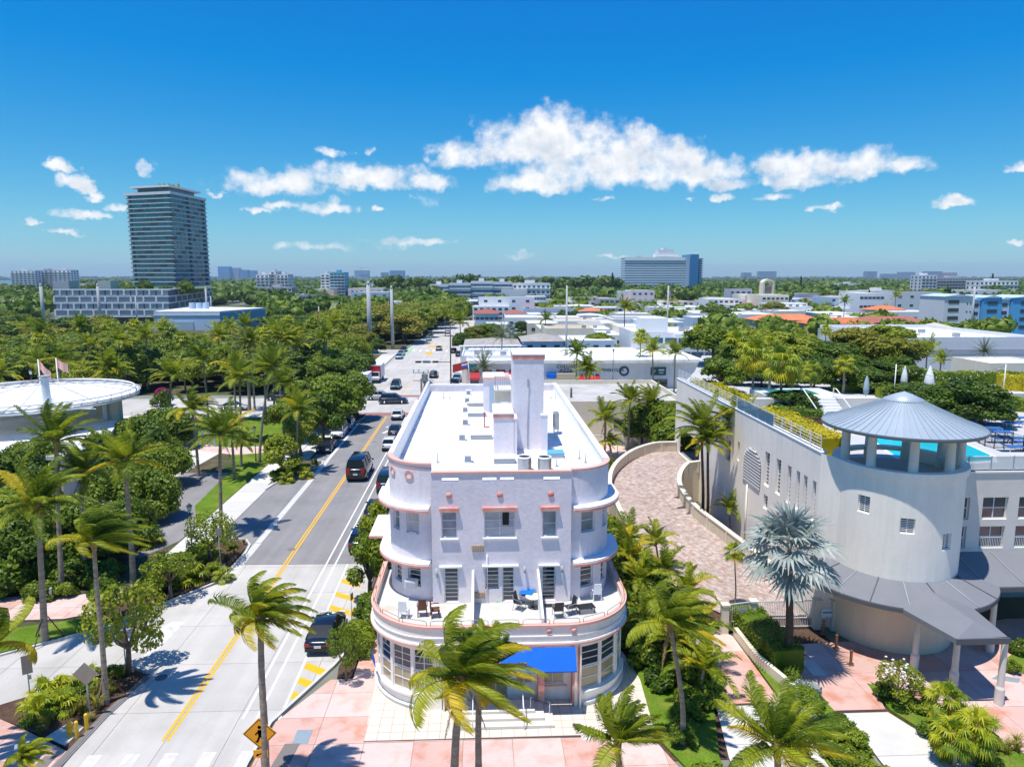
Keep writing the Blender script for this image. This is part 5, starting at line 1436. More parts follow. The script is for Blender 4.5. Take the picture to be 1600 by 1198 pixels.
# run to the street: plan between the columns
B0, B1 = spot(1435, 948, ZO), spot(1545, 925, ZO)
S0, S1 = spot(1495, 1003, ZO), spot(1572, 997, ZO)
B0 = (23.3, 36.3); B1 = (27.6, 36.9)
S0 = (23.9, 32.9); S1 = (26.75, 33.0)
def gable(x0, x1, y0, y1, z, h, nm):
 pass
bl, br, fl_, fr_ = (23.2, 36.1), (27.3, 37.2), (24.0, 32.75), (26.75, 32.9)
ridge_b, ridge_f = ((bl[0]+br[0])/2, (bl[1]+br[1])/2+.6), ((fl_[0]+fr_[0])/2, (fl_[1]+fr_[1])/2+.7)
zr = ZO+.55
N_ = 4
for side in (0, 1):
 for k in range(N_):
  t0, t1 = k/N_, (k+1)/N_
  e0, e1 = (bl, fl_) if side == 0 else (br, fr_)
  L_ = lambda a, b, t: (a[0]+(b[0]-a[0])*t, a[1]+(b[1]-a[1])*t)
  p0, p1, r0_, r1_ = L_(e0, e1, t0), L_(e0, e1, t1), L_(ridge_b, ridge_f, t0), L_(ridge_b, ridge_f, t1)
  W(MB().add([(*p0, ZO), (*p1, ZO), (*r1_, zr), (*r0_, zr), (*p0, ZO-.28), (*p1, ZO-.28)], [(0, 1, 2, 3), (0, 4, 5, 1)]), 'canopy_panel', canvas, cn)
W(MB().add([(*fl_, ZO), (*fr_, ZO), (*ridge_f, zr)], [(0, 1, 2)]), 'canopy_panel', canvas, cn)
W(MB().b2(fl_[0]-.02, fr_[0]+.02, fl_[1]-.04, fl_[1]+.05, ZO-.3, ZO+.02), 'canopy_valance', canvasd, cn)
# run along the building
for k in range(14):
 x = 27.6+k*2.3
 yo = 38.6
 W(MB().add([(x, yF-.02, 4.75), (x, yo, ZO+.02), (x+2.28, yo, ZO+.02), (x+2.28, yF-.02, 4.75), (x, yo, ZO-.28), (x+2.28, yo, ZO-.28)], [(0, 1, 2, 3), (1, 4, 5, 2)]), 'canopy_panel', canvas, cn)
 W(MB().tube([(x, yF-.05, 4.78), (x, yo, ZO+.05)], .025, 5), 'canopy_rib', greywall, cn)
W(MB().b2(28.2, 60, 38.56, 38.62, ZO-.3, ZO-.03), 'canopy_valance', canvasd, cn)
def post(x, y):
 return W(MB().cyl(x, y, .05, .95, .23, n=14).cyl(x, y, .95, 1.1, .23, .17, n=14).cyl(x, y, 1.1, ZO-.2, .17, .15, n=14), 'column', greycol, cn)
for (px, py) in ((1428, 1045), (1489, 1074), (1560, 1099), (1546, 1017)): post(*spot(px, py, .08))
for k in range(5): post(33.0+k*5, 38.9)
# things on the pool deck
def hdg(pts, w, h, mat, lab, z=DZ, seed=1, grp='hedges on the pool deck', dens=45): return hedge('hedge', pts, w, h, mat, lab, grp, z, dens, .12, seed)
D = lambda px, py, z=DZ: spot(px, py, z)
hdg([(23.6, 74.8), (23.7, 61.5)], 2.6, 1.1, lf_gold, 'golden yellow hedge behind the white railing at the far end of the deck', seed=2)
hdg([(24.0, 57.5), (23.6, 46.0)], 2.2, 1.3, lf_gold, 'golden yellow hedge behind the white railing nearest the round tower', seed=3)
x0, y0 = D(1285, 640);
def planter(pts, h, lab, hh=.75, mat=lf_hedge, z=DZ, seed=5):
 e = empty('planter', (pts[0][0], pts[0][1], z), 0, lab, 'planter', 'brown boarded planters on the deck')
 Lp = sum(math.dist(a, b) for a, b in zip(pts[:-1], pts[1:]))
 f = Facade(pts); s = 0
 while s < f.L-.1:
  t = min(s+.62, f.L-.01); a, b = f.pt(s+.02, -.45), f.pt(t, -.45)
  d = b-a
  W(MB().box((a.x+b.x)/2, (a.y+b.y)/2, z+h/2, d.length, .05, h, math.atan2(d.y, d.x)), 'board', brownwd, e); s += .64
 W(MB().band(pts, z, z+h-.04, .42, inn=-.5), 'body', brownwd, e)
 hedge('hedge', pts, 1.0, hh, mat, lab.replace('brown boarded planter', 'green clipped hedge growing in the planter'), 'hedges growing in planters', z+h-.1, 45, .11, seed)
 return e
planter([D(1208, 662), D(1285, 668)], .9, 'brown boarded planter left of the white steps', .6)
planter([D(1465, 640), D(1502, 655), D(1545, 652), D(1582, 640)], .9, 'brown boarded planter zigzagging right of the gazebo roof', .5, seed=8)
hdg([D(1300, 612), D(1380, 612)], 1.0, .9, lf_hedge, 'low green hedge between the raised pool and the gazebo roof', seed=9)
hdg([D(1375, 622), D(1440, 612)], 1.2, 1.0, lf_hedge, 'low green hedge behind the closed grey umbrella', seed=10)
hdg([D(1330, 598), D(1450, 598)], 1.4, 1.5, lf_hedge, 'long trimmed green hedge at the back of the deck', seed=12)
hdg([D(1455, 598), D(1690, 600)], 1.6, 1.3, lf_hedge, 'green hedge along the back edge of the deck at the right', seed=13)
hdg([D(1570, 640), D(1640, 645)], 1.4, 1.2, lf_hedge, 'green hedge at the right edge of the deck', seed=14)
hdg([D(1560, 608), D(1650, 612)], 2.0, 1.6, lf_gold, 'yellow green hedge at the far right of the deck', seed=15)
for i, (px, py, h) in enumerate(((1480, 600, 3.2), (1510, 590, 3.8), (1540, 600, 3.4), (1450, 600, 2.4), (1425, 598, 1.8), (1240, 610, 2.0))):
 x, y = spot(px, py, DZ+h)
 tree('dark', x, y, h, ['rounded dark green bush behind the zigzag planter', 'tallest rounded dark bush below the date palm on the deck', 'right rounded dark bush at the deck edge', 'rounded bush beside the white parasols', 'low round bush left of the white parasols', 'bush at the back of the raised pool'][i], 'bushes on the pool deck', DZ, rad=2.6, name='bush', cat='bush')
# steps up to the raised pool
ex, ey = D(1300, 655)
stp = empty('deck_steps', (ex, ey, DZ), 0, 'white flight of steps with white handrails up to the raised pool', 'steps')
for k in range(7): MB().b2(-1.4, 1.5, k*.42, 3.4, k*.2, (k+1)*.2-.03).build('step', white, stp)
for s_ in (-1.45, 1.55): MB().tube([(s_, -.2, 0), (s_, -.2, .9), (s_, 2.6, 2.2), (s_, 3.1, 2.2), (s_, 3.1, 1.4)], .05, 6).build('handrail', white, stp)
rp = empty('raised_pool', (ex-.5, ey+6.0, DZ), 0, 'small raised pool with white rim and turquoise water behind the steps', 'pool')
MB().b2(-3.6, 3.2, -2.6, 2.2, 0, 1.4).build('surround', white, rp); MB().b2(-2.6, 1.6, -1.4, 1.5, 1.401, 1.42).build('water', M('spa_water', (.02,.30,.28), .08, .6), rp)
MB().b2(-5.5, 6, -3.3, -2.7, 0, 1.35).build('retaining_wall', greycol, rp)
fe = empty('deck_fence', (ex, ey-1.6, DZ), 0, 'low dark metal fence in front of the white steps', 'fence')
for k in range(10): MB().box(-3.2+k*1.0, 0, .5, .04, .04, 1.0).build('post', metald, fe)
MB().box(1.3, 0, 1.0, 9.2, .03, .03).build('top_rail', metald, fe)
# planter fan palms on the deck
for i, (px, py, h) in enumerate(((1178, 545, 4.6), (1222, 560, 4.2), (1150, 530, 4.0), (1268, 570, 2.8), (1320, 560, 3.0), (1205, 500+30, 5.0))):
 x, y = spot(px, py+10, DZ+h)
 palm(x, y, h, ['bright green fan palm left of the brown planter on the deck', 'bright green fan palm nearest the golden hedge', 'fan palm at the back left of the deck', 'small fan palm in front of the raised pool', 'small fan palm in a grey pot right of the steps', 'tall fan palm at the back of the deck'][i], 'fan palms on the pool deck', 'fan', 'fanb' if i < 3 else 'fan', r=.14, z=DZ, rot=i*1.1, sc=1.15 if i < 3 else .85)
# closed umbrellas
def umbrella(px, py, mat, lab, h=2.6, fat=.28):
 x, y = spot(px, py, DZ)
 e = empty('parasol', (x, y, DZ), 0, lab, 'parasol', 'closed parasols on the pool deck')
 MB().tube([(0, 0, 0), (0, 0, h)], .035, 6).build('pole', greywall, e)
 MB().lathe(0, 0, [(.05, .75), (fat*.8, .85), (fat, 1.3), (fat*.75, 2.0), (.05, h)], 9).build('folded_canopy', mat, e)
 MB().cyl(0, 0, 0, .08, .3, n=12).build('base', metald, e)
greycv = M('pale_blue_parasol_fabric', (.36,.46,.50), .8, .2, n1=.05, s1=3)
umbrella(1352, 628, greycv, 'closed pale blue parasol near the top left of the gazebo roof')
umbrella(1524, 654, greycv, 'closed pale blue parasol right of the gazebo by the loungers', 2.9)
umbrella(1411, 613, white, 'closed white parasol at the back, the left one of the white pair', 2.8, .34)
umbrella(1450, 616, white, 'closed white parasol at the back, the right one of the white pair', 3.0, .5)
# blue loungers
def lounger(px, py, rz, lab, sc=1.0):
 x, y = spot(px, py, DZ+.35)
 e = empty('sun_lounger', (x, y, DZ), rz, lab, 'sun lounger', 'blue loungers by the pool')
 MB().box(0, -.25, .36, .68, 1.3, .05).build('seat', bluesun, e)
 MB().add([(-.34, .4, .34), (.34, .4, .34), (.34, 1.0, .62), (-.34, 1.0, .62), (-.34, .4, .39), (.34, .4, .39), (.34, 1.0, .67), (-.34, 1.0, .67)], [(3,2,1,0),(4,5,6,7),(0,1,5,4),(1,2,6,5),(2,3,7,6),(3,0,4,7)]).build('backrest', bluesun, e)
 for sx_ in (-.3, .3):
  for sy_ in (-.8, .35): MB().box(sx_, sy_, .17, .04, .04, .34).build('leg', framew, e)
  MB().box(sx_, -.2, .33, .04, 1.4, .04).build('side_rail', framew, e)
for i, (px, py, a) in enumerate(((1560, 655, 75), (1578, 660, 75), (1590, 652, 80), (1560, 674, 80), (1545, 668, 80), (1562, 684, 85), (1580, 684, 85), (1595, 690, 85), (1582, 697, 88), (1500, 618, 30), (1515, 616, 30), (1430, 610, 60))):
 lounger(px, py, R(a), ['blue lounger nearest the pale blue parasol', 'blue lounger beside the umbrella foot', 'blue lounger at the right edge by the planter', 'blue lounger just right of the gazebo eaves', 'blue lounger half behind the gazebo roof', 'blue lounger behind the black mesh fence, left one', 'blue lounger behind the black mesh fence, middle one', 'blue lounger behind the black mesh fence, right one', 'blue lounger nearest the glass railing', 'left blue lounger behind the zigzag planter', 'right blue lounger behind the zigzag planter', 'blue lounger between the white parasols'][i])
fx = [D(1512, 684), D(1545, 700), D(1560, 702), D(1575, 699), D(1600, 706)]
fe = empty('pool_fence', (*fx[0], DZ), 0, 'black mesh pool fence beside the pool at the right', 'fence')
f = Facade(fx); s = 0
while s < f.L-.1:
 t = min(s+.9, f.L-.01); a, b_ = f.pt(s), f.pt(t)
 m = MB(); d = b_-a; ang = math.atan2(d.y, d.x)
 for k in range(8): m.box(a.x+d.x*k/8, a.y+d.y*k/8, DZ+.55, .015, .015, 1.05, ang)
 for z in (.1, .6, 1.1): m.box((a.x+b_.x)/2, (a.y+b_.y)/2, DZ+z, d.length, .02, .02, ang)
 m.box(a.x, a.y, DZ+.6, .05, .05, 1.2, ang); W(m, 'fence_panel', metald, fe); s += .9
x, y = D(1573, 642); e = empty('towel_rack', (x, y, DZ), 0, 'white round towel stand by the deck wall', 'stand')
for k in range(3): MB().cyl(0, 0, .1+k*.3, .3+k*.3, .4, n=14).build('shelf', framew if k % 2 == 0 else greywall, e)
W(MB().b2(*sorted((D(1568, 648)[0], 60)), D(1568, 640)[1], D(1568, 640)[1]+.3, DZ, DZ+1.5), 'deck_wall', greycol, bld)
x, y = D(1464, 600); e = empty('low_screen_wall', (x, y+1, DZ), 0, 'cream low screen wall behind the white parasols', 'wall'); MB().box(0, 0, .7, 3.6, .25, 1.4).build('wall', cream, e)
for i, px in enumerate((1396, 1566)):
 x, y = D(px, 626)
 e = empty('deck_lamp_post', (x, y, DZ), 0, ['thin white light pole left of the white parasols', 'thin white light pole at the right of the deck'][i], 'pole', 'white poles carrying the string lights')
 MB().tube([(0, 0, 0), (0, 0, 3.6)], .05, 6).build('pole', white, e)
 if i: p1_ = (x, y, DZ+3.5)
 else: p0_ = (x, y, DZ+3.5)
e = empty('string_lights', p0_, 0, 'string of lights hung between the two white poles on the deck', 'string lights')
n_ = 16; pts = [tuple(p0_[i]+(p1_[i]-p0_[i])*k/n_ - (p0_[i] if True else 0) - (1.2*math.sin(math.pi*k/n_) if i == 2 else 0) for i in range(3)) for k in range(n_+1)]
MB().tube(pts, .012, 4).build('wire', metald, e)
for p in pts[1:-1]: MB().cyl(p[0], p[1], p[2]-.14, p[2], .045, n=6).build('bulb', white, e)
# ------------------------------------------------------------------ ramp with its cream walls, gates
pav = M('mottled_paving', (.50,.435,.39), .9, .2, n1=.12, s1=.35, n2=.14, s2=3.2, col2=(.42,.32,.27), mixs=2.2, mixlo=.46, mixhi=.58, bump=.5, bs=6)
def brickify(m):
 nt = m.node_tree; N, L = nt.nodes, nt.links
 bs = N['Principled BSDF']; src = bs.inputs['Base Color'].links[0].from_socket
 g = N.new('ShaderNodeNewGeometry'); mp = N.new('ShaderNodeMapping'); mp.inputs['Rotation'].default_value = (0, 0, R(38)); L.new(g.outputs['Position'], mp.inputs[0])
 br = N.new('ShaderNodeTexBrick'); br.inputs['Scale'].default_value = 2.0; br.inputs['Brick Width'].default_value = .55; br.inputs['Row Height'].default_value = .27
 br.inputs['Mortar Size'].default_value = .022; br.inputs['Color1'].default_value = (1.12, 1.10, 1.08, 1); br.inputs['Color2'].default_value = (.74, .66, .66, 1); br.inputs['Mortar'].default_value = (.62, .58, .55, 1)
 L.new(mp.outputs[0], br.inputs['Vector'])
 mx = N.new('ShaderNodeMix'); mx.data_type = 'RGBA'; mx.blend_type = 'MULTIPLY'; mx.inputs[0].default_value = 1
 L.new(src, mx.inputs[6]); L.new(br.outputs['Color'], mx.inputs[7]); L.new(mx.outputs[2], bs.inputs['Base Color'])
brickify(pav)
OUT = [(15.9, 43.2), (14.0, 46.5), (12.6, 50.5), (12.0, 55), (11.9, 60), (12.2, 65), (13.6, 69.6), (16.2, 73.6), (19.0, 75.3), (21.35, 75.6)]
INN = [(21.2, 43.0), (21.1, 46.5), (20.2, 50.5), (19.2, 54.5), (18.3, 57.6), (17.9, 60.2), (18.0, 62.8), (18.8, 65.2), (20.0, 66.9), (21.35, 67.5)]
def cr(pts, n=4):
 o = []
 for i in range(len(pts)-1):
  a, b, c, d = [Vector((*pts[max(0, min(len(pts)-1, j))], 0)) for j in (i-1, i, i+1, i+2)]
  for k in range(n):
   q = k/n; p = .5*((2*b)+(c-a)*q+(2*a-5*b+4*c-d)*q*q+(3*b-a-3*c+d)*q**3); o.append((p.x, p.y))
 return o+[pts[-1]]
OUT, INN = cr(OUT), cr(INN)
nR = len(OUT)
def zr_(i): return .07+2.95*max(0, min(1, (i/(nR-1)-.06)/.82))
ramp = empty('driveway_ramp', (18, 43.2, 0), 0, 'wide curving brick paved ramp rising to the garage opening', 'ramp')
m = MB()
for i in range(nR-1):
 k0, k1 = zr_(i), zr_(i+1); v = []
 for (pt, k) in ((OUT[i], k0), (INN[i], k0), (INN[i+1], k1), (OUT[i+1], k1)): v.append((*pt, k))
 m.add(v, [(0, 1, 2, 3)])
W(m, 'paving', pav, ramp)
def ramp_wall(path, out, lab, h=1.0, th=.28, i0=0, drop=True):
 e = empty('ramp_wall', (*path[i0], 0), 0, lab, 'wall')
 off = offset_path(path, out*th); step = 3
 for i in range(i0, nR-1, step):
  j = min(i+step, nR-1); mm = MB()
  for q in range(i, j):
   za, zb = zr_(q), zr_(q+1)
   A, B, C_, D_ = path[q], path[q+1], off[q+1], off[q]
   mm.add([(*A, za-.05 if drop else 0), (*B, zb-.05), (*B, zb+h), (*A, za+h), (*D_, 0), (*C_, 0), (*C_, zb+h), (*D_, za+h)], [(0, 1, 2, 3), (7, 6, 5, 4), (3, 2, 6, 7)])
  W(mm, 'wall_section', beige, e)
  c = MB(); P_ = offset_path(path, out*(th+.06)); Q_ = offset_path(path, -out*.06)
  for q in range(i, j):
   za, zb = zr_(q)+h, zr_(q+1)+h
   c.add([(*Q_[q], za), (*Q_[q+1], zb), (*P_[q+1], zb), (*P_[q], za), (*Q_[q], za+.1), (*Q_[q+1], zb+.1), (*P_[q+1], zb+.1), (*P_[q], za+.1)], [(3,2,1,0),(4,5,6,7),(0,1,5,4),(1,2,6,5),(2,3,7,6),(3,0,4,7)])
  W(c, 'wall_cap', cream, e)
  A, B = path[i], off[i]
  W(MB().box((A[0]+B[0])/2, (A[1]+B[1])/2, zr_(i)+h/2+.05, .42, .16, h+.14, math.atan2(B[1]-A[1], B[0]-A[0])), 'pilaster', cream, e)
ramp_wall(OUT, -1, 'cream wall along the outer curve of the ramp', i0=12)
ramp_wall(INN, 1, 'cream wall along the inner curve of the ramp beside the palms', i0=5)
# gates
def gate_post(px, py, lab):
 x, y = spot(px, py, .05)
 e = empty('gate_post', (x, y, 0), 0, lab, 'post', 'cream gate posts in front of the ramp')
 MB().box(0, 0, .95, .42, .42, 1.9).build('shaft', cream, e); MB().box(0, 0, 1.93, .52, .52, .1).build('cap', cream, e)
 return x, y
gp = [gate_post(1131, 988, 'cream gate post left of the blue notice'), gate_post(1175, 982, 'cream gate post between the small gate and large gate'), gate_post(1275, 980, 'cream gate post right of the large white gate'), gate_post(1302, 982, 'cream gate post against the round tower')]
def gate(a, b, lab, h=1.75, n=24, nm='gate'):
 e = empty(nm, (a[0], a[1], .12), math.atan2(b[1]-a[1], b[0]-a[0]), lab, 'gate'); L_ = math.dist(a, b)
 for z in (.05, .62, h): MB().box(L_/2, 0, z, L_-.45, .05, .05).build('rail', framew, e)
 for k in range(n): MB().box(.25+k*(L_-.5)/(n-1), 0, h/2+.05, .025, .025, h).build('picket', framew, e)
 return e
gate(gp[0], gp[1], 'small white picket gate with a blue notice', n=12)
gate(gp[1], gp[2], 'large white sliding picket gate across the ramp', n=34)
gate(gp[2], gp[3], 'narrow white gate between the large gate and the round tower', n=9)
xx = ((gp[0][0]+gp[1][0])/2+.1, gp[0][1]-.08)
e = empty('notice_board', (xx[0], xx[1], .9), 0, 'blue grey notice with white lower half on the small gate', 'sign'); MB().box(0, 0, .55, .62, .02, .42).build('blue_panel', greywall, e); MB().box(0, -.001, .2, .62, .02, .26).build('white_panel', white, e)
e = empty('notice_board', ((gp[2][0]+gp[3][0])/2, gp[2][1]-.3, .3), 0, 'small white and blue sign by the round tower', 'sign'); MB().box(0, 0, .85, .75, .03, .5).build('panel', white, e); MB().box(0, -.02, .92, .6, .02, .12).build('stripe', midblue, e); MB().box(0, 0, .3, .05, .05, .7).build('post', greywall, e)
thing1(MB().band([(15.45, 40.6), (15.55, 37.5), (16.6, 33.3)][::-1], .02, .62, .25), 'low_wall', cream, 'low cream kerb wall between the left drive and the square hedge', 'wall')
hedge('hedge', [(16.6, 41.6), (17.1, 36.4)], 1.9, 1.35, lf_gold if False else lf_hedge, 'square clipped lime green hedge beside the silver palm', None, .1, 140, .08, 21)
hedge('hedge', [(15.9, 42.4), (17.3, 42.3)], 1.0, 1.0, lf_green, 'small dark hedge at the foot of the gate', None, .1, 90, .08, 22)
for i, (px, py) in enumerate(((1286, 990), (1306, 1013), (1329, 1038))):
 x, y = spot(px, py, .08)
 e = empty('bollard', (x, y, .08), 0, ['small bronze bollard nearest the gate', 'middle bronze bollard in the row on the pink pavement', 'bronze bollard nearest the white flowering shrub'][i], 'bollard', 'bronze bollards on the pink pavement')
 MB().box(0, 0, .42, .12, .12, .8).build('post', metalbr, e); MB().box(0, 0, .02, .3, .3, .04).build('base', metalbr, e); MB().box(0, 0, .86, .15, .15, .06).build('cap', metalbr, e)
# ------------------------------------------------------------------ vehicles
def car_body(kind):
 """car pointing along +Y, origin on the ground at its centre"""
 spec = dict(sedan=dict(L=4.75, W=.92, belt=.93, roof=1.45, hood=.86, boot=.92, g=(-1.9, -1.02, .35, 1.15)),
    suv=dict(L=4.75, W=.95, belt=1.08, roof=1.72, hood=1.02, boot=1.1, g=(-2.15, -1.85, .45, 1.25)),
    van=dict(L=5.1, W=.98, belt=1.25, roof=2.18, hood=1.12, boot=1.3, g=(-2.48, -2.32, 1.0, 1.75)))[kind]
 L, Wd, zb = spec['L'], spec['W'], spec['belt']; h = L/2
 st = [(-h, .86, .50, spec['boot']-.14), (-h+.12, .95, .34, spec['boot']-.02), (-h*.72, 1, .26, zb if kind != 'sedan' else spec['boot']), (-h*.35, 1, .22, zb), (h*.28, 1, .22, zb),
  (h*.5, .99, .24, spec['hood']+.03), (h*.82, .96, .27, spec['hood']-.08), (h-.1, .88, .32, spec['hood']-.22), (h, .78, .42, spec['hood']-.34)]
 m = MB(); m.sm = True; prof = []
 for (y, k, z0, z1) in st:
  w = Wd*k
  r = [(w*.86, z0), (w*.985, z0+.14), (w, (z0+z1)/2), (w*.975, z1-.12), (w*.86, z1), (w*.4, z1+.035)]
  prof.append([(x, y, z) for x, z in r] + [(-x, y, z) for x, z in r[::-1]])
 n = len(prof[0]); v = [p for q in prof for p in q]; f = []
 for i in range(len(prof)-1):
  for j in range(n): f.append((i*n+j, (i+1)*n+j, (i+1)*n+(j+1) % n, i*n+(j+1) % n))
 f.append(tuple(range(n))); f.append(tuple((len(prof)-1)*n+j for j in range(n-1, -1, -1)))
 m.add(v, f)
 ga, gb, gc, gd = spec['g']; zr = spec['roof']; wb, wr = Wd*.90, Wd*.70
 zz = zb-.03
 gl_ = MB(); o = [(-wb, ga, zz), (wb, ga, zz), (wb, gd, zz), (-wb, gd, zz), (-wr, gb, zr-.03), (wr, gb, zr-.03), (wr, gc, zr-.05), (-wr, gc, zr-.05)]
 gl_.add(o, [(0,1,5,4),(1,2,6,5),(2,3,7,6),(3,0,4,7),(4,5,6,7)])
 rf = MB(); rf.sm = True
 e_ = .03
 rr = [(-wr-e_, gb-.04, zr-.05), (wr+e_, gb-.04, zr-.05), (wr+e_, gc+.05, zr-.07), (-wr-e_, gc+.05, zr-.07), (-wr*.9, gb+.05, zr+.02), (wr*.9, gb+.05, zr+.02), (wr*.9, gc-.05, zr+.0), (-wr*.9, gc-.05, zr+.0), ]
 rf.add(rr, [(0,1,5,4),(1,2,6,5),(2,3,7,6),(3,0,4,7),(4,5,6,7)])
 rf.sm = False
 for s in (-1, 1):
  rf.tube([(s*wb, ga, zz), (s*(wr+.01), gb, zr-.05)], .05, 4); rf.tube([(s*wb, gd, zz), (s*(wr+.01), gc, zr-.06)], .04, 4)
  for q in ((.45,) if kind == 'sedan' else (.36, .66)):
   rf.tube([(s*(wb+.005), ga+(gd-ga)*q, zz), (s*(wr+.015), gb+(gc-gb)*q, zr-.05)], .04, 4)
 return spec, m, gl_, rf
CARP = {}
def make_car(kind, pm):
 spec, body, gls, rf = car_body(kind); L, Wd = spec['L'], spec['W']; h = L/2
 e = empty({'sedan': 'parked_car', 'suv': 'sport_utility_car', 'van': 'passenger_van'}[kind], (0, 0, -50), 0, 'x', 'van' if kind == 'van' else 'car')
 b_ = body.build('body', pm, e); gls.build('windows', carglass, e); rf.build('roof', pm, e)
 for s in (-1, 1):
  for y in (-h*.6, h*.62):
   w = bpy.data.objects.new('wheel', None)
   t = MB(); prof = []
   wheel = MB().tube([(s*(Wd-.20), y, .33), (s*(Wd+.012), y, .33)], .335, 14).build('wheel', rubber, e)
   MB().tube([(s*(Wd-.02), y, .33), (s*(Wd+.022), y, .33)], .20, 10).build('rim', rim, wheel)
   MB().tube([(s*(Wd-.22), y, .36), (s*(Wd-.005+.008), y, .36)], .40, 14).build('wheel_arch', plastic, e)
   bpy.data.objects.remove(w)
  MB().box(s*Wd*.66, h*.955, spec['hood']-.26, .38, .22, .13).build('headlight', lampwh, e)
  MB().box(s*Wd*.70, -h*.985, spec['boot']-.18, .30, .10, .17 if kind != 'van' else .5).build('tail_light', lampred, e)
  MB().box(s*(Wd+.10), spec['g'][3]-.35, spec['belt']+.03, .2, .14, .13).build('wing_mirror', pm, e)
 MB().box(0, -h-.0, .45, Wd*1.7, .12, .2).build('bumper', plastic, e); MB().box(0, h-.03, .42, Wd*1.5, .12, .2).build('grille', plastic, e)
 MB().box(0, -h-.065, .66 if kind != 'van' else .8, .42, .02, .16).build('number_plate', plate, e)
 return e
for k_, pm in (('sedan', p_black), ('suv', p_black), ('van', p_black)): CARP[k_] = make_car(k_, pm)
used = set()
def car(kind, px, py, paint_, label, rz=0.0, group=None, off=(0, 0), sc=1.0, xy=None):
 x, y = xy or spot(px, py); x += off[0]; y += off[1]
 if kind not in used:
  used.add(kind); e = CARP[kind]; e.location = (x, y, .0); e.rotation_euler = (0, 0, rz); e['label'] = label; e.scale = (sc,)*3
  if group: e['group'] = group
  for c in e.children:
   if c.type == 'MESH' and c.data.materials[0] == p_black and paint_ != p_black: c.material_slots[0].link = 'OBJECT'; c.material_slots[0].material = paint_
  return e
 src = CARP[kind]
 c = copy_tree(src, (x, y, 0), rz, sc, label, group)
 for q in c.children:
  if q.name.split('.')[0] in ('body', 'roof', 'wing_mirror'): q.material_slots[0].link = 'OBJECT'; q.material_slots[0].material = paint_
 if not group and 'group' in c: del c['group']
 return c
LC = 'cars parked along the left kerb'; RCg = 'cars parked along the hotel side kerb'; TR = 'cars driving on the street'; FA = 'cars on the far side of the avenue'
car('sedan', 0, 0, p_black, 'dark blue black sedan parked by the yellow hatched bars beside the small tree', xy=(-9.7, 41.6), group=RCg, sc=.96)
car('van', 0, 0, p_black, 'black passenger van driving away in the middle of the street', xy=(-13.75, 78.2), group=TR, sc=1.14)
car('suv', 0, 0, p_white, 'white car with grey rear bumper behind the black van, nearer the hotel', xy=(-12.0, 91.0), group=TR, sc=.92)
car('sedan', 0, 0, p_navy, 'dark car with a red tail light ahead of the white car', xy=(-12.3, 99.5), group=TR, sc=.95)
car('sedan', 0, 0, p_white, 'white car waiting at the crosswalk at the avenue', xy=(-13.3, 111.0), group=TR, sc=.95)
car('sedan', 0, 0, p_black, 'black car facing the camera at the blue marked bay', xy=(-20.05, 90.2), rz=math.pi, group=LC)
car('van', 0, 0, p_white, 'white van facing the camera behind the black car', xy=(-20.0, 98.4), rz=math.pi, group=LC, sc=.9)
car('suv', 0, 0, p_teal, 'pale blue car facing the camera at the end of the parking row', xy=(-19.9, 103.9), rz=math.pi, group=LC, sc=.9)
car('van', 0, 0, p_navy, 'dark blue van parked beside the hotel behind the bush', xy=(-9.95, 73.0), group=RCg, sc=.98)
car('sedan', 0, 0, p_black, 'black car parked beside the hotel, mostly hidden by the hedge', xy=(-9.95, 64.6), group=RCg)
car('suv', 0, 0, p_navy, 'dark blue car parked nearest the yellow bars beyond the sedan', xy=(-9.95, 57.0), group=RCg, sc=.95)
car('sedan', 0, 0, p_red, 'red car parked beside the hotel behind the blue van', xy=(-9.5, 79.5), group=RCg)
car('suv', 0, 0, p_navy, 'navy blue car crossing the avenue from left to right', xy=(-15.6, 124.2), rz=-math.pi/2+.05, sc=1.05)
car('suv', 0, 0, p_silver, 'silver car crossing the avenue just behind the navy one', xy=(-18.6, 128.2), rz=-math.pi/2)
car('suv', 0, 0, p_green, 'dark green car coming towards the avenue crossing', xy=(-17.2, 141.5), rz=math.pi, group=FA)
car('sedan', 0, 0, p_black, 'black car on the far lane beyond the signal lights', xy=(-10.7, 157.5), group=FA)
car('sedan', 0, 0, p_black, 'dark car half hidden behind the transformer pole', xy=(-10.6, 140), group=FA)
car('suv', 0, 0, p_navy, 'blue car parked by the red awnings of the corner shop', xy=(-5.5, 143.5), group=FA)
car('suv', 0, 0, p_teal, 'pale blue car parked behind the blue one at the corner shop', xy=(-5.3, 151), group=FA)
for i, (px, py, pm, lb) in enumerate(((624, 560, p_teal, 'pale car nearest the red box truck at the far kerb'), (627, 555, p_silver, 'silver car second from the red truck at the far kerb'), (631, 549, p_black, 'dark car third from the red truck at the far kerb'), (670, 532, p_teal, 'teal car on the far street near the orange block'), (673, 524, p_black, 'black car farthest up the left lane'), (686, 547, p_silver, 'silver car at the far crossing among the green marks'), (709, 551, p_black, 'dark car at the right edge of the far lanes'), (717, 556, p_black, 'black car on the side street at the far crossing'), (655, 520, p_grey, 'small grey car near the tree line'), (700, 521, p_white, 'white car far up the street'), (583, 540, p_black, 'dark car behind the round shrub at the far corner'))):
 car('sedan', px, py, pm, lb, rz=math.pi if px < 680 else 0, group=FA)
car('sedan', 0, 0, p_white, 'white car on the avenue seen beside the round bandshell roof', xy=(-62.5, 117.5), rz=math.pi/2)
car('suv', 0, 0, p_black, 'black car on the avenue behind the tall palms', xy=(-36.5, 128.5), rz=math.pi/2)
car('sedan', 0, 0, p_silver, 'grey car on the avenue behind the leaning palms', xy=(-41.5, 119), rz=-math.pi/2)
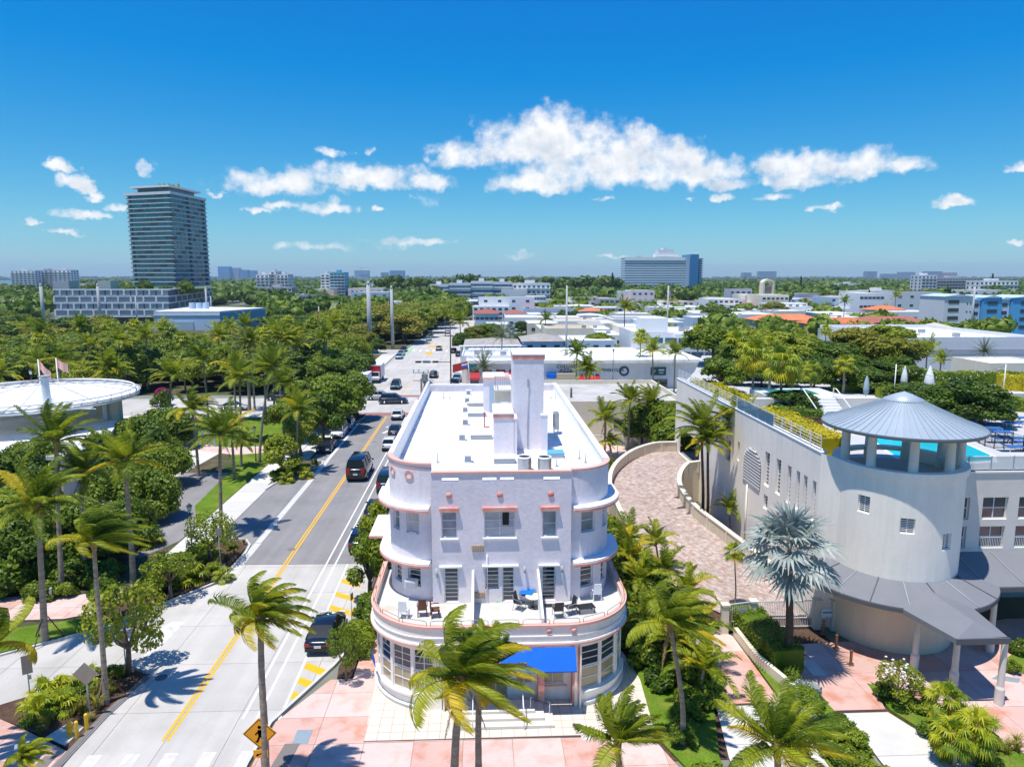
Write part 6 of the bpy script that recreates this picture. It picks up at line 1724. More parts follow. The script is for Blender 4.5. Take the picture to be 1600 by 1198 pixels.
for i, (px, py, pm) in enumerate(((22, 545, p_red), (8, 550, p_white), (60, 540, p_grey), (100, 515, p_white), (140, 512, p_black), (190, 513, p_silver), (215, 510, p_white), (490, 505, p_white), (505, 505, p_black), (470, 508, p_navy), (520, 497, p_silver))):
 car('sedan', px, py, pm, ['red car at the far left edge', 'white car at the far left edge behind the trees', 'grey car on the far road left of the palms', 'white car in front of the louvred parking podium', 'black car in front of the louvred parking podium', 'silver car in front of the parking podium', 'white car near the pale blue warehouse', 'white car in the far car park', 'black car in the far car park', 'navy car in the far car park', 'silver car at the end of the far car park'][i], rz=1.5, group='far parked cars')
def box_truck(x, y, boxm, cabm, lab, rz=0.0, sc=1.0, panel=None):
 e = empty('box_truck', (x, y, 0), rz, lab, 'truck'); e.scale = (sc,)*3
 MB().box(0, -.9, 2.15, 2.45, 5.2, 2.6).build('cargo_box', boxm, e); MB().box(0, -.9, 3.47, 2.5, 5.24, .06).build('box_roof', white, e)
 if panel: MB().box(1.23, -.9, 2.1, .02, 5.0, 2.3).build('side_panel', panel, e); MB().box(0, 1.71, 2.1, 2.3, .02, 2.3).build('front_panel', panel if panel != white else white, e)
 cb = MB(); cb.add([(-1.05, 1.8, .6), (1.05, 1.8, .6), (1.05, 3.7, .6), (-1.05, 3.7, .6), (-1.0, 1.8, 2.2), (1.0, 1.8, 2.2), (1.0, 2.6, 2.2), (-1.0, 2.6, 2.2), (-1.05, 3.0, 1.35), (1.05, 3.0, 1.35), (1.05, 3.7, 1.15), (-1.05, 3.7, 1.15)],
 [(3,2,1,0), (4,5,6,7), (0,1,5,4), (1,2,10,9), (1,9,6,5), (3,0,8,11), (0,4,7,8), (2,3,11,10), (8,9,10,11), (7,6,9,8)])
 cb.build('cab', cabm, e)
 MB().add([(-.9, 2.66, 2.12), (.9, 2.66, 2.12), (.95, 3.02, 1.42), (-.95, 3.02, 1.42)], [(3, 2, 1, 0)]).build('windscreen', carglass, e)
 for s in (-1, 1): MB().add([(s*1.045, 1.95, 1.4), (s*1.045, 2.85, 1.4), (s*1.02, 2.55, 2.05), (s*1.02, 1.95, 2.05)], [(0, 1, 2, 3)]).build('side_window', carglass, e)
 for s in (-1, 1):
  for yy in (-2.4, 2.75): MB().tube([(s*.8, yy, .45), (s*1.12, yy, .45)], .45, 12).build('wheel', rubber, e)
 MB().box(0, 3.74, .6, 2.0, .12, .25).build('bumper', plastic, e)
 return e
redtruck = M('red_truck_panel', (.50,.02,.03), .4, .4)
box_truck(-22.6, 152.0, farwhite, p_white, 'red sided box truck with a grey roof at the far left kerb', math.pi, 1.05, panel=redtruck)
box_truck(-23.4, 140.0, farwhite, p_white, 'white box truck parked in front of the red one', math.pi, .95)
x, y = spot(655, 528); box_truck(x, y, p_yel, p_yel, 'yellow truck far up the street by the big trees', math.pi, .9)
# ------------------------------------------------------------------ street furniture
def sign_post(px, py, lab, face=None, h=3.0, shape='rect', w=.75, hh=.95, rz=0.0, back=signback, xy=None, z=.1, group=None):
 x, y = xy or spot(px, py, z)
 e = empty('road_sign', (x, y, z), rz, lab, 'road sign', group)
 MB().tube([(0, 0, -.1), (0, 0, h)], .035, 6).build('post', greywall, e)
 if shape == 'rect': MB().box(0, -.045, h-hh/2, w, .02, hh).build('plate', face or back, e)
 return e
def diamond(sz, y): return [(0, y, sz), (-sz, y, 0), (0, y, -sz), (sz, y, 0)]
def diamond_sign(xy, h, lab, facemat, sz=.68, tilt=0.0, z=.1, front=False):
 e = empty('road_sign', (xy[0], xy[1], z), tilt, lab, 'road sign')
 MB().tube([(0, .03, -.1), (0, .03, h+.3)], .04, 6).build('post', greywall, e)
 a, b_ = diamond(sz, -.03), diamond(sz, 0.0)
 p = MB().add([(q[0], q[1], q[2]+h) for q in a+b_], [(3,2,1,0)[::-1], (4,5,6,7)[::-1], (0,1,5,4), (1,2,6,5), (2,3,7,6), (3,0,4,7)]).build('plate', facemat, e)
 return e, p
# pedestrian crossing sign behind the palm in the front
sx_, sy_ = -9.75, 28.2
# keep clear of the pavement edge
e, p = diamond_sign((sx_+.1, sy_+.3), 2.5, 'orange yellow diamond pedestrian crossing sign behind the near palm trunk', signy, .72, 0, .1)
bd = MB()
def strip(m, a, b_, w, y):
 d = Vector((b_[0]-a[0], b_[1]-a[1])); n = Vector((-d.y, d.x)).normalized()*w/2
 m.add([(a[0]-n.x, y, a[1]-n.y), (b_[0]-n.x, y, b_[1]-n.y), (b_[0]+n.x, y, b_[1]+n.y), (a[0]+n.x, y, a[1]+n.y)], [(0, 1, 2, 3), (3, 2, 1, 0)])
c4 = [(0, .66), (-.66, 0), (0, -.66), (.66, 0)]
for i in range(4): strip(bd, (c4[i][0], c4[i][1]+2.5), (c4[(i+1) % 4][0], c4[(i+1) % 4][1]+2.5), .025, -.034)
bd.build('border', black, p)
pg = MB(); H_ = 2.47
strip(pg, (.0, H_+.20), (.02, H_-.08), .17, -.036); strip(pg, (.03, H_-.06), (.17, H_-.36), .08, -.0365); strip(pg, (.0, H_-.06), (-.12, H_-.36), .08, -.037)
strip(pg, (-.02, H_+.16), (-.19, H_-.02), .06, -.0375); strip(pg, (.02, H_+.16), (.18, H_+.02), .06, -.038); strip(pg, (-.12, H_-.36), (-.20, H_-.34), .05, -.0385); strip(pg, (.17, H_-.36), (.24, H_-.33), .05, -.0385)
pg.add([(.0+.075*math.cos(k*.628), -.0385, H_+.33+.075*math.sin(k*.628)) for k in range(10)], [tuple(range(10)), tuple(range(9, -1, -1))])
pg.build('walking_figure', black, p)
q = MB().box(0, -.03, 1.55, .62, .03, .36).build('arrow_plate', signy, e)
ar = MB(); strip(ar, (.2, 1.63), (-.12, 1.51), .05, -.047); ar.add([(-.22, -.0475, 1.46), (-.08, -.0475, 1.45), (-.13, -.0475, 1.58)], [(0, 1, 2), (2, 1, 0)]); ar.build('arrow', black, q)
# the back of a diamond sign and of a street sign in the left planter
x, y = spot(140, 1120, .1); diamond_sign((x, y), 2.35, 'tan back of a diamond road sign standing in the left planter', signback, .62)
x, y = spot(49, 1105, .1); e = sign_post(0, 0, 'tan street sign seen edge on at the left edge of the planter', None, 2.9, 'rect', .45, 1.0, .6, xy=(x, y));
MB().box(.08, -.05, 1.7, .12, .12, .2).build('clamp_box', metalg, e)
x, y = spot(196, 1035, .1); e = sign_post(0, 0, 'small brown sign behind the thin tree in the planter', None, 1.9, 'rect', .5, .6, .2, xy=(x, y)); MB().box(0, 0, 0, .01, .01, .01)
x, y = spot(345, 893, .1); e = sign_post(0, 0, 'tall pale signpost among the bushes by the driveway', None, 3.4, 'rect', .42, .55, .4, xy=(x, y))
x, y = spot(548, 985, .1); e = sign_post(0, 0, 'thin parking signpost beside the small street tree', None, 2.5, 'rect', .3, .45, 1.2, xy=(x+.1, y))
x, y = spot(300, 830, .1)
def lamp(px, py, lab, h=3.6, z=.05, xy=None, grp='globe lamp posts in the park'):
 x, y = xy or spot(px, py, z)
 e = empty('lamp_post', (x, y, z), 0, lab, 'street lamp', grp)
 MB().tube([(0, 0, 0), (0, 0, .5), (0, 0, h)], [.1, .06, .045], 8).build('post', metald, e)
 MB().lathe(0, 0, [(.08, h), (.14, h+.1), (.2, h+.35), (.17, h+.5), (.05, h+.62)], 12).build('globe', M('opal_globe', (.62,.63,.60), .3, .5) if 'opal_globe' not in bpy.data.materials else bpy.data.materials['opal_globe'], e)
 MB().lathe(0, 0, [(.24, h+.5), (.22, h+.55), (.04, h+.7), (.01, h+.8)], 12).build('cap', metald, e)
lamp(301, 868, 'globe lamp post in front of the grey parking lot'); lamp(400, 720, 'globe lamp post on the lawn beside the leaning palm')
for i, (px, py) in enumerate(((80, 938), (90, 1080))):
 x, y = spot(px, py, .1)
 e = empty('bollard', (x, y, .1), 0, ['short grey bollard at the edge of the pink path', 'short grey bollard at the edge of the left planter'][i], 'bollard', 'short grey bollards on the left')
 MB().cyl(0, 0, 0, .85, .11, n=12).build('post', metalg, e); MB().cyl(0, 0, .85, .9, .13, n=12).build('cap', greywall, e)
# hydrant with its posts
x, y = spot(110, 1148, .11)
e = empty('fire_hydrant', (x, y, .11), 0, 'yellow fire hydrant between two yellow posts at the planter corner', 'fire hydrant')
MB().lathe(0, 0, [(.16, 0), (.16, .06), (.11, .08), (.11, .5), (.15, .52), (.15, .57), (.12, .6), (.08, .7), (.03, .74), (.03, .8), (0, .8)], 12).build('barrel', galv, e)
MB().tube([(-.2, 0, .42), (.2, 0, .42)], .06, 8).build('side_caps', galv, e); MB().tube([(0, 0, .36), (0, -.19, .36)], .075, 8).build('outlet', galv, e)
for i, (px, py) in enumerate(((121, 1152), (136, 1140))):
 x, y = spot(px, py, .11)
 thing1(MB().cyl(0, 0, 0, .82, .085, n=12).lathe(0, 0, [(.085, .82), (.06, .87), (0, .88)], 12), 'bollard', galv, ['yellow steel bollard right beside the fire hydrant', 'yellow steel bollard behind the fire hydrant'][i], 'bollard', 'yellow bollards round the hydrant', (x, y, .11))
x, y = spot(40, 1215, .1)
e = empty('solar_lamp', (x, y, .1), 0, 'small post with a tilted grey cap at the bottom left', 'lamp'); MB().tube([(0, 0, 0), (0, 0, 1.5)], .05, 6).build('post', greywall, e); MB().box(0, 0, 1.58, .55, .35, .06, .5).build('cap', steelc, e)
# utility pole with transformers behind the hotel, signal mast, tall concrete poles
x, y = -8.6, 108
e = empty('utility_pole', (x-.3, y, 0), 0, 'twin wooden utility poles with grey transformers behind the hotel', 'utility pole')
for dx in (-.35, .35): MB().tube([(dx, 0, 0), (dx, 0, 6.7)], [.19, .15], 7).build('pole', barkm, e)
for (dx, z) in ((.0, 6.9), (.25, 5.9)): MB().cyl(dx*1.5+.2, -.1, z-.55, z+.5, .48, n=12).build('transformer', metalg, e)
for z in (7.6, 6.4): MB().box(0, 0, z, 3.2, .12, .12).build('crossarm', greywall, e)
for k in (-1.5, -.7, .7, 1.5): MB().cyl(k, 0, 7.65, 8.1, .07, n=6).build('insulator', greywall, e)
MB().tube([(0, 0, 6.0), (0, 0, 7.8)], .13, 6).build('pole_top', barkm, e)
x, y = spot(697, 590)
e = empty('signal_mast', (-6.0, 136.5, 0), 0, 'black mast carrying two traffic signals over the far lanes', 'traffic signal')
MB().tube([(0, 0, 0), (0, 0, 13)], [.14, .1], 7).build('mast', metald, e)
MB().tube([(0, 0, 5.8), (-6.8, 0, 6.0)], .07, 6).build('arm', metald, e)
for i, x_ in enumerate((-6.2, -2.9)):
 s_ = MB().box(x_, -.1, 5.9, 1.1, .3, .36).build('signal_head', metald, e); MB().box(x_-.4, -.26, 5.9, .3, .02, .26).build('red_lens', lampred, s_)
MB().box(-4.6, 0, 5.9, 1.4, .05, .5).build('street_name_board', greywall, e)
def tall_pole(px, pt, pb, w, lab, Y=None, mat=conpole):
 if Y is None: Y = spot(px, pb)[1]
 x = x_of(px, Y); zt_ = z_of(pt, Y)
 e = empty('power_pole', (x, Y, 0), 0, lab, 'pole', 'tall concrete power poles'); r = w*Y/F/2
 MB().tube([(0, 0, 0), (0, 0, zt_)], [r*1.15, r*.85], 10).build('shaft', mat, e)
 if r > .3: MB().lathe(0, 0, [(r*.85, zt_), (r*.95, zt_+.1), (r*.3, zt_+1.0), (0, zt_+1.0)], 8).build('tip', mat, e)
 return x, Y, zt_
POL = [tall_pole(575, 444, 545, 7, 'thickest tall grey concrete pole left of the street'), tall_pole(611, 451, 545, 5, 'tall grey concrete pole just left of the street'),
tall_pole(886, 446, 560, 3.2, 'tall pole right of the lift shaft, rising over the white roofs', 165), tall_pole(1045, 446, 560, 2.6, 'slim pole over the white multi storey block', 190), tall_pole(62, 446, 512, 5, 'tall concrete pole at the far left'), tall_pole(151, 446, 510, 4.5, 'tall concrete pole in front of the parking podium'),
tall_pole(320, 450, 505, 3, 'pole beside the pale blue warehouse'), tall_pole(327, 462, 505, 1.6, 'thin pole right beside the one at the warehouse'), tall_pole(209, 462, 512, 2, 'thin pole before the podium corner'), tall_pole(496, 478, 515, 2, 'short pale pole by the far car park'), tall_pole(1525, 448, 525, 3.2, 'slim white pole in front of the blue white apartments', 240)]
for i in range(3):
 for k in (0, 1, 2):
  a, b_ = POL[[4, 5, 0][i]], POL[[5, 0, 1][i]]
  m = MB(); n_ = 14; pts = []
  for j in range(n_+1):
   t = j/n_; pts.append((a[0]+(b_[0]-a[0])*t, a[1]+(b_[1]-a[1])*t, a[2]-.6-k*1.6+(b_[2]-a[2])*t-2.0*math.sin(math.pi*t)))
  thing1(m.tube(pts, .03, 3, cap=False), 'power_line', metald, 'thin power line strung between the tall concrete poles', 'power line', 'power lines between the concrete poles')
# corner shop with red awnings and the flag, mural on the shop row: built with the district
# ------------------------------------------------------------------ palms in front
def palm_px(px, py, h, label, **k):
 x, y = spot(px, py, k.pop('zb', .1)); return palm(x, y, h, label, **k)
def palm_top(px, py, h, label, **k):
 """stands under its crown centre seen at px, py"""
 lean = k.get('lean', (0, 0)); x, y = spot(px, py, h); return palm(x-lean[0], y-lean[1], h, label, **k)
SH = 'coconut palms along the pavement'
def crown_place(cx, cy, bx, by, h, label, zb=.1, **k):
 """base seen at bx,by and crown heart at cx,cy: the height follows from the two, the rest is lean"""
 X, Y = spot(bx, by, k.pop('zs', zb)); t = None
 r = ray(cx, cy); Yc = Y + k.pop('ly', 0); t = Yc/r[1]; x, z = r[0]*t, CAM_H+r[2]*t
 return palm(X, Y, z-zb, label, lean=(x-X, Yc-Y), z=zb, **k)
crown_place(407, 968, 415, 1225, 7, 'near coconut palm with windswept crown in front of the crossing sign', crown='c0', r=.17, group=SH, sc=.9)
crown_place(722, 1058, 703, 1330, 7, 'coconut palm with the left trunk of the pair before the blue awning', crown='c5', r=.18, sc=1.0, group=SH, rot=.3)
crown_place(750, 1048, 745, 1305, 7, 'coconut palm with the right trunk of the pair before the blue awning', crown='c3', r=.15, sc=.95, group=SH, rot=2.0)
crown_place(965, 1160, 968, 1290, 5, 'short coconut palm at the right corner of the tiled apron', crown='y0', r=.13, sc=.95, group=SH, rot=1.0)
crown_place(1047, 975, 1068, 1160, 7, 'slim curved coconut palm in the garden between hotel and drive', crown='y0', r=.13, group=SH, sc=1.0)
crown_place(1215, 1165, 1212, 1330, 6, 'coconut palm with upright yellow midribs between the two white drives', crown='c1', r=.16, group=SH, sc=.95, rot=.6)
crown_place(62, 790, 70, 1000, 9, 'tall braced coconut palm at the left with a grey trunk', crown='c2', r=.19, braced=True, group='tall coconut palms in the left park')
crown_place(88, 690, 97, 925, 9, 'tall coconut palm standing in front of the white bandshell roof', crown='c4', r=.17, braced=True, group='tall coconut palms in the left park', sc=1.05, rot=1.2)
crown_place(196, 720, 209, 922, 9, 'tall coconut palm with orange hanging fronds right of the bandshell', crown='c1', r=.2, group='tall coconut palms in the left park', sc=1.1, rot=2.2)
crown_place(146, 845, 166, 1097, 7, 'slender braced coconut palm in the left planter with a golden crown', crown='c3', r=.14, braced=True, group=SH, rot=.5)
crown_place(129, 740, 132, 905, 8, 'coconut palm between the two tall ones at the left', crown='c4', r=.15, group='tall coconut palms in the left park', rot=3)
crown_place(-12, 1010, -25, 1180, 6, 'coconut palm half outside the left edge of the picture', crown='c0', r=.16, group=SH, rot=4)
crown_place(38, 1185, 38, 1300, 3, 'small palm at the bottom left corner', crown='y0', r=.1, group=SH, sc=.45)
PK = 'palms in the left park'
for i, (cx, cy, bx, by, cr_, sc, lb) in enumerate((
 (300, 640, 310, 742, 'c5', 1.1, 'palm with a golden drooping skirt left of the lawn'), (375, 590, 377, 690, 'c2', 1.15, 'large dark palm at the left end of the lawn'), (425, 575, 405, 720, 'c4', 1.1, 'leaning palm on the lawn beside the globe lamp'),
 (345, 680, 345, 830, 'c2', 1.0, 'palm rising in front of the lawn beside the walk'), (362, 672, 366, 748, 'c4', .9, 'palm standing on the lawn left of the walk'), (378, 690, 376, 728, 'c1', .7, 'small palm on the lawn under the bigger one'),
 (466, 640, 463, 738, 'c2', .9, 'slim trunked palm in the planter at the parking row'), (448, 600, 450, 650, 'c4', .9, 'palm at the back of the lawn before the avenue'), (432, 560, 440, 645, 'c1', .9, 'tall palm behind the lawn at the avenue'), (390, 535, 398, 640, 'c2', 1.0, 'pale palm with upright fronds behind the lawn'))):
 crown_place(cx, cy, bx, by, 7, lb, crown=cr_, r=.16, group=PK, sc=sc, rot=i*1.3)
GP = 'palms in the garden behind the hotel'
for i, (cx, cy, bx, by, cr_, sc, lb) in enumerate((
 (946, 655, 944, 716, 'c2', .95, 'dark palm nearest the white roof in the garden court'), (985, 625, 980, 712, 'c1', .95, 'tall palm in the middle of the garden court'), (1018, 630, 1018, 705, 'c4', 1.0, 'palm in front of the leafy tree in the garden court'),
 (1096, 670, 1099, 782, 'c2', 1.05, 'left palm of the pair inside the ramp curve'), (1147, 665, 1150, 800, 'c4', 1.05, 'right palm of the pair inside the ramp curve'), (1106, 690, 1106, 795, 'c1', .8, 'shorter palm behind the left one inside the ramp curve'), (952, 690, 955, 722, 'c5', .6, 'small palm at the foot of the garden court'))):
 crown_place(cx, cy, bx, by, 7, lb, zs=[0, 0, 0, 2.6, 1.4, 2.4, 0][i], crown=cr_, r=.14, group=GP, sc=sc, rot=i*.9+.4, mat=trunkd if i in (3, 4, 5) else None)
crown_place(1234, 864, 1230, 1040, 5, 'silver blue fan palm with a dark trunk in front of the tower', kind='silver', crown='silver', r=.24, zb=.1, rot=.4, sc=1.42)
# christmas palms and dense greenery between hotel and ramp
cpl = [(1000, 905, 1015, 960), (1040, 890, 1045, 950), (985, 870, 985, 930), (1075, 925, 1070, 985), (1100, 1045, 1092, 1100), (1010, 965, 1015, 1040), (1090, 985, 1075, 1050), (1055, 1000, 1050, 1060), (985, 840, 985, 890), (1025, 850, 1030, 900), (970, 820+40, 972, 920)]
nm_ = ['left of the notched wall', 'with arching leaves over the ramp edge', 'against the balcony side', 'reaching over the white fence', 'casting a starry shadow on the pink drive', 'in the middle of the green strip', 'leaning over the low cream wall', 'behind the curved slim palm', 'at the top of the green strip', 'at the ramp end of the green strip', 'close to the hotel wall']
for i, (cx, cy, bx, by) in enumerate(cpl):
 crown_place(cx, cy, bx, by, 3, 'small christmas palm ' + nm_[i], kind='plume', crown='plume' if i % 2 else 'plume2', r=.09, zb=.05, group='christmas palms between hotel and ramp', rot=i*1.7, sc=1.0)
crown_place(1148, 862, 1148, 950, 3, 'young palm on a thin stem by the gate', kind='fan', crown='fan', r=.05, zb=.1, sc=.55)
crown_place(1128, 745, 1122, 790, 3, 'bright small palm beside the inner ramp wall', kind='plume', crown='plume', r=.08, zb=.05, sc=.9)
crown_place(1140, 795, 1140, 840, 2, 'low yellow green palm with red flowers at the wall foot', kind='plume', crown='plume2', r=.08, zb=.05, sc=.8)
# fan palm clumps lower right and lower left
for i, (cx, cy, bx, by, sc) in enumerate(((1480, 1095, 1482, 1150, 1.05), (1525, 1140, 1520, 1190, 1.15), (1490, 1150, 1490, 1195, 1.0))):
 crown_place(cx, cy, bx, by, 2, ['thatch palm nearest the canopy columns in the lower right bed', 'thatch palm at the bottom right corner of the bed', 'low thatch palm in the middle of the lower right bed'][i], kind='fan', crown='fan', r=.09, zb=.1, group='thatch palms in the lower right bed', sc=sc*.72, rot=i*2.1)
for i, (px, py, s_) in enumerate(((78, 1095, 1.15), (97, 1110, .95), (62, 1118, 1.0), (104, 1088, .9), (140, 1068, .8), (298, 908, 1.3), (325, 870, 1.1), (270, 905, 1.0), (350, 905, .8), (478, 745, 1.0), (448, 752, 1.0), (235, 850, 1.2))):
 x, y = spot(px, py, .1)
 fan_clump(x, y, 'low fan palm shrub ' + ['in the left planter behind the hydrant', 'beside the hydrant in the left planter', 'at the left rim of the planter', 'behind the diamond sign back', 'at the foot of the braced slender palm', 'in the bed at the driveway corner', 'at the kerb of the driveway bed', 'by the pink path bend', 'under the tall pale signpost', 'at the tip of the parking planter', 'at the left of the parking planter', 'on the bank behind the pink path'][i], 'low fan palm shrubs', 16, seed=i, sc=s_*1.15, z=.1)
# thin trees of the street
ST = 'young street trees'
def tr(kind, px, py, h, lb, grp=None, rad=None, z=.1, **k):
 x, y = spot(px, py, z); return tree(kind, x, y, h, lb, grp, z, rad, **k)
tr('sparse', 200, 1052, 5.3, 'open branched small tree in the left planter casting a lacy shadow', ST, rad=2.3)
tr('sparse', 268, 935, 3.6, 'thin small tree at the bend of the pink path', ST)
tr('sparse', 330, 880, 4.2, 'small yellow green tree beside the concrete walk', ST, rad=2.0)
tr('sparse', 541, 1062, 3.4, 'small bright green street tree beside the parked sedan', ST, rad=1.05)
tr('street', 578, 935, 4.6, 'street tree against the left side of the hotel', ST, rad=1.5)
tr('street', 590, 885, 5.2, 'leafy tree growing along the left side of the hotel', ST, rad=1.45)
tr('street', 440, 745, 4.8, 'round street tree in the planter of the parking row', ST, rad=2.3)
tr('street', 470, 712, 5.2, 'light green street tree beside the black parked car', ST, rad=2.6)
tr('broad', 505, 695, 7.0, 'street tree behind the white parked van', ST, rad=3.0)
tr('broad', 520, 672, 8.0, 'wide dark green tree overhanging the end of the parking row', ST, rad=4.6)
tr('broad', 548, 655, 7.5, 'broad tree at the corner of the avenue', ST, rad=4.0)
tr('broad', 485, 668, 7.5, 'bushy tree over the sidewalk behind the parking row', ST, rad=3.6)
tr('lite', 450, 690, 6.0, 'pale green tree between the walk and the street', ST, rad=3.0)
# white flowering shrub, silver shrub, ground plants lower right
x, y = spot(1402, 1098, .12)
e = tree('sparse', x, y, 2.3, 'white flowering frangipani shrub in the right bed', None, .12, rad=1.2, name='flowering_shrub', cat='shrub')
rng = np.random.default_rng(4); a_ = MB()
for k in range(46):
 t = rng.uniform(0, 6.28); rr = rng.uniform(.2, 1.0); z = rng.uniform(1.5, 2.4)-rr*.3
 a_.box(math.cos(t)*rr, math.sin(t)*rr, z, .10, .10, .05, t)
o = a_.build('blossoms', flower_w, e); o.scale = (1/e.scale[0], 1/e.scale[1], 1/e.scale[2])
SHB = 'shrubs in the beds on the right'
for i, (px, py, h, kd) in enumerate(((1385, 1090, .9, 'shrub'), (1440, 1110, .7, 'shrubl'), (1455, 1150, .8, 'shrub'), (1470, 1180, .8, 'shrubl'), (1540, 1195, .9, 'shrub'), (1270, 1110, .8, 'shrubl'), (1285, 1150, .8, 'shrub'), (1300, 1180, .7, 'shrubl'), (1250, 1185, .7, 'shrub'), (1595, 1020, .9, 'shrubl'), (1585, 1050, .7, 'shrub'))):
 x, y = spot(px, py, .1); tree(kd, x, y, h, 'low green shrub growing in the grass bed in front of the beige building', SHB, .1, name='shrub', cat='shrub')
GRN = 'dense shrubs between the hotel and the ramp'
rnd = random.Random(5)
for i in range(62):
 x, y = rnd.uniform(8.9, 12.3), rnd.uniform(33, 59)
 if y < 40: x = rnd.uniform(8.8, 11.6)
 tree(rnd.choice(['shrub', 'shrubl', 'shrub']), x, y, rnd.uniform(.9, 1.9), 'leafy shrub between the hotel and the ramp, ' + ('front end' if y < 40 else 'beside the terrace' if y < 48 else 'beside the ramp top'), GRN, .05, name='shrub', cat='shrub')
for i in range(26):
 x, y = rnd.uniform(15.9, 17.6), rnd.uniform(26, 36)
 tree(rnd.choice(['shrub', 'shrubl']), x, y, rnd.uniform(.4, .9), 'low shrub in the bed between the two white drives' + (', front part' if y < 31 else ', rear part'), 'shrubs between the two white drives', .08, name='shrub', cat='shrub')
for i in range(10):
 x, y = rnd.uniform(9.4, 10.8), rnd.uniform(24, 33)
 tree(rnd.choice(['shrub', 'shrubl']), x, y, rnd.uniform(.6, 1.0), 'low shrub in the bed beside the short palm at the apron corner', 'shrubs in the bed right of the apron', .05, name='shrub', cat='shrub')
for (x0, x1, y0, y1, n, lb) in ((-7.9, -7.0, 38, 52, 12, 'shrub in the narrow bed along the left side of the hotel'), (-23.9, -19.8, 46.5, 57.6, 20, 'shrub in the bed at the driveway corner'), (-22.6, -20.0, 75.5, 84, 12, 'shrub in the planter at the front of the parking row'), (-22.8, -19.6, 106.5, 113, 14, 'shrub in the corner planter at the avenue'), (-23.4, -19.6, 32.3, 37.8, 4, 'low shrub in the left planter with the hydrant')):
 for k in range(n):
  t = rnd.random(); x = x0+(x1-x0)*rnd.random(); y = y0+(y1-y0)*t
  if 'driveway corner' in lb and x > -23.6+(y-43.7)*.66-.3: x = min(x, -20.3-(.0 if y > 52 else (52-y)*.55))
  if 'hydrant' in lb and (x < -24+(37.8-y)*-.2 or (x > -21.6 and y < 33.8)): continue
  tree(rnd.choice(['shrub', 'shrubl']), x, y, rnd.uniform(.5, 1.25), lb, lb.replace('shrub in', 'shrubs in'), .1, name='shrub', cat='shrub')
for (x0, x1, y0, y1, n, lb) in ((-23.2, -19.6, 32, 38, 46, 'tan green ornamental grass tuft in the left planter'), (-25, -19.8, 46, 58, 60, 'tan green ornamental grass tuft in the driveway bed'), (22, 26, 27, 34.5, 50, 'green grass tuft in the right hand bed')):
 for k in range(n):
  x = x0+(x1-x0)*rnd.random(); y = y0+(y1-y0)*rnd.random()
  if 'driveway' in lb and (x > -24.0+(y-43.7)*.66-.35 or x < -26+(y-46)*.5): continue
  if 'left planter' in lb and (y > 38.4+(x+20.3)*.68-.2 or y < 32.9-(x+22.6)*.45): continue
  if 'right' in lb and abs(x-(26.0-(y-27)*.55)) > 1.6: continue
  grass_clump(x, y, lb, lb.replace('tuft', 'tufts'), rnd.uniform(.6, 1.1), .1)
for i, (px, py, w) in enumerate(((1262, 1085, 1.0), (1255, 1130, 1.0))):
 x, y = spot(px, py, .1); hedge('silver_shrub', [(x-.6, y), (x+.6, y+.1)], .8, .55, fr_silver, ['silver grey shrub right of the silver palm', 'silver grey shrub at the edge of the white drive'][i], 'silver grey shrubs', .1, 150, .08, 40+i)
# ------------------------------------------------------------------ the dense left park
PT = 'dense park trees at the left'
PB = lambda x, y: (x+58)**2+(y-87)**2 < 17.5**2
n = 0
for (kd, X0, X1, Y0, Y1, step, h0, h1) in (('grape', -62, -27.5, 50.5, 66, 5.0, 4.2, 6.0), ('grape', -60, -30.5, 66, 94, 5.2, 4.6, 6.4), ('dark', -80, -44, 46, 70, 6.0, 5, 7)):
 y = Y0
 while y < Y1:
  x = X0
  while x < X1:
   xx, yy = x+rnd.uniform(-1.6, 1.6), y+rnd.uniform(-1.6, 1.6)
   lawn_ = xx > -44 and yy > 84 or (xx > -34 and yy > 66) or (xx > -40 and 92 < yy)
   lot = xx > -40 and 56.5 < yy < 79
   if not PB(xx, yy) and not lawn_ and not lot and xx < -27.5+(-(yy-50)*.1) and xx > -62-yy*.25:
    tree(kd, xx, yy, rnd.uniform(h0, h1), 'dark leafy sea grape tree in the thicket' + where(x, y), 'sea grape trees in the left thicket', rad=rnd.uniform(2.8, 3.9)); n += 1
   x += step
  y += step
for (px, py, h, rad) in ((250, 760, 4.6, 3.6), (262, 700, 5.5, 4.0), (225, 720, 5.5, 4.2), (190, 800, 5, 4), (235, 812, 4.6, 2.8), (40, 860, 5.5, 4), (10, 800, 6, 4), (205, 850, 4, 2.6), (120, 870, 4.2, 3), (60, 905, 3.6, 2.6), (170, 880, 3.6, 2.4), (10, 905, 4.4, 3)):
 x, y = spot(px, py, 0); tree('grape', x, y, h, 'dark leafy sea grape tree in the thicket' + where(x, y), 'sea grape trees in the left thicket', rad=rad)
for k in range(40):
 x, y = rnd.uniform(-44, -25.5), rnd.uniform(47.2, 57)
 if x > -28 and y > 52: continue
 tree(rnd.choice(['shrub', 'shrubl']), x, y, rnd.uniform(.8, 2.0), 'undergrowth shrub behind the pink path, ' + ('by the thin trees' if x > -31 else 'between the braced palms' if x > -37 else 'at the far left'), 'undergrowth shrubs behind the pink path', name='shrub', cat='shrub')
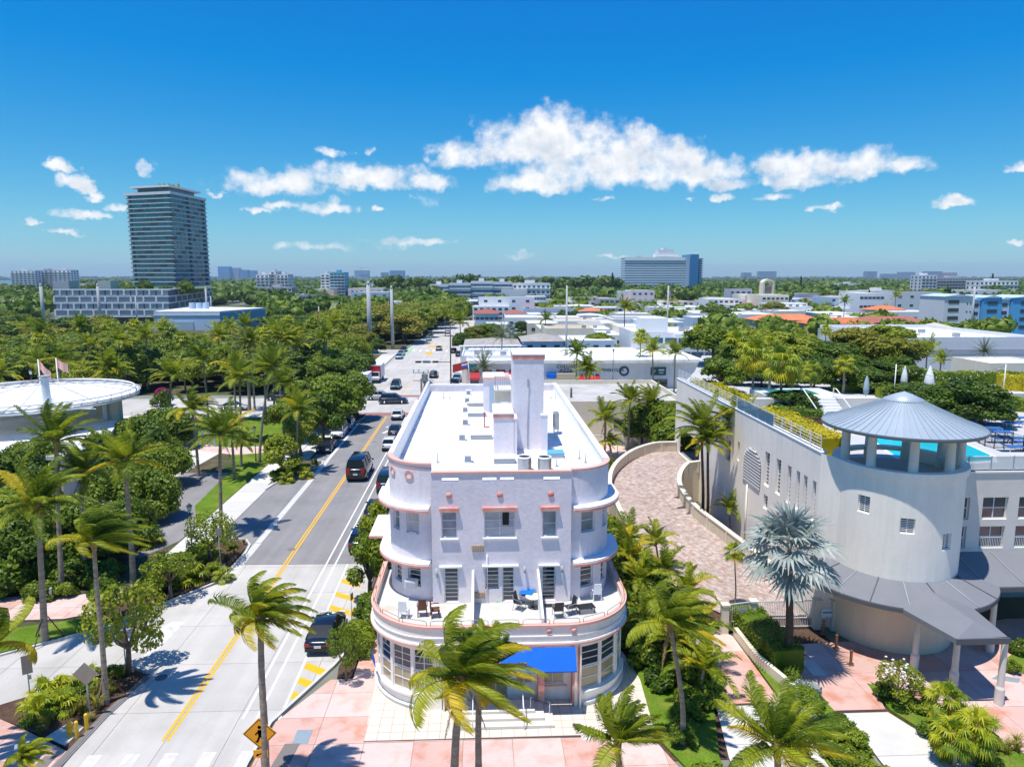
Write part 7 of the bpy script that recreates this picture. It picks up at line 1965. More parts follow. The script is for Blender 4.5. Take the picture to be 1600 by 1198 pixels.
# trees beyond the avenue, left of the street
def scatter(n, X, Y, kinds, h, lb, grp, mind=4.5, ok=lambda x, y: True, rad=None):
 pts = []; tries = 0
 while len(pts) < n and tries < n*30:
  tries += 1
  y = rnd.uniform(*Y); x = rnd.uniform(*(X(y) if callable(X) else X))
  if not ok(x, y) or any((x-a)**2+(y-b)**2 < mind*mind for a, b in pts[-160:]): continue
  pts.append((x, y))
  tree(rnd.choice(kinds), x, y, rnd.uniform(*h), lb + where(x, y), grp, rad=rnd.uniform(*rad) if rad else None)
scatter(62, lambda y: (-.66*y-8, -26-(y-135)*.02), (136, 172), ['broad', 'dark', 'broad', 'lite'], (6.2, 9), 'full leafy park tree beyond the avenue', 'trees in the park beyond the avenue', 5.2, rad=(3.8, 5.4))
scatter(60, lambda y: (-.66*y-12, -34), (172, 204), ['lite', 'broad', 'olive', 'lite'], (5.5, 7.6), 'pale crowned tree at the park end', 'pale trees at the far side of the park', 5.5, rad=(4, 6))
for i in range(34):
 y = rnd.uniform(134, 178); x = rnd.uniform(-.62*y, -30)
 h = rnd.uniform(8.5, 11.5)
 if rnd.random() < .3: palm(x, y, h, 'fan palm standing among the trees beyond the avenue', 'fan palms beyond the avenue', 'fan', 'jf%d' % (i % 2), r=.17, parts=False, rot=i, sc=1.2)
 else: palm(x, y, h, 'coconut palm in the park beyond the avenue' + where(x, y), 'coconut palms beyond the avenue', 'coco', 'j%d' % (i % 4), lean=(rnd.uniform(-.8, .8), 0), r=.17, parts=False, rot=i*1.3, sc=rnd.uniform(.95, 1.2))
for i in range(13):
 y = rnd.uniform(96, 112); x = rnd.uniform(-72, -27)
 if PB(x, y): continue
 palm(x, y, rnd.uniform(7, 9.5), 'coconut palm in front of the avenue' + where(x, y), 'coconut palms in front of the avenue', 'coco', 'j%d' % (i % 4), r=.16, parts=False, rot=i*1.9, lean=(rnd.uniform(-.6, .9), 0), sc=1.05)
x, y = spot(385, 548, 10); palm(x, y, 10, 'big pale blue green fan palm over the trees beyond the avenue', None, 'date', 'jd', r=.25, parts=False, sc=1.35)
x, y = spot(253, 612, 2.5); bg_ = tree('shrub', x, y, 3.0, 'bougainvillea bush with magenta flowers beside the avenue', None, 0, rad=2.0, name='bougainvillea', cat='bush')
rng = np.random.default_rng(9); a_ = MB()
for k in range(160):
 d = rng.normal(0, 1, 3); d /= np.linalg.norm(d); d[2] = abs(d[2]); a_.box(d[0]*1.1, d[1]*1.1, 2.0+d[2]*1.2, .22, .22, .14, k)
o = a_.build('blossoms', flower_m, bg_); o.scale = (1/bg_.scale[0], 1/bg_.scale[1], 1/bg_.scale[2])
x, y = spot(590, 552); tree('dark', x, y, 4.5, 'round clipped shrub at the far corner of the avenue', None, rad=2.6)
x, y = -58, 134
# ------------------------------------------------------------------ bandshell with its two round white roofs
bs = empty('bandshell', (-58, 87, 0), 0, 'round white disc roof with rim truss and central mast over the lower white roof', 'bandshell')
cxb, cyb, rb = -54.6, 87.6, 11.6
W(MB().lathe(cxb, cyb, [(0, 8.0), (6, 7.75), (rb-.6, 7.55), (rb, 7.8), (rb+.05, 7.4), (rb-.6, 7.25), (0, 7.3)], 64), 'disc_roof', white, bs)
for r_, z in ((rb+.1, 7.9), (rb-.5, 8.25)):
 W(MB().tube([(cxb+r_*math.cos(R(a)), cyb+r_*math.sin(R(a)), z) for a in range(0, 361, 5)], .09, 5), 'rim_pipe', greywall if z < 8 else white, bs)
for k in range(40):
 a = R(k*9); a2 = R(k*9+4.5)
 W(MB().tube([(cxb+(rb+.1)*math.cos(a), cyb+(rb+.1)*math.sin(a), 7.85), (cxb+(rb-.5)*math.cos(a2), cyb+(rb-.5)*math.sin(a2), 8.25)], .05, 4), 'rim_strut', greywall, bs)
W(MB().cyl(-48.7, 80.6, 7.5, 11.0, .5, .38, n=14), 'mast', white, bs); W(MB().cyl(-48.7, 80.6, 11.0, 11.15, .6, n=14), 'mast_cap', greywall, bs)
for k in range(10):
 a = R(k*36+8); W(MB().tube([(-48.7, 80.6, 10.8), (cxb+(rb-.4)*math.cos(a), cyb+(rb-.4)*math.sin(a), 8.1)], .035, 4), 'stay_cable', greywall, bs)
lowp = [spot(-60, 652, 4.6), spot(0, 656, 4.6), spot(70, 648, 4.6), spot(182, 648, 4.6), spot(186, 655, 4.6), spot(165, 690, 4.6), spot(100, 712, 4.6), spot(0, 715, 4.6), spot(-60, 715, 4.6)]
W(MB().prism(lowp, 4.2, 4.6), 'lower_roof', white, bs)
W(MB().band(lowp[1:4][::-1], 4.6, 5.3, .3, inn=0), 'edge_beam', white, bs)
for (px, py) in ((172, 660), (184, 663)):
 x, y = spot(px, 655, 4.6); W(MB().b2(x-.45, x+.45, y-.5, y+.5, 0, 7.2), 'pier', beige, bs)
W(MB().b2(-49.0, -46.5, 91, 91.4, 4.6, 7), 'end_panel', tanlime, bs)
W(MB().band(offset_path(lowp[3:7], .4), 0, 4.2, .2), 'wall', greycol, bs)
pr = MB()
for a in range(0, 360, 45): pr.cyl(cxb+8.5*math.cos(R(a)), cyb+8.5*math.sin(R(a)), 0, 7.4, .3, n=10)
W(pr, 'pillar', greycol, bs)
for i, (px, py) in enumerate(((89, 578), (61, 580))):
 x, y = spot(px, py, 10.5);
 e = empty('flagpole', (x, y, 0), 0, ['flagpole with a pink and white flag behind the bandshell', 'second flagpole with a drooping pink flag behind the bandshell'][i], 'flagpole')
 MB().tube([(0, 0, 0), (0, 0, 12)], .06, 6).build('pole', white, e)
 f = MB(); n_ = 6
 for k in range(n_):
  f.add([(k*.22, .12*math.sin(k*1.3), 11.9-k*.12*(1+i)), ((k+1)*.22, .12*math.sin((k+1)*1.3), 11.9-(k+1)*.12*(1+i)), ((k+1)*.22, .12*math.sin((k+1)*1.3+.5), 10.8-(k+1)*.12*(1+i)), (k*.22, .12*math.sin(k*1.3+.5), 10.8-k*.12*(1+i))], [(0, 1, 2, 3)])
 f.build('flag', pinkl, e)
lamp(0, 0, 'tall lamp behind the bandshell roof', 9, 0, xy=spot(48, 585, 9), grp='lamps behind the bandshell')
e = empty('slatted_fence', (-44, 92.5, 0), 0, 'grey slatted screen fence right of the bandshell piers', 'fence')
for k in range(14): MB().box(k*.75, 0, 1.1, .3, .12, 2.2).build('slat', greywall, e)
x, y = spot(468, 656); thing1(MB().box(0, 0, .7, 1.6, 1.2, 1.4), 'utility_box', farwhite, 'pale grey box on the lawn by the avenue', 'utility box', None, (x, y, 0))
# ------------------------------------------------------------------ buildings of the district
FWM = {}
def far_window(w, h, g):
 k = (round(w, 1), round(h, 1), g.name)
 if k not in FWM: FWM[k] = MB().box(0, 0, 0, round(w, 1), .12, round(h, 1)).mesh('window', g)
 return FWM[k]
def house(x0, x1, y0, y1, h, label, wall=farwhite, roof=roofw2, floors=1, nwx=0, nwy=0, g=glass, parapet=.35, grp=None, hip=None, ww=1.3, wh=1.1, name='low_building', z0=0.0, side=None, units=0, cat='building', slab=False, base=0.0):
 """building with parapet or hipped roof and single windows on the faces the street side sees"""
 e = empty(name, ((x0+x1)/2, y0, z0), 0, label, cat, grp); hw, d = abs(x1-x0)/2, y1-y0
 MB().b2(-hw, hw, 0, d, base, h).build('walls', wall, e)
 if hip:
  hh = hip; o = .5; r = min(hw, d/2)
  if hw > d/2: rp_ = [(-hw+r, d/2, h+hh), (hw-r, d/2, h+hh)]; fs = [(0, 1, 5, 4), (1, 2, 5), (2, 3, 4, 5), (3, 0, 4)]
  else: rp_ = [(0, r, h+hh), (0, d-r, h+hh)]; fs = [(0, 1, 4), (1, 2, 5, 4), (2, 3, 5), (3, 0, 4, 5)]
  MB().add([(-hw-o, -o, h), (hw+o, -o, h), (hw+o, d+o, h), (-hw-o, d+o, h)]+rp_+[], fs+[(3, 2, 1, 0)]).build('roof', roof, e)
 else:
  MB().b2(-hw+.25, hw-.25, .25, d-.25, h, h+.06).build('roof', roof, e)
  m = MB(); m.b2(-hw, hw, 0, .25, h, h+parapet); m.b2(-hw, hw, d-.25, d, h, h+parapet); m.b2(-hw, -hw+.25, .25, d-.25, h, h+parapet); m.b2(hw-.25, hw, .25, d-.25, h, h+parapet)
  m.build('parapet', wall if wall != bluewall else farwhite, e)
 fh = (h-base)/floors
 for f in range(floors):
  zc = base+f*fh+fh*.55
  for k in range(nwx):
   inst('window', far_window(ww, wh, g), e, (-hw+2*hw*(k+.5)/nwx, -.02, zc))
  for k in range(nwy):
   s = side if side is not None else (1 if (x0+x1)/2 < 0 else -1)
   inst('window', far_window(ww, wh, g), e, (s*(hw+.02), d*(k+.5)/nwy, zc), R(90))
  if slab: MB().b2(-hw-.5, hw+.5, -.7, d+.2, base+f*fh-.12, base+f*fh+.12).build('floor_slab', white, e)
 for k in range(units):
  MB().box(VR.uniform(-hw*.7, hw*.7), VR.uniform(d*.2, d*.8), h+.5, 1.3, 1.0, .9).build('roof_unit', metalg, e)
 return e
def blk(pxL, pxR, py, z, d, label, **k):
 """near roof edge seen from pxL to pxR at picture height py, roof level z"""
 a = spot(pxL, py, z); b_ = spot(pxR, py, z); Y = (a[1]+b_[1])/2
 return house(x_of(pxL, Y), x_of(pxR, Y), Y, Y+d, z, label, **k)
# flat roof behind the hotel and the white parapet walls
house(9.0, 27.0, 91.5, 111, 5.2, 'grey flat roofed building with a white parapet behind the garden court', wall=cream, roof=M('pale_gravel_roof', (.50,.48,.44), .9, n1=.1, s1=.3, col2=(.40,.38,.35), mixs=.2), parapet=.7, nwx=3, g=glass)
x, y = 12.5, 98; thing1(MB().tube([(0, 0, 0), (0, 0, 1.4)], .16, 6), 'vent_pipe', barkm, 'rusty brown vent pipe on the grey flat roof behind the hotel', 'pipe', None, (x, y, 5.25))
gc = SP('garden_court', [(8.5, 60), (21.3, 77), (27, 91.4), (8.5, 91.4)], -.02, .04, pinkslab2)
for i, (x_, y_, h_) in enumerate(((x_of(1040, 87), 87, 7.0), (x_of(1062, 84), 84, 7.2), (x_of(1010, 89), 89, 5.6), (x_of(1065, 79), 79, 6.0))):
 tree('broad', x_, y_, h_, 'leafy tree filling the back of the garden court', 'trees in the garden court', rad=2.9)
for i in range(14):
 tree('shrub', rnd.uniform(9.5, 18), rnd.uniform(76, 82), rnd.uniform(.9, 1.7), 'bush along the outer ramp wall in the garden court', 'bushes in the garden court', name='shrub', cat='shrub') if True else None
for i, (px, py, m_) in enumerate(((1042, 690, midblue), (965, 697, greywall), (984, 684, greenp))):
 x, y = spot(px, py, 1.5); e = empty('courtyard_parasol', (x, y, 0), 0, ['blue parasol in the garden court under the trees', 'grey parasol in the garden court', 'green parasol in the garden court'][i], 'parasol')
 MB().tube([(0, 0, 0), (0, 0, 2.2)], .04, 6).build('pole', greywall, e); MB().lathe(0, 0, [(1.0, 1.8), (.5, 2.15), (0, 2.4)], 8).build('canopy', m_, e)
# row of shops on the avenue
YS = 139.0
shop = empty('shop_row', (30, YS, 0), 0, 'long white single storey shop row with a flat white roof along the avenue', 'building')
xs0, xs1 = -2.9, x_of(1054, YS)+6
W(MB().b2(xs0, xs1, YS, YS+24, 0, 5.3), 'walls', M('corrugated_white_wall', (.66,.67,.70), .7, .3, n1=.04, s1=.5), shop)
W(MB().b2(xs0-.1, xs1+.1, YS-1.0, YS+24, 5.3, 5.9), 'roof', roofw, shop)
xa = x_of(863, YS); xb = x_of(915, YS); xc = x_of(940, YS)
k = xc+.5
while k < xs1: W(MB().box(k, YS-.03, 3.5, .08, .06, 3.3), 'cladding_rib', farwhite, shop); k += .8
W(MB().b2(x_of(855, YS), x_of(869, YS), YS-1.6, YS-.02, 2.4, 3.2), 'blue_awning', bluecv, shop)
W(MB().b2(x_of(870, YS), x_of(900, YS), YS-1.5, YS-.02, 2.3, 3.3), 'tan_awning', M('tan_awning_fabric', (.50,.42,.30), .8), shop)
for k in range(4): W(MB().add([(x_of(906+k*8.6, YS), YS-1.6, 2.0), (x_of(914+k*8.6, YS), YS-1.6, 2.0), (x_of(913+k*8.6, YS), YS-.02, 3.0), (x_of(907+k*8.6, YS), YS-.02, 3.0)], [(0, 1, 2, 3)]), 'red_awning', p_red, shop)
for (a, b_) in ((902, 935), (944, 968), (985, 1002), (1010, 1048)): W(MB().b2(x_of(a, YS), x_of(b_, YS), YS-.06, YS-.01, .3, 1.9), 'shop_front', glass, shop)
def text(body, size, loc, mat, parent=None, rot=(R(90), 0, 0), name='lettering', ext=.01):
 c = bpy.data.curves.new(name, 'FONT'); c.body = body; c.size = size; c.extrude = ext; c.align_x = 'CENTER'; c.align_y = 'CENTER'; c.offset = .012*size
 c.resolution_u = 2
 t = bpy.data.objects.new(name, c); dg = bpy.context.evaluated_depsgraph_get()
 COL.objects.link(t); bpy.context.view_layer.update()
 me = bpy.data.meshes.new_from_object(t.evaluated_get(bpy.context.evaluated_depsgraph_get())); bpy.data.objects.remove(t); me.materials.clear(); me.materials.append(mat)
 o = inst(name, me, parent, loc, rot=rot); return o
def shop_text(body, px, z, size, mat, nm='lettering'):
 o = text(body, size, (x_of(px, YS)-30, -.09, z), mat, shop, name=nm)
shop_text('COLLINS', 886, 4.5, .95, navy); shop_text('PIZZA', 886, 3.65, .95, navy)
shop_text('WASH CLUB', 960, 3.75, .8, navy)
e_ = MB()
P = []; xx_ = x_of(978.5, YS)
for r_, y_ in ((.95, -.08), (1.0, -.12), (.62, -.12)):
 for k in range(24): P.append((xx_+r_*math.cos(k*math.pi/12), YS+y_, 3.55+r_*math.sin(k*math.pi/12)))
fs = [(r*24+k, r*24+(k+1) % 24, (r+1)*24+(k+1) % 24, (r+1)*24+k) for r in range(2) for k in range(24)]
W(e_.add(P, fs), 'round_sign_ring', navy, shop)
sg = W(MB().b2(x_of(1021, YS), x_of(1045, YS), YS-.2, YS-.08, 2.7, 4.3), 'dark_sign', M('dark_green_sign', (.03,.09,.10), .5), shop)
W(MB().b2(x_of(1033, YS), x_of(1042, YS), YS-.22, YS-.2, 3.6, 3.9), 'sign_print', farwhite, shop); W(MB().b2(x_of(1034, YS), x_of(1041, YS), YS-.22, YS-.2, 3.1, 3.3), 'sign_print', farwhite, shop); W(MB().add([(x_of(1025, YS), YS-.21, 3.8), (x_of(1029, YS), YS-.21, 3.8), (x_of(1027, YS), YS-.21, 3.1)], [(0, 1, 2)]), 'sign_print', greywall, shop)
for (px, z) in ((886, 6.4), (760, 6.3), (815, 6.4)):
 W(MB().cyl(x_of(px, YS+8), YS+8, 5.9, 6.8, .35, n=8), 'roof_vent', metalg, shop)
# corner shop with red awnings
for k in range(4):
 x = -2.6+k*2.6; W(MB().add([(x, YS-2.0, 2.6), (x+2.2, YS-2.0, 2.6), (x+2.0, YS-.02, 4.0), (x+.2, YS-.02, 4.0), (x, YS-2.0, 2.2), (x+2.2, YS-2.0, 2.2)], [(0, 1, 2, 3), (4, 5, 1, 0)]), 'red_awning', p_red, shop)
 W(MB().b2(x+.2, x+2.0, YS-.06, YS-.01, .2, 2.3), 'shop_front', glass, shop)
W(MB().b2(-2.9, -1.0, YS-.3, YS-.05, 4.0, 5.4), 'teal_sign', M('teal_sign_face', (.02,.28,.30), .5), shop)
W(MB().b2(xs0-.12, xs0-.02, YS, YS+24, .5, 4.8), 'red_side_wall', pinkl, shop)
e = empty('flagpole', (-3.6, 136.0, 0), 0, 'flagpole with a red, white and blue flag at the corner shop', 'flagpole'); MB().tube([(1.4, 0, 0), (.9, 0, 7.0)], .08, 6).build('pole', white, e)
f = MB(); f.add([(-2.0, 0, 5.4), (.9, .1, 6.0), (.9, .1, 4.6), (-2.0, 0, 3.8)], [(0, 1, 2, 3)]); f.build('red_field', p_red, e)
f = MB(); f.add([(-.3, -.05, 5.5), (.9, .04, 5.7), (.9, .04, 5.35), (-.3, -.05, 5.1)], [(0, 1, 2, 3)]); f.build('white_stripe', white, e)
f = MB(); f.add([(-.3, -.05, 5.0), (.9, .04, 5.25), (.9, .04, 4.95), (-.3, -.05, 4.7)], [(0, 1, 2, 3)]); f.build('blue_stripe', bluecv, e)
for i, (px, py) in enumerate(((968, 575),)):
 Y = 137.0; lamp(0, 0, 'thin street lamp in front of the shop row', 7.5, 0, xy=(x_of(961, Y), Y), grp=None)
# neighbours behind the shops
blk(818, 882, 533, 6.6, 14, 'pale blue house with weathered grey barrel tile roof left of the white flat roof', wall=bluewall, roof=tileroof, hip=1.3, nwx=3, floors=2)
blk(884, 962, 533, 6.6, 16, 'pale blue two storey building with a large white flat roof behind the shop row', wall=bluewall, roof=roofw, nwx=4, floors=2, parapet=.2)
colb = blk(726, 812, 540, 5.4, 18, 'low white building with a slim colonnade and grey tiled roof beside the street', wall=bluewall, roof=tileroof, hip=1.0, nwx=8, ww=.8, wh=2.2)
for k in range(12): inst('column', far_window(.5, 5.4, farwhite), colb, (-7.6+k*1.38, -1.6, 2.7))
MB().box(0, -1.2, 5.45, 16.4, 1.8, .2).build('eaves', farwhite, colb)
blk(720, 800, 560, 5.9, 12, 'large white flat roof with a raised parapet beside the avenue', wall=farwhite, roof=roofw, parapet=.6, units=3)
mb_ = blk(997, 1127, 522, 9.4, 20, 'white three storey block with balconies and roof machinery behind the shop row', wall=farwhite, roof=roofw, nwx=6, floors=3, units=7, ww=2.6, wh=1.2, g=blueglass)
for f in range(3): MB().box(3.5, -.7, 2.9+f*3.1, 9, 1.4, .9).build('balcony', farwhite, mb_)
MB().box(-4.5, 6, 11.2, 6, 6, 3.2).build('penthouse', farwhite, mb_)
WL = 'white roofed houses of the low district'
rows = [(742, 779, 490, 5, redroof, 'house with a brown red hipped roof nearest the street, left one of two', 1.6), (787, 823, 490, 5, redroof, 'house with a brown red hipped roof, right one of two', 1.6), (906, 953, 486, 5, orange, 'house with a sandy orange hipped roof among white roofs', 1.5),
(790, 845, 497, 4.5, roofw, None, 0), (825, 880, 506, 4.5, roofw, None, 0), (866, 915, 505, 4.5, farwhite, None, .7), (845, 895, 515, 4.5, roofw, None, 0), (905, 968, 506, 4.8, roofw2, None, 0), (958, 1018, 500, 5, tanroof, None, 0), (965, 1020, 491, 4.8, roofw, None, 0),
(820, 862, 484, 4.5, farwhite, None, .9), (1010, 1072, 505, 7.5, roofw, None, 0), (905, 945, 493, 4.5, roofw2, None, .8), (1045, 1100, 484, 5, greenroof, None, .8), (1065, 1140, 488, 5, roofw2, None, 0), (1120, 1180, 478, 5, roofw, None, 0), (990, 1045, 478, 5, roofw, None, 0), (940, 990, 478, 5, tanroof, None, 0),
(1140, 1215, 492, 5.5, roofw, None, 0), (1085, 1130, 497, 6, roofw2, None, 0), (1195, 1260, 478, 5, roofw, None, 0), (1255, 1330, 482, 5, roofw2, None, 0), (1290, 1345, 490, 5.5, roofw, None, .5), (1330, 1400, 476, 5, farwhite, None, 0), (785, 840, 474, 5, roofw, None, 0), (850, 905, 472, 5, roofw2, None, 0), (1000, 1040, 470, 5, roofw, None, 0), (1400, 1470, 488, 6, roofw, None, 0), (1150, 1190, 470, 6, roofw, None, 0), (880, 930, 478, 5, roofw, None, .7), (760, 795, 508, 4.5, roofw2, None, 0), (1220, 1262, 468, 6, roofw, None, 0), (1275, 1320, 470, 6, farwhite, None, 0)]
for i, (a, b_, py, z, rm, lb, hp) in enumerate(rows):
 blk(a, b_, py, z, rnd.uniform(12, 26), lb or 'low white or grey roofed house of the district behind the shop row', wall=rnd.choice([farwhite, bluewall, cream, farwhite]), roof=rm, nwx=rnd.choice([3, 4, 5]), hip=hp or None, grp=None if lb else WL, parapet=.3, ww=1.6)
for i in range(46):
 Yh = rnd.uniform(205, 400); pxh = rnd.uniform(790, 1420); w_ = rnd.uniform(9, 20); xh = x_of(pxh, Yh)
 house(xh-w_/2, xh+w_/2, Yh, Yh+rnd.uniform(9, 20), rnd.uniform(3.6, 6.2), 'small flat roofed house in the low district' + where(xh, Yh), wall=rnd.choice([farwhite, farwhite, bluewall, cream]), roof=rnd.choice([roofw, roofw, roofw2, farwhite, tanroof]), nwx=3, grp='small flat roofed houses of the district', parapet=.3, ww=1.5, units=i % 3)
blk(929, 960, 459, 7, 50, 'pale green vaulted roof behind the dark trees, left one', wall=greenroof, roof=greenroof, hip=3.5, name='hall'); blk(1064, 1101, 459, 7, 50, 'pale green vaulted roof right of the blue glass slab tower', wall=greenroof, roof=greenroof, hip=3.5, name='hall')
# orange tiled range
for i, (a, b_, py, m_, lb) in enumerate(((1185, 1290, 500, orange, 'long orange tiled roof, left wing of the range'), (1270, 1372, 506, orange, 'long orange tiled roof over yellow walls, middle wing'), (1345, 1462, 504, redroof, 'long brown orange tiled roof, right wing of the range'), (1462, 1512, 516, tanroof, 'small sandy roofed house at the right end of the tiled range'), (1368, 1420, 484, orange, 'small orange roof behind the tiled range'))):
 blk(a, b_, py, 6.5, 11, lb, wall=M('yellow_wall_%d' % i, [(.60,.52,.30), (.62,.52,.28), (.45,.50,.55), (.62,.54,.40), (.6,.5,.4)][i], .85), roof=m_, hip=1.9, nwx=9 if i < 3 else 3, floors=2, ww=1.5)
# warehouse at the right with the mural
wh = blk(1428, 1640, 533, 8.5, 40, 'long grey white warehouse with a mural strip and white roof at the right', wall=farwhite, roof=roofw, nwx=0, parapet=.9, units=4)
MB().b2(-9, 20, -.08, -.02, .4, 2.2).build('mural_panel', M('green_mural', (.14,.40,.22), .8, n1=.3, s1=.4, col2=(.50,.42,.40), mixs=.25), wh)
MB().b2(-24, 40, -.10, -.02, 5.8, 6.8).build('grey_band', greywall, wh)
blk(1385, 1430, 545, 6.5, 20, 'low pale blue commercial building with a white letter on its side, left of the warehouse', wall=greywall, roof=roofw2, nwx=2, floors=1)
blk(1215, 1300, 540, 5.0, 12, 'low white building seen behind the trees beyond the deck', wall=farwhite, roof=roofw, nwx=4)
bl_ = blk(1560, 1660, 570, 7, 10, 'beige walled block with small openings at the right edge', wall=cream, roof=roofw, nwx=8, floors=2, ww=.7, wh=.6)
# blue and white apartments
Yb = 262; apt = [(1476, 1522, 464, farwhite, 1), (1523, 1536, 470, bluewall, 0), (1537, 1566, 466, midblue, 1), (1567, 1582, 469, bluewall, 0), (1583, 1640, 466, midblue, 1)]
ea = empty('apartment_building', (x_of(1520, Yb), Yb, 0), 0, 'white and bright blue five storey apartment block at the right', 'building')
for (a, b_, pt, m_, k_) in apt:
 xa_, xb_ = x_of(a, Yb), x_of(b_, Yb); zt_ = z_of(pt, Yb); W(MB().b2(xa_, xb_-.02, Yb-k_*1.2, Yb+14, 0, zt_), 'wall', m_, ea)
 W(MB().add([(xa_-.3, Yb-k_*1.2-.4, zt_), (xb_+.3, Yb-k_*1.2-.4, zt_), (xb_+.3, Yb+14, zt_), (xa_-.3, Yb+14, zt_), ((xa_+xb_)/2, Yb-k_*1.2-.4, zt_+.9), ((xa_+xb_)/2, Yb+14, zt_+.9)], [(0, 1, 4), (1, 2, 5, 4), (2, 3, 5), (3, 0, 4, 5)]), 'roof', bluewall, ea)
 for f in range(4):
  n_ = 1 if k_ else 1
  w_ = (xb_-xa_)*(.36 if m_ == farwhite else .55)
  xw = xa_+(xb_-xa_)*(.32 if m_ == farwhite else .5)
  o = inst('window', far_window(w_, 1.3, glass), ea, (xw-ea.location.x, -k_*1.2-.03, zt_-2.0-f*3.0))
  if m_ == farwhite:
   for t in (.78, .9): inst('window', far_window(.5, .5, glass), ea, (xa_+(xb_-xa_)*t-ea.location.x, -k_*1.2-.03, zt_-2.6-f*3.0))
# ---------------------------------------------------------------- large buildings farther out
def tower(pxL, pxR, pt, Y, d, floors, label, wall, g=blueglass, pb=None, slabs_=True, cols=0, name='tower_block', grp=None, top=None, bands=True, inset=.4):
 """block of floors: every storey a glazed band between white slabs"""
 x0, x1 = x_of(pxL, Y), x_of(pxR, Y); h = z_of(pt, Y); e = empty(name, ((x0+x1)/2, Y, 0), 0, label, 'building', grp); hw = (x1-x0)/2
 MB().b2(-hw, hw, 0, d, 0, h).build('core', wall, e)
 fh = h/floors
 s = 1 if x1 < 0 else -1
 for f in range(floors):
  z0 = f*fh
  if bands:
   MB().b2(-hw-.12, hw+.12, -.15, d*.98, z0+fh*.5, z0+fh*.85).build('window_band', g, e)
  if cols:
   for k in range(cols): inst('pier', far_window(max(.5, 2*hw/cols*.32), fh, wall), e, (-hw+2*hw*(k+.5)/cols, -.2, z0+fh*.5))
 if top: MB().b2(-hw*.5, hw*.3, d*.2, d*.7, h, h+top).build('plant_room', wall, e)
 MB().b2(-hw-.2, hw+.2, -.3, d, h, h+.9).build('parapet', wall, e)
 return e
# glass tower with its podium
YP = 345.0
pod = empty('parking_podium', (x_of(180, YP), YP, 0), 0, 'white framed louvred parking podium with a roof garden, left of the warehouse', 'building')
xa, xb = x_of(82, YP), x_of(262, YP); zt = z_of(452, YP)
W(MB().prism([(xa, YP), (xb, YP), (x_of(330, 470), 470), (xa, 470)], 3.6, zt-.4), 'core', M('dark_louvre_core', (.11,.12,.14), .6), pod)
W(MB().prism([(xa+3, YP+3), (xb-2, YP+3), (x_of(330, 470)-3, 470), (xa, 470)], 0, 3.6), 'ground_floor', framed, pod)
fH = (zt-3.6)/4
dirB = Vector((x_of(330, 470)-xb, 470-YP)); LB = dirB.length; angB = math.atan2(dirB.y, dirB.x)
for f in range(5):
 z = 3.6+f*fH
 W(MB().b2(xa-.3, xb, YP-.5, YP+.4, z-.3, z+.3), 'white_band', farwhite, pod)
 W(MB().box((xb+x_of(330, 470))/2, (YP+470)/2, z, LB, .9, .6, angB), 'white_band', farwhite, pod)
for f in range(4):
 z = 3.6+(f+.5)*fH; n_ = 9
 for k in range(n_+1):
  x = xa+(xb-xa)*(k+(.5 if f % 2 else 0)*1)/n_
  if x < xb: W(MB().box(x, YP-.3, z, .7, .5, fH-.6), 'white_mullion', farwhite, pod)
 for k in range(1, 9):
  t = (k+(.5 if f % 2 else 0))/9; W(MB().box(xb+dirB.x*t, YP+dirB.y*t, z, .9, .9, fH-.6, angB), 'white_mullion', farwhite, pod)
 for k in range(n_):
  x = xa+(xb-xa)*(k+.5)/n_; W(MB().b2(x-2.6, x+2.6, YP-.12, YP-.04, z-fH*.36, z+fH*.34), 'louvre_panel', greywall, pod)
for (a, b_) in ((85, 110), (155, 175)):
 xx0, xx1 = x_of(a, YP+12), x_of(b_, YP+12); W(MB().b2(xx0, xx1, YP+10, YP+18, zt-.4, zt+4.0), 'stair_head', greywall, pod)
W(MB().b2(xa+.5, xb-2, YP+2, 440, zt-.38, zt-.2), 'roof_garden', grass, pod)
for k in range(16):
 x = xa+4+(xb-xa)*k/16; inst('crown', TREES['broad'][k % 5][0], pod, (x-pod.location.x, 26+6*math.sin(k*2), zt-5.5), k, (.8, .8, 1.0+.25*math.sin(k)))
YT = 452.0
tw = empty('glass_tower', (x_of(245, YT), YT, 0), 0, 'tall dark teal glass residential tower with white floor edges and a planted roof', 'building')
A = (x_of(209, YT+12), YT+12); B = (x_of(274, YT), YT); C_ = (x_of(326, YT+40), YT+40); D_ = (A[0]+C_[0]-B[0], A[1]+C_[1]-B[1])
ztp = z_of(305, YT); nF = 20; z0t = zt; fh = (ztp-z0t)/nF
W(MB().prism([A, B, C_, D_], 0, ztp-.2), 'core', tealglass, tw)
quad_ = [A, B, C_, D_]
for f in range(nF+1):
 z = z0t+f*fh
 W(MB().band([D_, A, B, C_], z-.14, z+.14, 1.5 if f else .6, inn=-.3), 'floor_slab', white if (f % 1 == 0) else greywall, tw)
def face_panels(p, q, n, nm):
 d = Vector((q[0]-p[0], q[1]-p[1])); L_ = d.length; a = math.atan2(d.y, d.x); u = d/L_
 for f in range(nF):
  z = z0t+(f+.5)*fh
  for k in range(n):
   t = (k+.5)/n; cx_, cy_ = p[0]+d.x*t, p[1]+d.y*t
   nrm = Vector((u.y, -u.x)); s_ = .06
   key = far_window(L_/n-.45, fh-.7, tealglass if (k*7+f*3) % 5 else framed)
   o = inst('window_panel', key, tw, (cx_+nrm.x*s_-tw.location.x, cy_+nrm.y*s_-tw.location.y, z), a)
face_panels(A, B, 6, 'window'); face_panels(B, C_, 9, 'window')
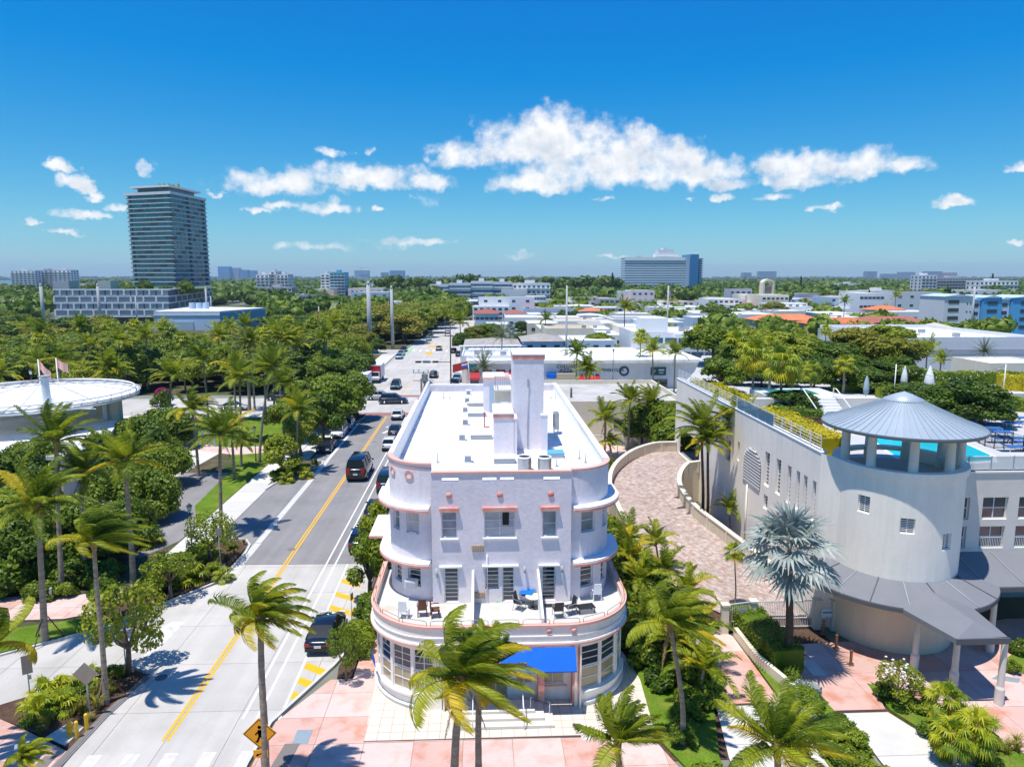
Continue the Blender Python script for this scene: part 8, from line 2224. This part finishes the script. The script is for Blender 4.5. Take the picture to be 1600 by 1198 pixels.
for f in range(nF):
 z = z0t+f*fh
 for (p, q) in ((A, B), (B, C_)):
  d = Vector((q[0]-p[0], q[1]-p[1])); a = math.atan2(d.y, d.x); n_ = Vector((d.y, -d.x)).normalized()
  W(MB().box((p[0]+q[0])/2+n_.x*1.45, (p[1]+q[1])/2+n_.y*1.45, z+.5, d.length, .06, .6, a), 'balcony_glass', M('balcony_glass', (.02,.18,.25), .1, .7) if 'balcony_glass' not in bpy.data.materials else bpy.data.materials['balcony_glass'], tw)
 for (p, q, t) in ((B, C_, .96), (B, C_, .5), (A, B, .04)):
  d = Vector((q[0]-p[0], q[1]-p[1])); n_ = Vector((d.y, -d.x)).normalized()
  W(MB().box(p[0]+d.x*t+n_.x*.8, p[1]+d.y*t+n_.y*.8, z+fh/2, .5, 1.3, fh-.4, math.atan2(d.y, d.x)), 'party_wall', greywall, tw)
W(MB().band([D_, A, B, C_], ztp-.4, ztp+1.2, 1.7, inn=-.5), 'crown_edge', farwhite, tw)
cxm, cym = (A[0]+C_[0])/2, (A[1]+C_[1])/2
def shr(p, k): return (cxm+(p[0]-cxm)*k, cym+(p[1]-cym)*k)
W(MB().prism([shr(p, .74) for p in quad_], ztp, ztp+4.4), 'penthouse', glass, tw)
W(MB().prism([shr(p, .92) for p in quad_], ztp+4.4, ztp+5.4), 'top_canopy', farwhite, tw)
for k in range(26):
 t = (k % 13+.5)/13; p, q = (shr(A, .92), shr(B, .92)) if k < 13 else (shr(B, .92), shr(C_, .92))
 inst('roof_planting', TREES['broad'][k % 5][0], tw, (p[0]+(q[0]-p[0])*t-tw.location.x, p[1]+(q[1]-p[1])*t-tw.location.y, ztp-1.2), k, .36)
for k in range(5):
 inst('roof_palm', CROWNS['j%d' % (k % 4)]['joined'], tw, (cxm-4+k*3-tw.location.x, cym-tw.location.y, ztp+7.5), k, .55); W(MB().tube([(cxm-4+k*3, cym, ztp+5.4), (cxm-4+k*3, cym, ztp+7.5)], .2, 5), 'roof_palm_trunk', trunkm, tw)
# pale blue warehouse in front of the tower
Yw = spot(300, 516)[1]
w2 = empty('warehouse', (x_of(300, Yw), Yw, 0), 0, 'long pale blue warehouse with a white flat roof below the glass tower', 'building')
a_, b2_ = (x_of(236, Yw), Yw), (x_of(340, Yw), Yw); c2_ = (x_of(412, Yw+34), Yw+34); d2_ = (x_of(300, Yw+46), Yw+46); hz = z_of(487, Yw)
W(MB().prism([a_, b2_, c2_, d2_], 0, hz), 'walls', bluewall, w2); W(MB().prism([a_, b2_, c2_, d2_], hz, hz+.5), 'roof', roofw, w2)
W(MB().add([(b2_[0]+.05, b2_[1]-.03, .1), (c2_[0]+.05, c2_[1]-.03, .1), (c2_[0]+.05, c2_[1]-.03, hz-.4), (b2_[0]+.05, b2_[1]-.03, hz-.4)], [(0, 1, 2, 3)]), 'teal_side', tealwall, w2)
W(MB().b2(a_[0]+7, a_[0]+16, Yw-.3, Yw-.02, 0, 3.6), 'loading_door', paleblue, w2); W(MB().b2(a_[0], b2_[0], Yw-.25, Yw-.02, hz-1.3, hz-.9), 'cornice', farwhite, w2)
for k in range(3): W(MB().cyl((a_[0]+d2_[0])/2+8+k*3, Yw+22, hz+.5, hz+3.2, 1.4, n=10), 'roof_tank', bluewall, w2)
# apartment slabs and blocks on the skyline
def apts(pxL, pxR, pt, Y, fl_n, cols_, lab, wall=farwhite, g=glass, d=18, ww=2.0, grp=None, top=2.5, pb=None):
 x0, x1 = x_of(pxL, Y), x_of(pxR, Y); h = z_of(pt, Y)
 e = house(x0, x1, Y, Y+d, h, lab, wall=wall, roof=roofw2, floors=fl_n, nwx=cols_, g=g, ww=ww, wh=min(1.8, h/fl_n*.5), parapet=.8, name='apartment_building', grp=grp, nwy=3)
 hw = (x1-x0)/2
 for f in range(fl_n): MB().b2(-hw-.3, hw+.3, -1.0, -.03, h/fl_n*f+h/fl_n*.16, h/fl_n*f+h/fl_n*.30).build('balcony_row', white, e)
 if top: MB().b2(-hw*.3, hw*.2, d*.3, d*.7, h, h+top).build('lift_house', wall, e)
 return e
apts(17, 55, 424, 900, 11, 6, 'white apartment block with many windows by the bay at the left, left wing', ww=2.5); apts(56, 83, 423, 915, 11, 4, 'grey white middle wing of the apartment block by the bay', greywall, ww=2.5); apts(84, 111, 423, 900, 11, 4, 'right wing of the white apartment block by the bay', ww=2.5)
blk(-40, 30, 466, 9, 30, 'pale blue low apartment house at the far left edge', wall=bluewall, roof=roofw2, nwx=7, floors=3, name='apartment_building')
apts(400, 420, 430, 640, 9, 3, 'white apartment tower with an orange roof detail, left wing'); apts(421, 431, 425, 645, 10, 1, 'stair tower between the wings of the white apartments'); apts(432, 450, 430, 640, 9, 3, 'right wing of the white apartments', farwhite)
apts(402, 455, 450, 560, 4, 8, 'grey apartment house with a dark red roof edge in front of the white apartments', greywall)
apts(501, 515, 429, 560, 11, 2, 'white and blue narrow apartment tower, white left part'); apts(516, 538, 427, 556, 11, 4, 'white and blue narrow apartment tower, blue right part', tealwall)
# long white complex across the middle
for i, (a, b_, pt) in enumerate(((670, 700, 446), (701, 735, 444), (736, 770, 441), (771, 800, 442), (801, 860, 444))):
 apts(a, b_, pt, 520+i*6, 4, 8, ['leftmost part of the long white terraced apartment complex', 'second part from the left of the long white complex', 'middle part of the long white terraced complex with taller roof rooms', 'fourth part of the long white complex', 'right end of the long white terraced apartment complex'][i], d=22, ww=2.0, g=blueglass, top=3)
# blue and white slab tower
sl_ = tower(976, 1070, 403, 950, 26, 15, 'wide white banded slab tower with a blue glass end', white, blueglass, top=None)
hs = sl_.location; W(MB().b2(x_of(1071, 948), x_of(1080, 948), 948, 980, 0, z_of(402, 948)), 'blue_fin', M('pale_blue_cladding', (.40,.52,.62), .5), sl_)
W(MB().b2(x_of(1078, 944), x_of(1091, 944), 944, 985, 0, z_of(397, 944)), 'blue_glass_wall', M('strong_blue_glass', (.02,.17,.36), .2, .6), sl_); W(MB().b2(x_of(1092, 948), x_of(1096, 948), 948, 985, 0, z_of(404, 948)), 'white_end', farwhite, sl_)
for f in range(15): W(MB().b2(x_of(1092, 946), x_of(1098, 946), 946, 950, 2+f*3.1, 3.2+f*3.1), 'end_balcony', blueglass, sl_)
for (a, b_, t, m_) in ((1022, 1058, 396, pinkl), (1026, 1050, 390, farwhite), (995, 1001, 400, greywall), (1034, 1040, 387, farwhite)): W(MB().b2(x_of(a, 960), x_of(b_, 960), 960-t*.01, 966+t*.01, 49, z_of(t, 960)), 'roof_machinery', farwhite if m_ == pinkl else m_, sl_)
W(MB().b2(x_of(976, 949), x_of(1070, 949), 949, 950, z_of(407, 950), z_of(402, 950)), 'white_top_band', white, sl_)
# bell tower church
Yc = 455
ch = empty('church', (x_of(1200, Yc), Yc, 0), 0, 'cream church block with an arched open bell tower', 'church')
W(MB().b2(x_of(1166, Yc), x_of(1221, Yc), Yc, Yc+24, 0, z_of(461, Yc)), 'hall', cream, ch)
cx0, cx1 = x_of(1193, Yc-4), x_of(1211, Yc-4); zt_, zb_ = z_of(436, Yc-4), z_of(460, Yc-4)
for x_ in (cx0+.6, cx1-.6): W(MB().b2(x_-.6, x_+.6, Yc-4, Yc+2, 0, zt_-2.6), 'tower_pier', cream, ch)
rr_ = (cx1-cx0)/2; ar = MB()
o_ = [(math.cos(R(a)), math.sin(R(a))) for a in range(0, 181, 15)]
for i in range(12):
 (c0, s0), (c1, s1) = o_[i], o_[i+1]; mx_ = (cx0+cx1)/2; zc = zt_-2.8
 P = [(mx_+rr_*c0, Yc-4, zc+2.8*s0), (mx_+rr_*c1, Yc-4, zc+2.8*s1), (mx_+(rr_-1.2)*c1, Yc-4, zc+1.7*s1), (mx_+(rr_-1.2)*c0, Yc-4, zc+1.7*s0)]
 ar.add(P+[(p[0], Yc+2, p[2]) for p in P], [(0, 1, 2, 3), (7, 6, 5, 4), (0, 4, 5, 1), (3, 2, 6, 7)])
W(ar, 'tower_arch', cream, ch); W(MB().b2(cx0+1.2, cx1-1.2, Yc-2, Yc-1.6, zb_, zt_-4.6), 'tower_screen', M('sandy_bell_screen', (.42,.34,.24), .8), ch); W(MB().b2(cx0-.5, cx1+.5, Yc-4.3, Yc+2, zb_-1.5, zb_-.6), 'tower_base', cream, ch)
# right hand condos
apts(1441, 1464, 431, 640, 8, 4, 'white left part of the grey balcony condo on the right'); apts(1465, 1531, 435, 646, 8, 14, 'wide grey condo with long balcony rows on the right', greywall, framed, ww=2.2); apts(1532, 1592, 440, 600, 5, 9, 'white office block with square windows behind the blue apartments', farwhite)
apts(1335, 1362, 462, 430, 3, 5, 'small white villa block among the trees, left one', farwhite); apts(1362, 1402, 456, 470, 3, 6, 'small white terraced block among the trees, right one', farwhite); apts(1315, 1345, 444, 900, 2, 5, 'far low white block at the waterfront')
SK = 'distant skyline towers across the bay'
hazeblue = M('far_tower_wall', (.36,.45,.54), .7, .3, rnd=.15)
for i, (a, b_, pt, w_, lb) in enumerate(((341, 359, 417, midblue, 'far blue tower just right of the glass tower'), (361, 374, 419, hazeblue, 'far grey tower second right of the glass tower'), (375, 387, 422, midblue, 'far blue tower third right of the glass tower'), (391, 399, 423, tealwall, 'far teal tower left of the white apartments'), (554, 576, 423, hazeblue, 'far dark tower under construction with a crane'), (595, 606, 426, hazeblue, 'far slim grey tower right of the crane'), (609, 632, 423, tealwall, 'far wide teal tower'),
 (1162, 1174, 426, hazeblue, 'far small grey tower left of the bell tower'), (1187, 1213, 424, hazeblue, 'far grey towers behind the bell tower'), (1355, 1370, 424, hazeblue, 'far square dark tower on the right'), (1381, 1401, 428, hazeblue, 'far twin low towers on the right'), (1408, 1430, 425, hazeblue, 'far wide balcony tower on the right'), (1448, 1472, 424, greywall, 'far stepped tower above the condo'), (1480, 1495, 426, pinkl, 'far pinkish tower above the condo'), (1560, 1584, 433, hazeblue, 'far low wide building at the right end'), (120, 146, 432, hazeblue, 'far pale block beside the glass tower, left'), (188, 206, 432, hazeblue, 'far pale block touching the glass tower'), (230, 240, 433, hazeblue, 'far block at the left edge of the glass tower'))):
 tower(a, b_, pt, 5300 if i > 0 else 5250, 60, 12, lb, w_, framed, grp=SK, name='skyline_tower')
xk, = (x_of(565, 5290),); e = empty('tower_crane', (xk, 5290, 0), 0, 'thin tower crane over the unfinished far tower', 'crane'); zk = z_of(417, 5290); MB().tube([(0, 0, 60), (0, 0, zk)], 1.6, 4).build('mast', greywall, e); MB().tube([(-30, 0, zk-4), (50, 0, zk-4)], 1.4, 4).build('jib', greywall, e)
# ------------------------------------------------------------------ trees of the district
PG = 'palms around the shops and houses'
for i, (px, py, h, kd, sc, lb) in enumerate(((783, 522, 9, 'jd', 1.25, 'date palm with full round crown between the roofs'), (757, 568, 9.5, 'jd', 1.0, 'date palm standing behind the roof stair room'), (900, 548, 8, 'j1', .95, 'green palm left in the group before the shop row'), (915, 570, 6, 'j0', .9, 'low green palm by the red awnings'), (922, 578, 5, 'j3', .8, 'smaller palm by the red awnings'),
 (977, 478, 14, 'j2', 1.0, 'tall lone palm over the district roofs'), (1001, 522, 10, 'jf0', 1.1, 'yellowing fan palm left of the white block'), (1022, 545, 8, 'j0', .95, 'coconut palm before the dark sign'), (1055, 548, 8, 'j1', .9, 'palm right of the dark sign'), (1092, 513, 11, 'jf1', 1.0, 'left fan palm of the tall trio beside the white block'), (1108, 515, 11, 'jf0', 1.0, 'middle fan palm of the tall trio'), (1125, 515, 11, 'jf1', 1.0, 'right fan palm of the tall trio'),
 (852, 497, 8, 'j2', 1.0, 'coconut palm over the white house roofs'), (1450, 548, 8.5, 'j2', 1.0, 'palm with hanging fronds before the grey white warehouse'), (1538, 545, 7, 'jd', 1.05, 'spreading date palm before the warehouse at the right'), (1470, 560, 6, 'j1', .7, 'brownish palm beside the one with hanging fronds'), (1292, 513, 9, 'jf1', 1.0, 'dark fan palm rising from the tree mass beyond the deck'),
 (1250, 530, 8, 'j0', 1.1, 'palm in the tree mass beyond the deck'), (1205, 520, 9, 'j3', 1.1, 'windswept palm in the tree mass beyond the deck'), (1378, 535, 8, 'j2', 1.0, 'dark palm at the right of the tree mass'), (695, 490, 8, 'j0', 1.0, 'palm beside the far street'), (720, 500, 9, 'j2', 1.1, 'palm at the edge of the tiled roofs'), (1320, 470, 12, 'j1', 1.0, 'palm over the tiled range'), (1400, 462, 12, 'j2', 1.1, 'palm over the right hand villas'))):
 x, y = spot(px, py, h+.5); k = 'coco' if kd[:2] != 'jf' and kd != 'jd' else ('date' if kd == 'jd' else 'fan')
 palm(x, y, h, lb, PG, k, kd, r=.17, parts=False, rot=i*1.1, sc=sc*1.05, lean=(rnd.uniform(-.3, .3), 0))
for i, (px, py, h, kd, rad) in enumerate(((1165, 520, 9, 'broad', 6), (1140, 530, 8, 'dark', 5), (1185, 505, 9, 'lite', 7), (1225, 510, 9, 'lite', 7), (1255, 515, 9, 'broad', 6), (1290, 535, 9, 'dark', 6), (1325, 530, 9.5, 'dark', 6), (1360, 540, 9, 'broad', 5.5), (1310, 548, 8, 'dark', 6), (1390, 515, 8, 'olive', 6), (1415, 520, 7.5, 'olive', 6), (1340, 505, 8, 'olive', 7), (1150, 555, 7, 'dark', 4.5), (1275, 550, 8, 'dark', 4.5), (1230, 540, 8, 'broad', 5), (1195, 545, 7.5, 'broad', 5), (1120, 500, 9, 'lite', 6), (1390, 500, 7, 'lite', 7))):
 Yt = 84+(i*7 % 20); x = x_of(px, Yt); y = Yt; h = max(3.0, z_of(py+9, Yt)-DZ); tree(kd, x, y, h, 'full leafy tree at the back of the deck' + where(x, y), 'trees at the back of the pool deck', DZ, rad=min(rad*.75, h*.85))
for i in range(15):
 Yt = 73+(i*5 % 11); x = x_of(1135+i*21, Yt); tree('dark' if i % 3 else 'broad', x, Yt, rnd.uniform(2.3, 3.5), 'rounded bushy tree in the front row behind the raised pool' + where(x, Yt)[:0] + ['', ', among the fan palms', ', right part'][i//5], 'bushy front row of deck trees', DZ, rad=rnd.uniform(1.9, 2.7))
for i, (px, py, h, kd, rad) in enumerate(((935, 520, 8, 'lite', 4.5), (950, 535, 6, 'lite', 3.5), (745, 510, 6, 'olive', 5), (765, 505, 7, 'broad', 5), (722, 520, 6, 'broad', 3.5), (815, 502, 5, 'dark', 4), (812, 520, 4, 'dark', 3), (885, 487, 7, 'dark', 6), (1160, 497, 6, 'lite', 6), (1210, 472, 9, 'olive', 8), (1120, 478, 9, 'dark', 9))):
 x, y = spot(px, py, h); tree(kd, x, y, h, 'leafy tree among the district houses' + where(x, y), 'trees among the district houses', rad=rad)
x, y = spot(797, 515, 6); palm(x, y, 5.5, 'small silver blue fan palm among the tiled roofs', None, 'silver', 'silver', r=.2, rot=1, sc=1.3)
for i, (px, pt, pb, lb) in enumerate(((1252, 432, 458, 'dark pointed conifer on the skyline, left one of the near pair'), (1360, 454, 494, 'tall dark conifer beside the small white villas'), (1551, 428, 470, 'tall dark conifer before the white office block'), (957, 427, 445, 'slim dark conifer left of the slab tower'))):
 Y = spot(px, pb)[1] if pb > 450 else 700; Y = min(Y, 640); h = z_of(pt, Y); x = x_of(px, Y)
 e = empty('conifer', (x, Y, 0), 0, lb, 'tree'); rng = np.random.default_rng(i)
 V = []; n_ = 1500; z = rng.uniform(.12, 1, n_)**.8; rr = (1.03-z)*h*.13*rng.uniform(.4, 1.1, n_); a = rng.uniform(0, 6.28, n_)
 Pp = np.column_stack([np.cos(a)*rr, np.sin(a)*rr, z*h]); Q = np.column_stack([np.cos(a), np.sin(a), np.full(n_, .4)]); V, Fq = leaf_quads(rng, Pp, Q, h*.03)
 inst('crown', npmesh('crown', V, Fq, lf_dark), e); MB().tube([(0, 0, 0), (0, 0, h*.9)], [h*.015, h*.004], 6).build('trunk', barkm, e)
# big trees along the far street
scatter(26, lambda y: (-28-(y-225)*.02-26, -25.5), (226, 330), ['lite', 'olive', 'lite'], (9, 12), 'big yellow green crowned tree', 'big trees left of the far street', 7, rad=(6.5, 9))
for i, (x, y, h, rad) in enumerate(((-23, 262, 9, 7), (-22, 285, 10.5, 8), (-20, 310, 11, 9), (-16, 345, 11, 9), (-14, 380, 11, 10), (-22, 330, 12, 9), (-26, 246, 8, 6))):
 tree('lite', x, y, h, 'big yellow green tree closing the view up the street', 'trees closing the view up the street', rad=rad)
scatter(70, lambda y: (-.74*y, -38), (206, 330), ['broad', 'lite', 'olive', 'dark'], (6, 9), 'leafy tree in the wooded blocks', 'trees in the wooded blocks at the left', 8, rad=(5, 8),
  ok=lambda x, y: not (x_of(40, y) < x < x_of(400, y) and y > 262) and not (x_of(225, y) < x < x_of(418, y)) and not (-60 < x < -40 and y < 225))
# the far woods and gardens: nobody could count them
def far_wood(name, n, yr, xr, h, rad, seed, mat, quads=34, dens_pow=1.0, skip=None, ls=.34):
 rng = np.random.default_rng(seed); Vs = []; Fs = []; base = 0
 Y = yr[0]+(yr[1]-yr[0])*rng.uniform(0, 1, n)**dens_pow; X = rng.uniform(0, 1, n)
 for i in range(n):
  y = Y[i]; a, b_ = xr(y); x = a+(b_-a)*X[i]
  if skip and skip(x, y): continue
  hh = rng.uniform(*h); r = rng.uniform(*rad); bl = [(x+rng.normal(0, r*.45), y+rng.normal(0, r*.4), hh-r*.5+rng.normal(0, r*.12), r*rng.uniform(.45, .75), .75) for _ in range(4)]
  cv, cf = core_quads(bl, .95, 6, 4); cv = cv+rng.normal(0, r*.05, cv.shape)
  P, Q = blob_pts(rng, bl, quads, (.9, 1.12), -.2); V, Fq = leaf_quads(rng, P, Q, r*ls)
  Vs += [cv, V]; Fs += [cf+base, Fq+base+len(cv)]; base += len(cv)+len(V)
 return tag(inst(name, npmesh(name, np.concatenate(Vs), np.concatenate(Fs), mat)), 'distant tree cover filling the flat land towards the horizon', 'trees', None, 'stuff')
wide = lambda y: (-.80*y, .82*y)
def occ(x, y):
 # keep the built blocks clear
 return (x > -24 and y < 470 and x < .33*y and y < 330) or (x_of(75, y) < x < x_of(420, y) and y < 475) or (abs(x-x_of(1100, y)) < 0)
far_wood('near_wood', 260, (335, 520), lambda y: (-.75*y, -.02*y), (7, 11), (5, 8), 1, lf_green, 60, skip=lambda x, y: x_of(70, y) < x < x_of(415, y))
far_wood('district_trees', 210, (215, 560), lambda y: (-.02*y+4, .78*y), (4.5, 8), (3, 6), 2, lf_green, 50, skip=lambda x, y: y < 330 and x < .25*y)
far_wood('middle_wood', 900, (500, 1000), wide, (8, 13), (6, 10), 3, lf_dark, 34)
far_wood('middle_wood', 500, (560, 1100), wide, (8, 12), (7, 11), 7, lf_green, 30)
far_wood('distant_wood', 1500, (1000, 3200), wide, (9, 16), (9, 18), 4, lf_dark, 14, 1.3, skip=lambda x, y: x < -.60*y)
far_wood('shore_wood', 900, (5200, 6200), wide, (12, 24), (22, 40), 5, lf_dark, 8)
far_wood('casuarina_wood', 70, (700, 760), lambda y: (x_of(575, y), x_of(965, y)), (16, 24), (5, 8), 6, lf_dark, 60)
# scattered pale roofs far away, one thing each while they still show
rnd = random.Random(77)
for i in range(285):
 y = 360*(2.9**rnd.random()); x = rnd.uniform(-.3*y, .78*y) if i % 3 else rnd.uniform(-.55*y, 0)
 if x_of(60, y) < x < x_of(470, y) and y < 520: continue
 if -.03*y-20 < x < 0 and y < 420: continue
 w = rnd.uniform(10, 30); h = rnd.uniform(4, 8) if rnd.random() < .8 else rnd.uniform(9, 14)
 house(x-w/2, x+w/2, y, y+rnd.uniform(10, 26), h, 'pale house among the far trees' + where(x, y), wall=rnd.choice([farwhite, farwhite, bluewall, cream, greywall]), roof=rnd.choice([roofw, roofw2, tanroof, redroof, roofw]), nwx=rnd.choice([0, 4, 6]) if y < 700 else 0, floors=1 if h < 6 else 3, grp='pale houses among the far trees', parapet=.3, name='far_house', ww=1.8)
# ------------------------------------------------------------------ haze
hz_ = MB().b2(-4000, 4000, -40, 6500, -1.2, 115)
hm = bpy.data.materials.new('haze_air'); hm.use_nodes = True
for nd in list(hm.node_tree.nodes):
 if nd.type == 'BSDF_PRINCIPLED': hm.node_tree.nodes.remove(nd)
pv = hm.node_tree.nodes.new('ShaderNodeVolumePrincipled'); pv.inputs['Color'].default_value = (.62, .80, 1.0, 1); pv.inputs['Density'].default_value = HAZE
pv.inputs['Anisotropy'].default_value = .2
hm.node_tree.links.new(pv.outputs[0], hm.node_tree.nodes['Material Output'].inputs['Volume'])
if HAZE > 0: tag(hz_.build('haze', hm), 'thin blue air over the city', 'haze', None, 'stuff')
# prototypes that were never placed
for e in [o for o in bpy.data.objects if o.location.z < -40 and o.parent is None]:
 for c in list(e.children_recursive): bpy.data.objects.remove(c)
 bpy.data.objects.remove(e)
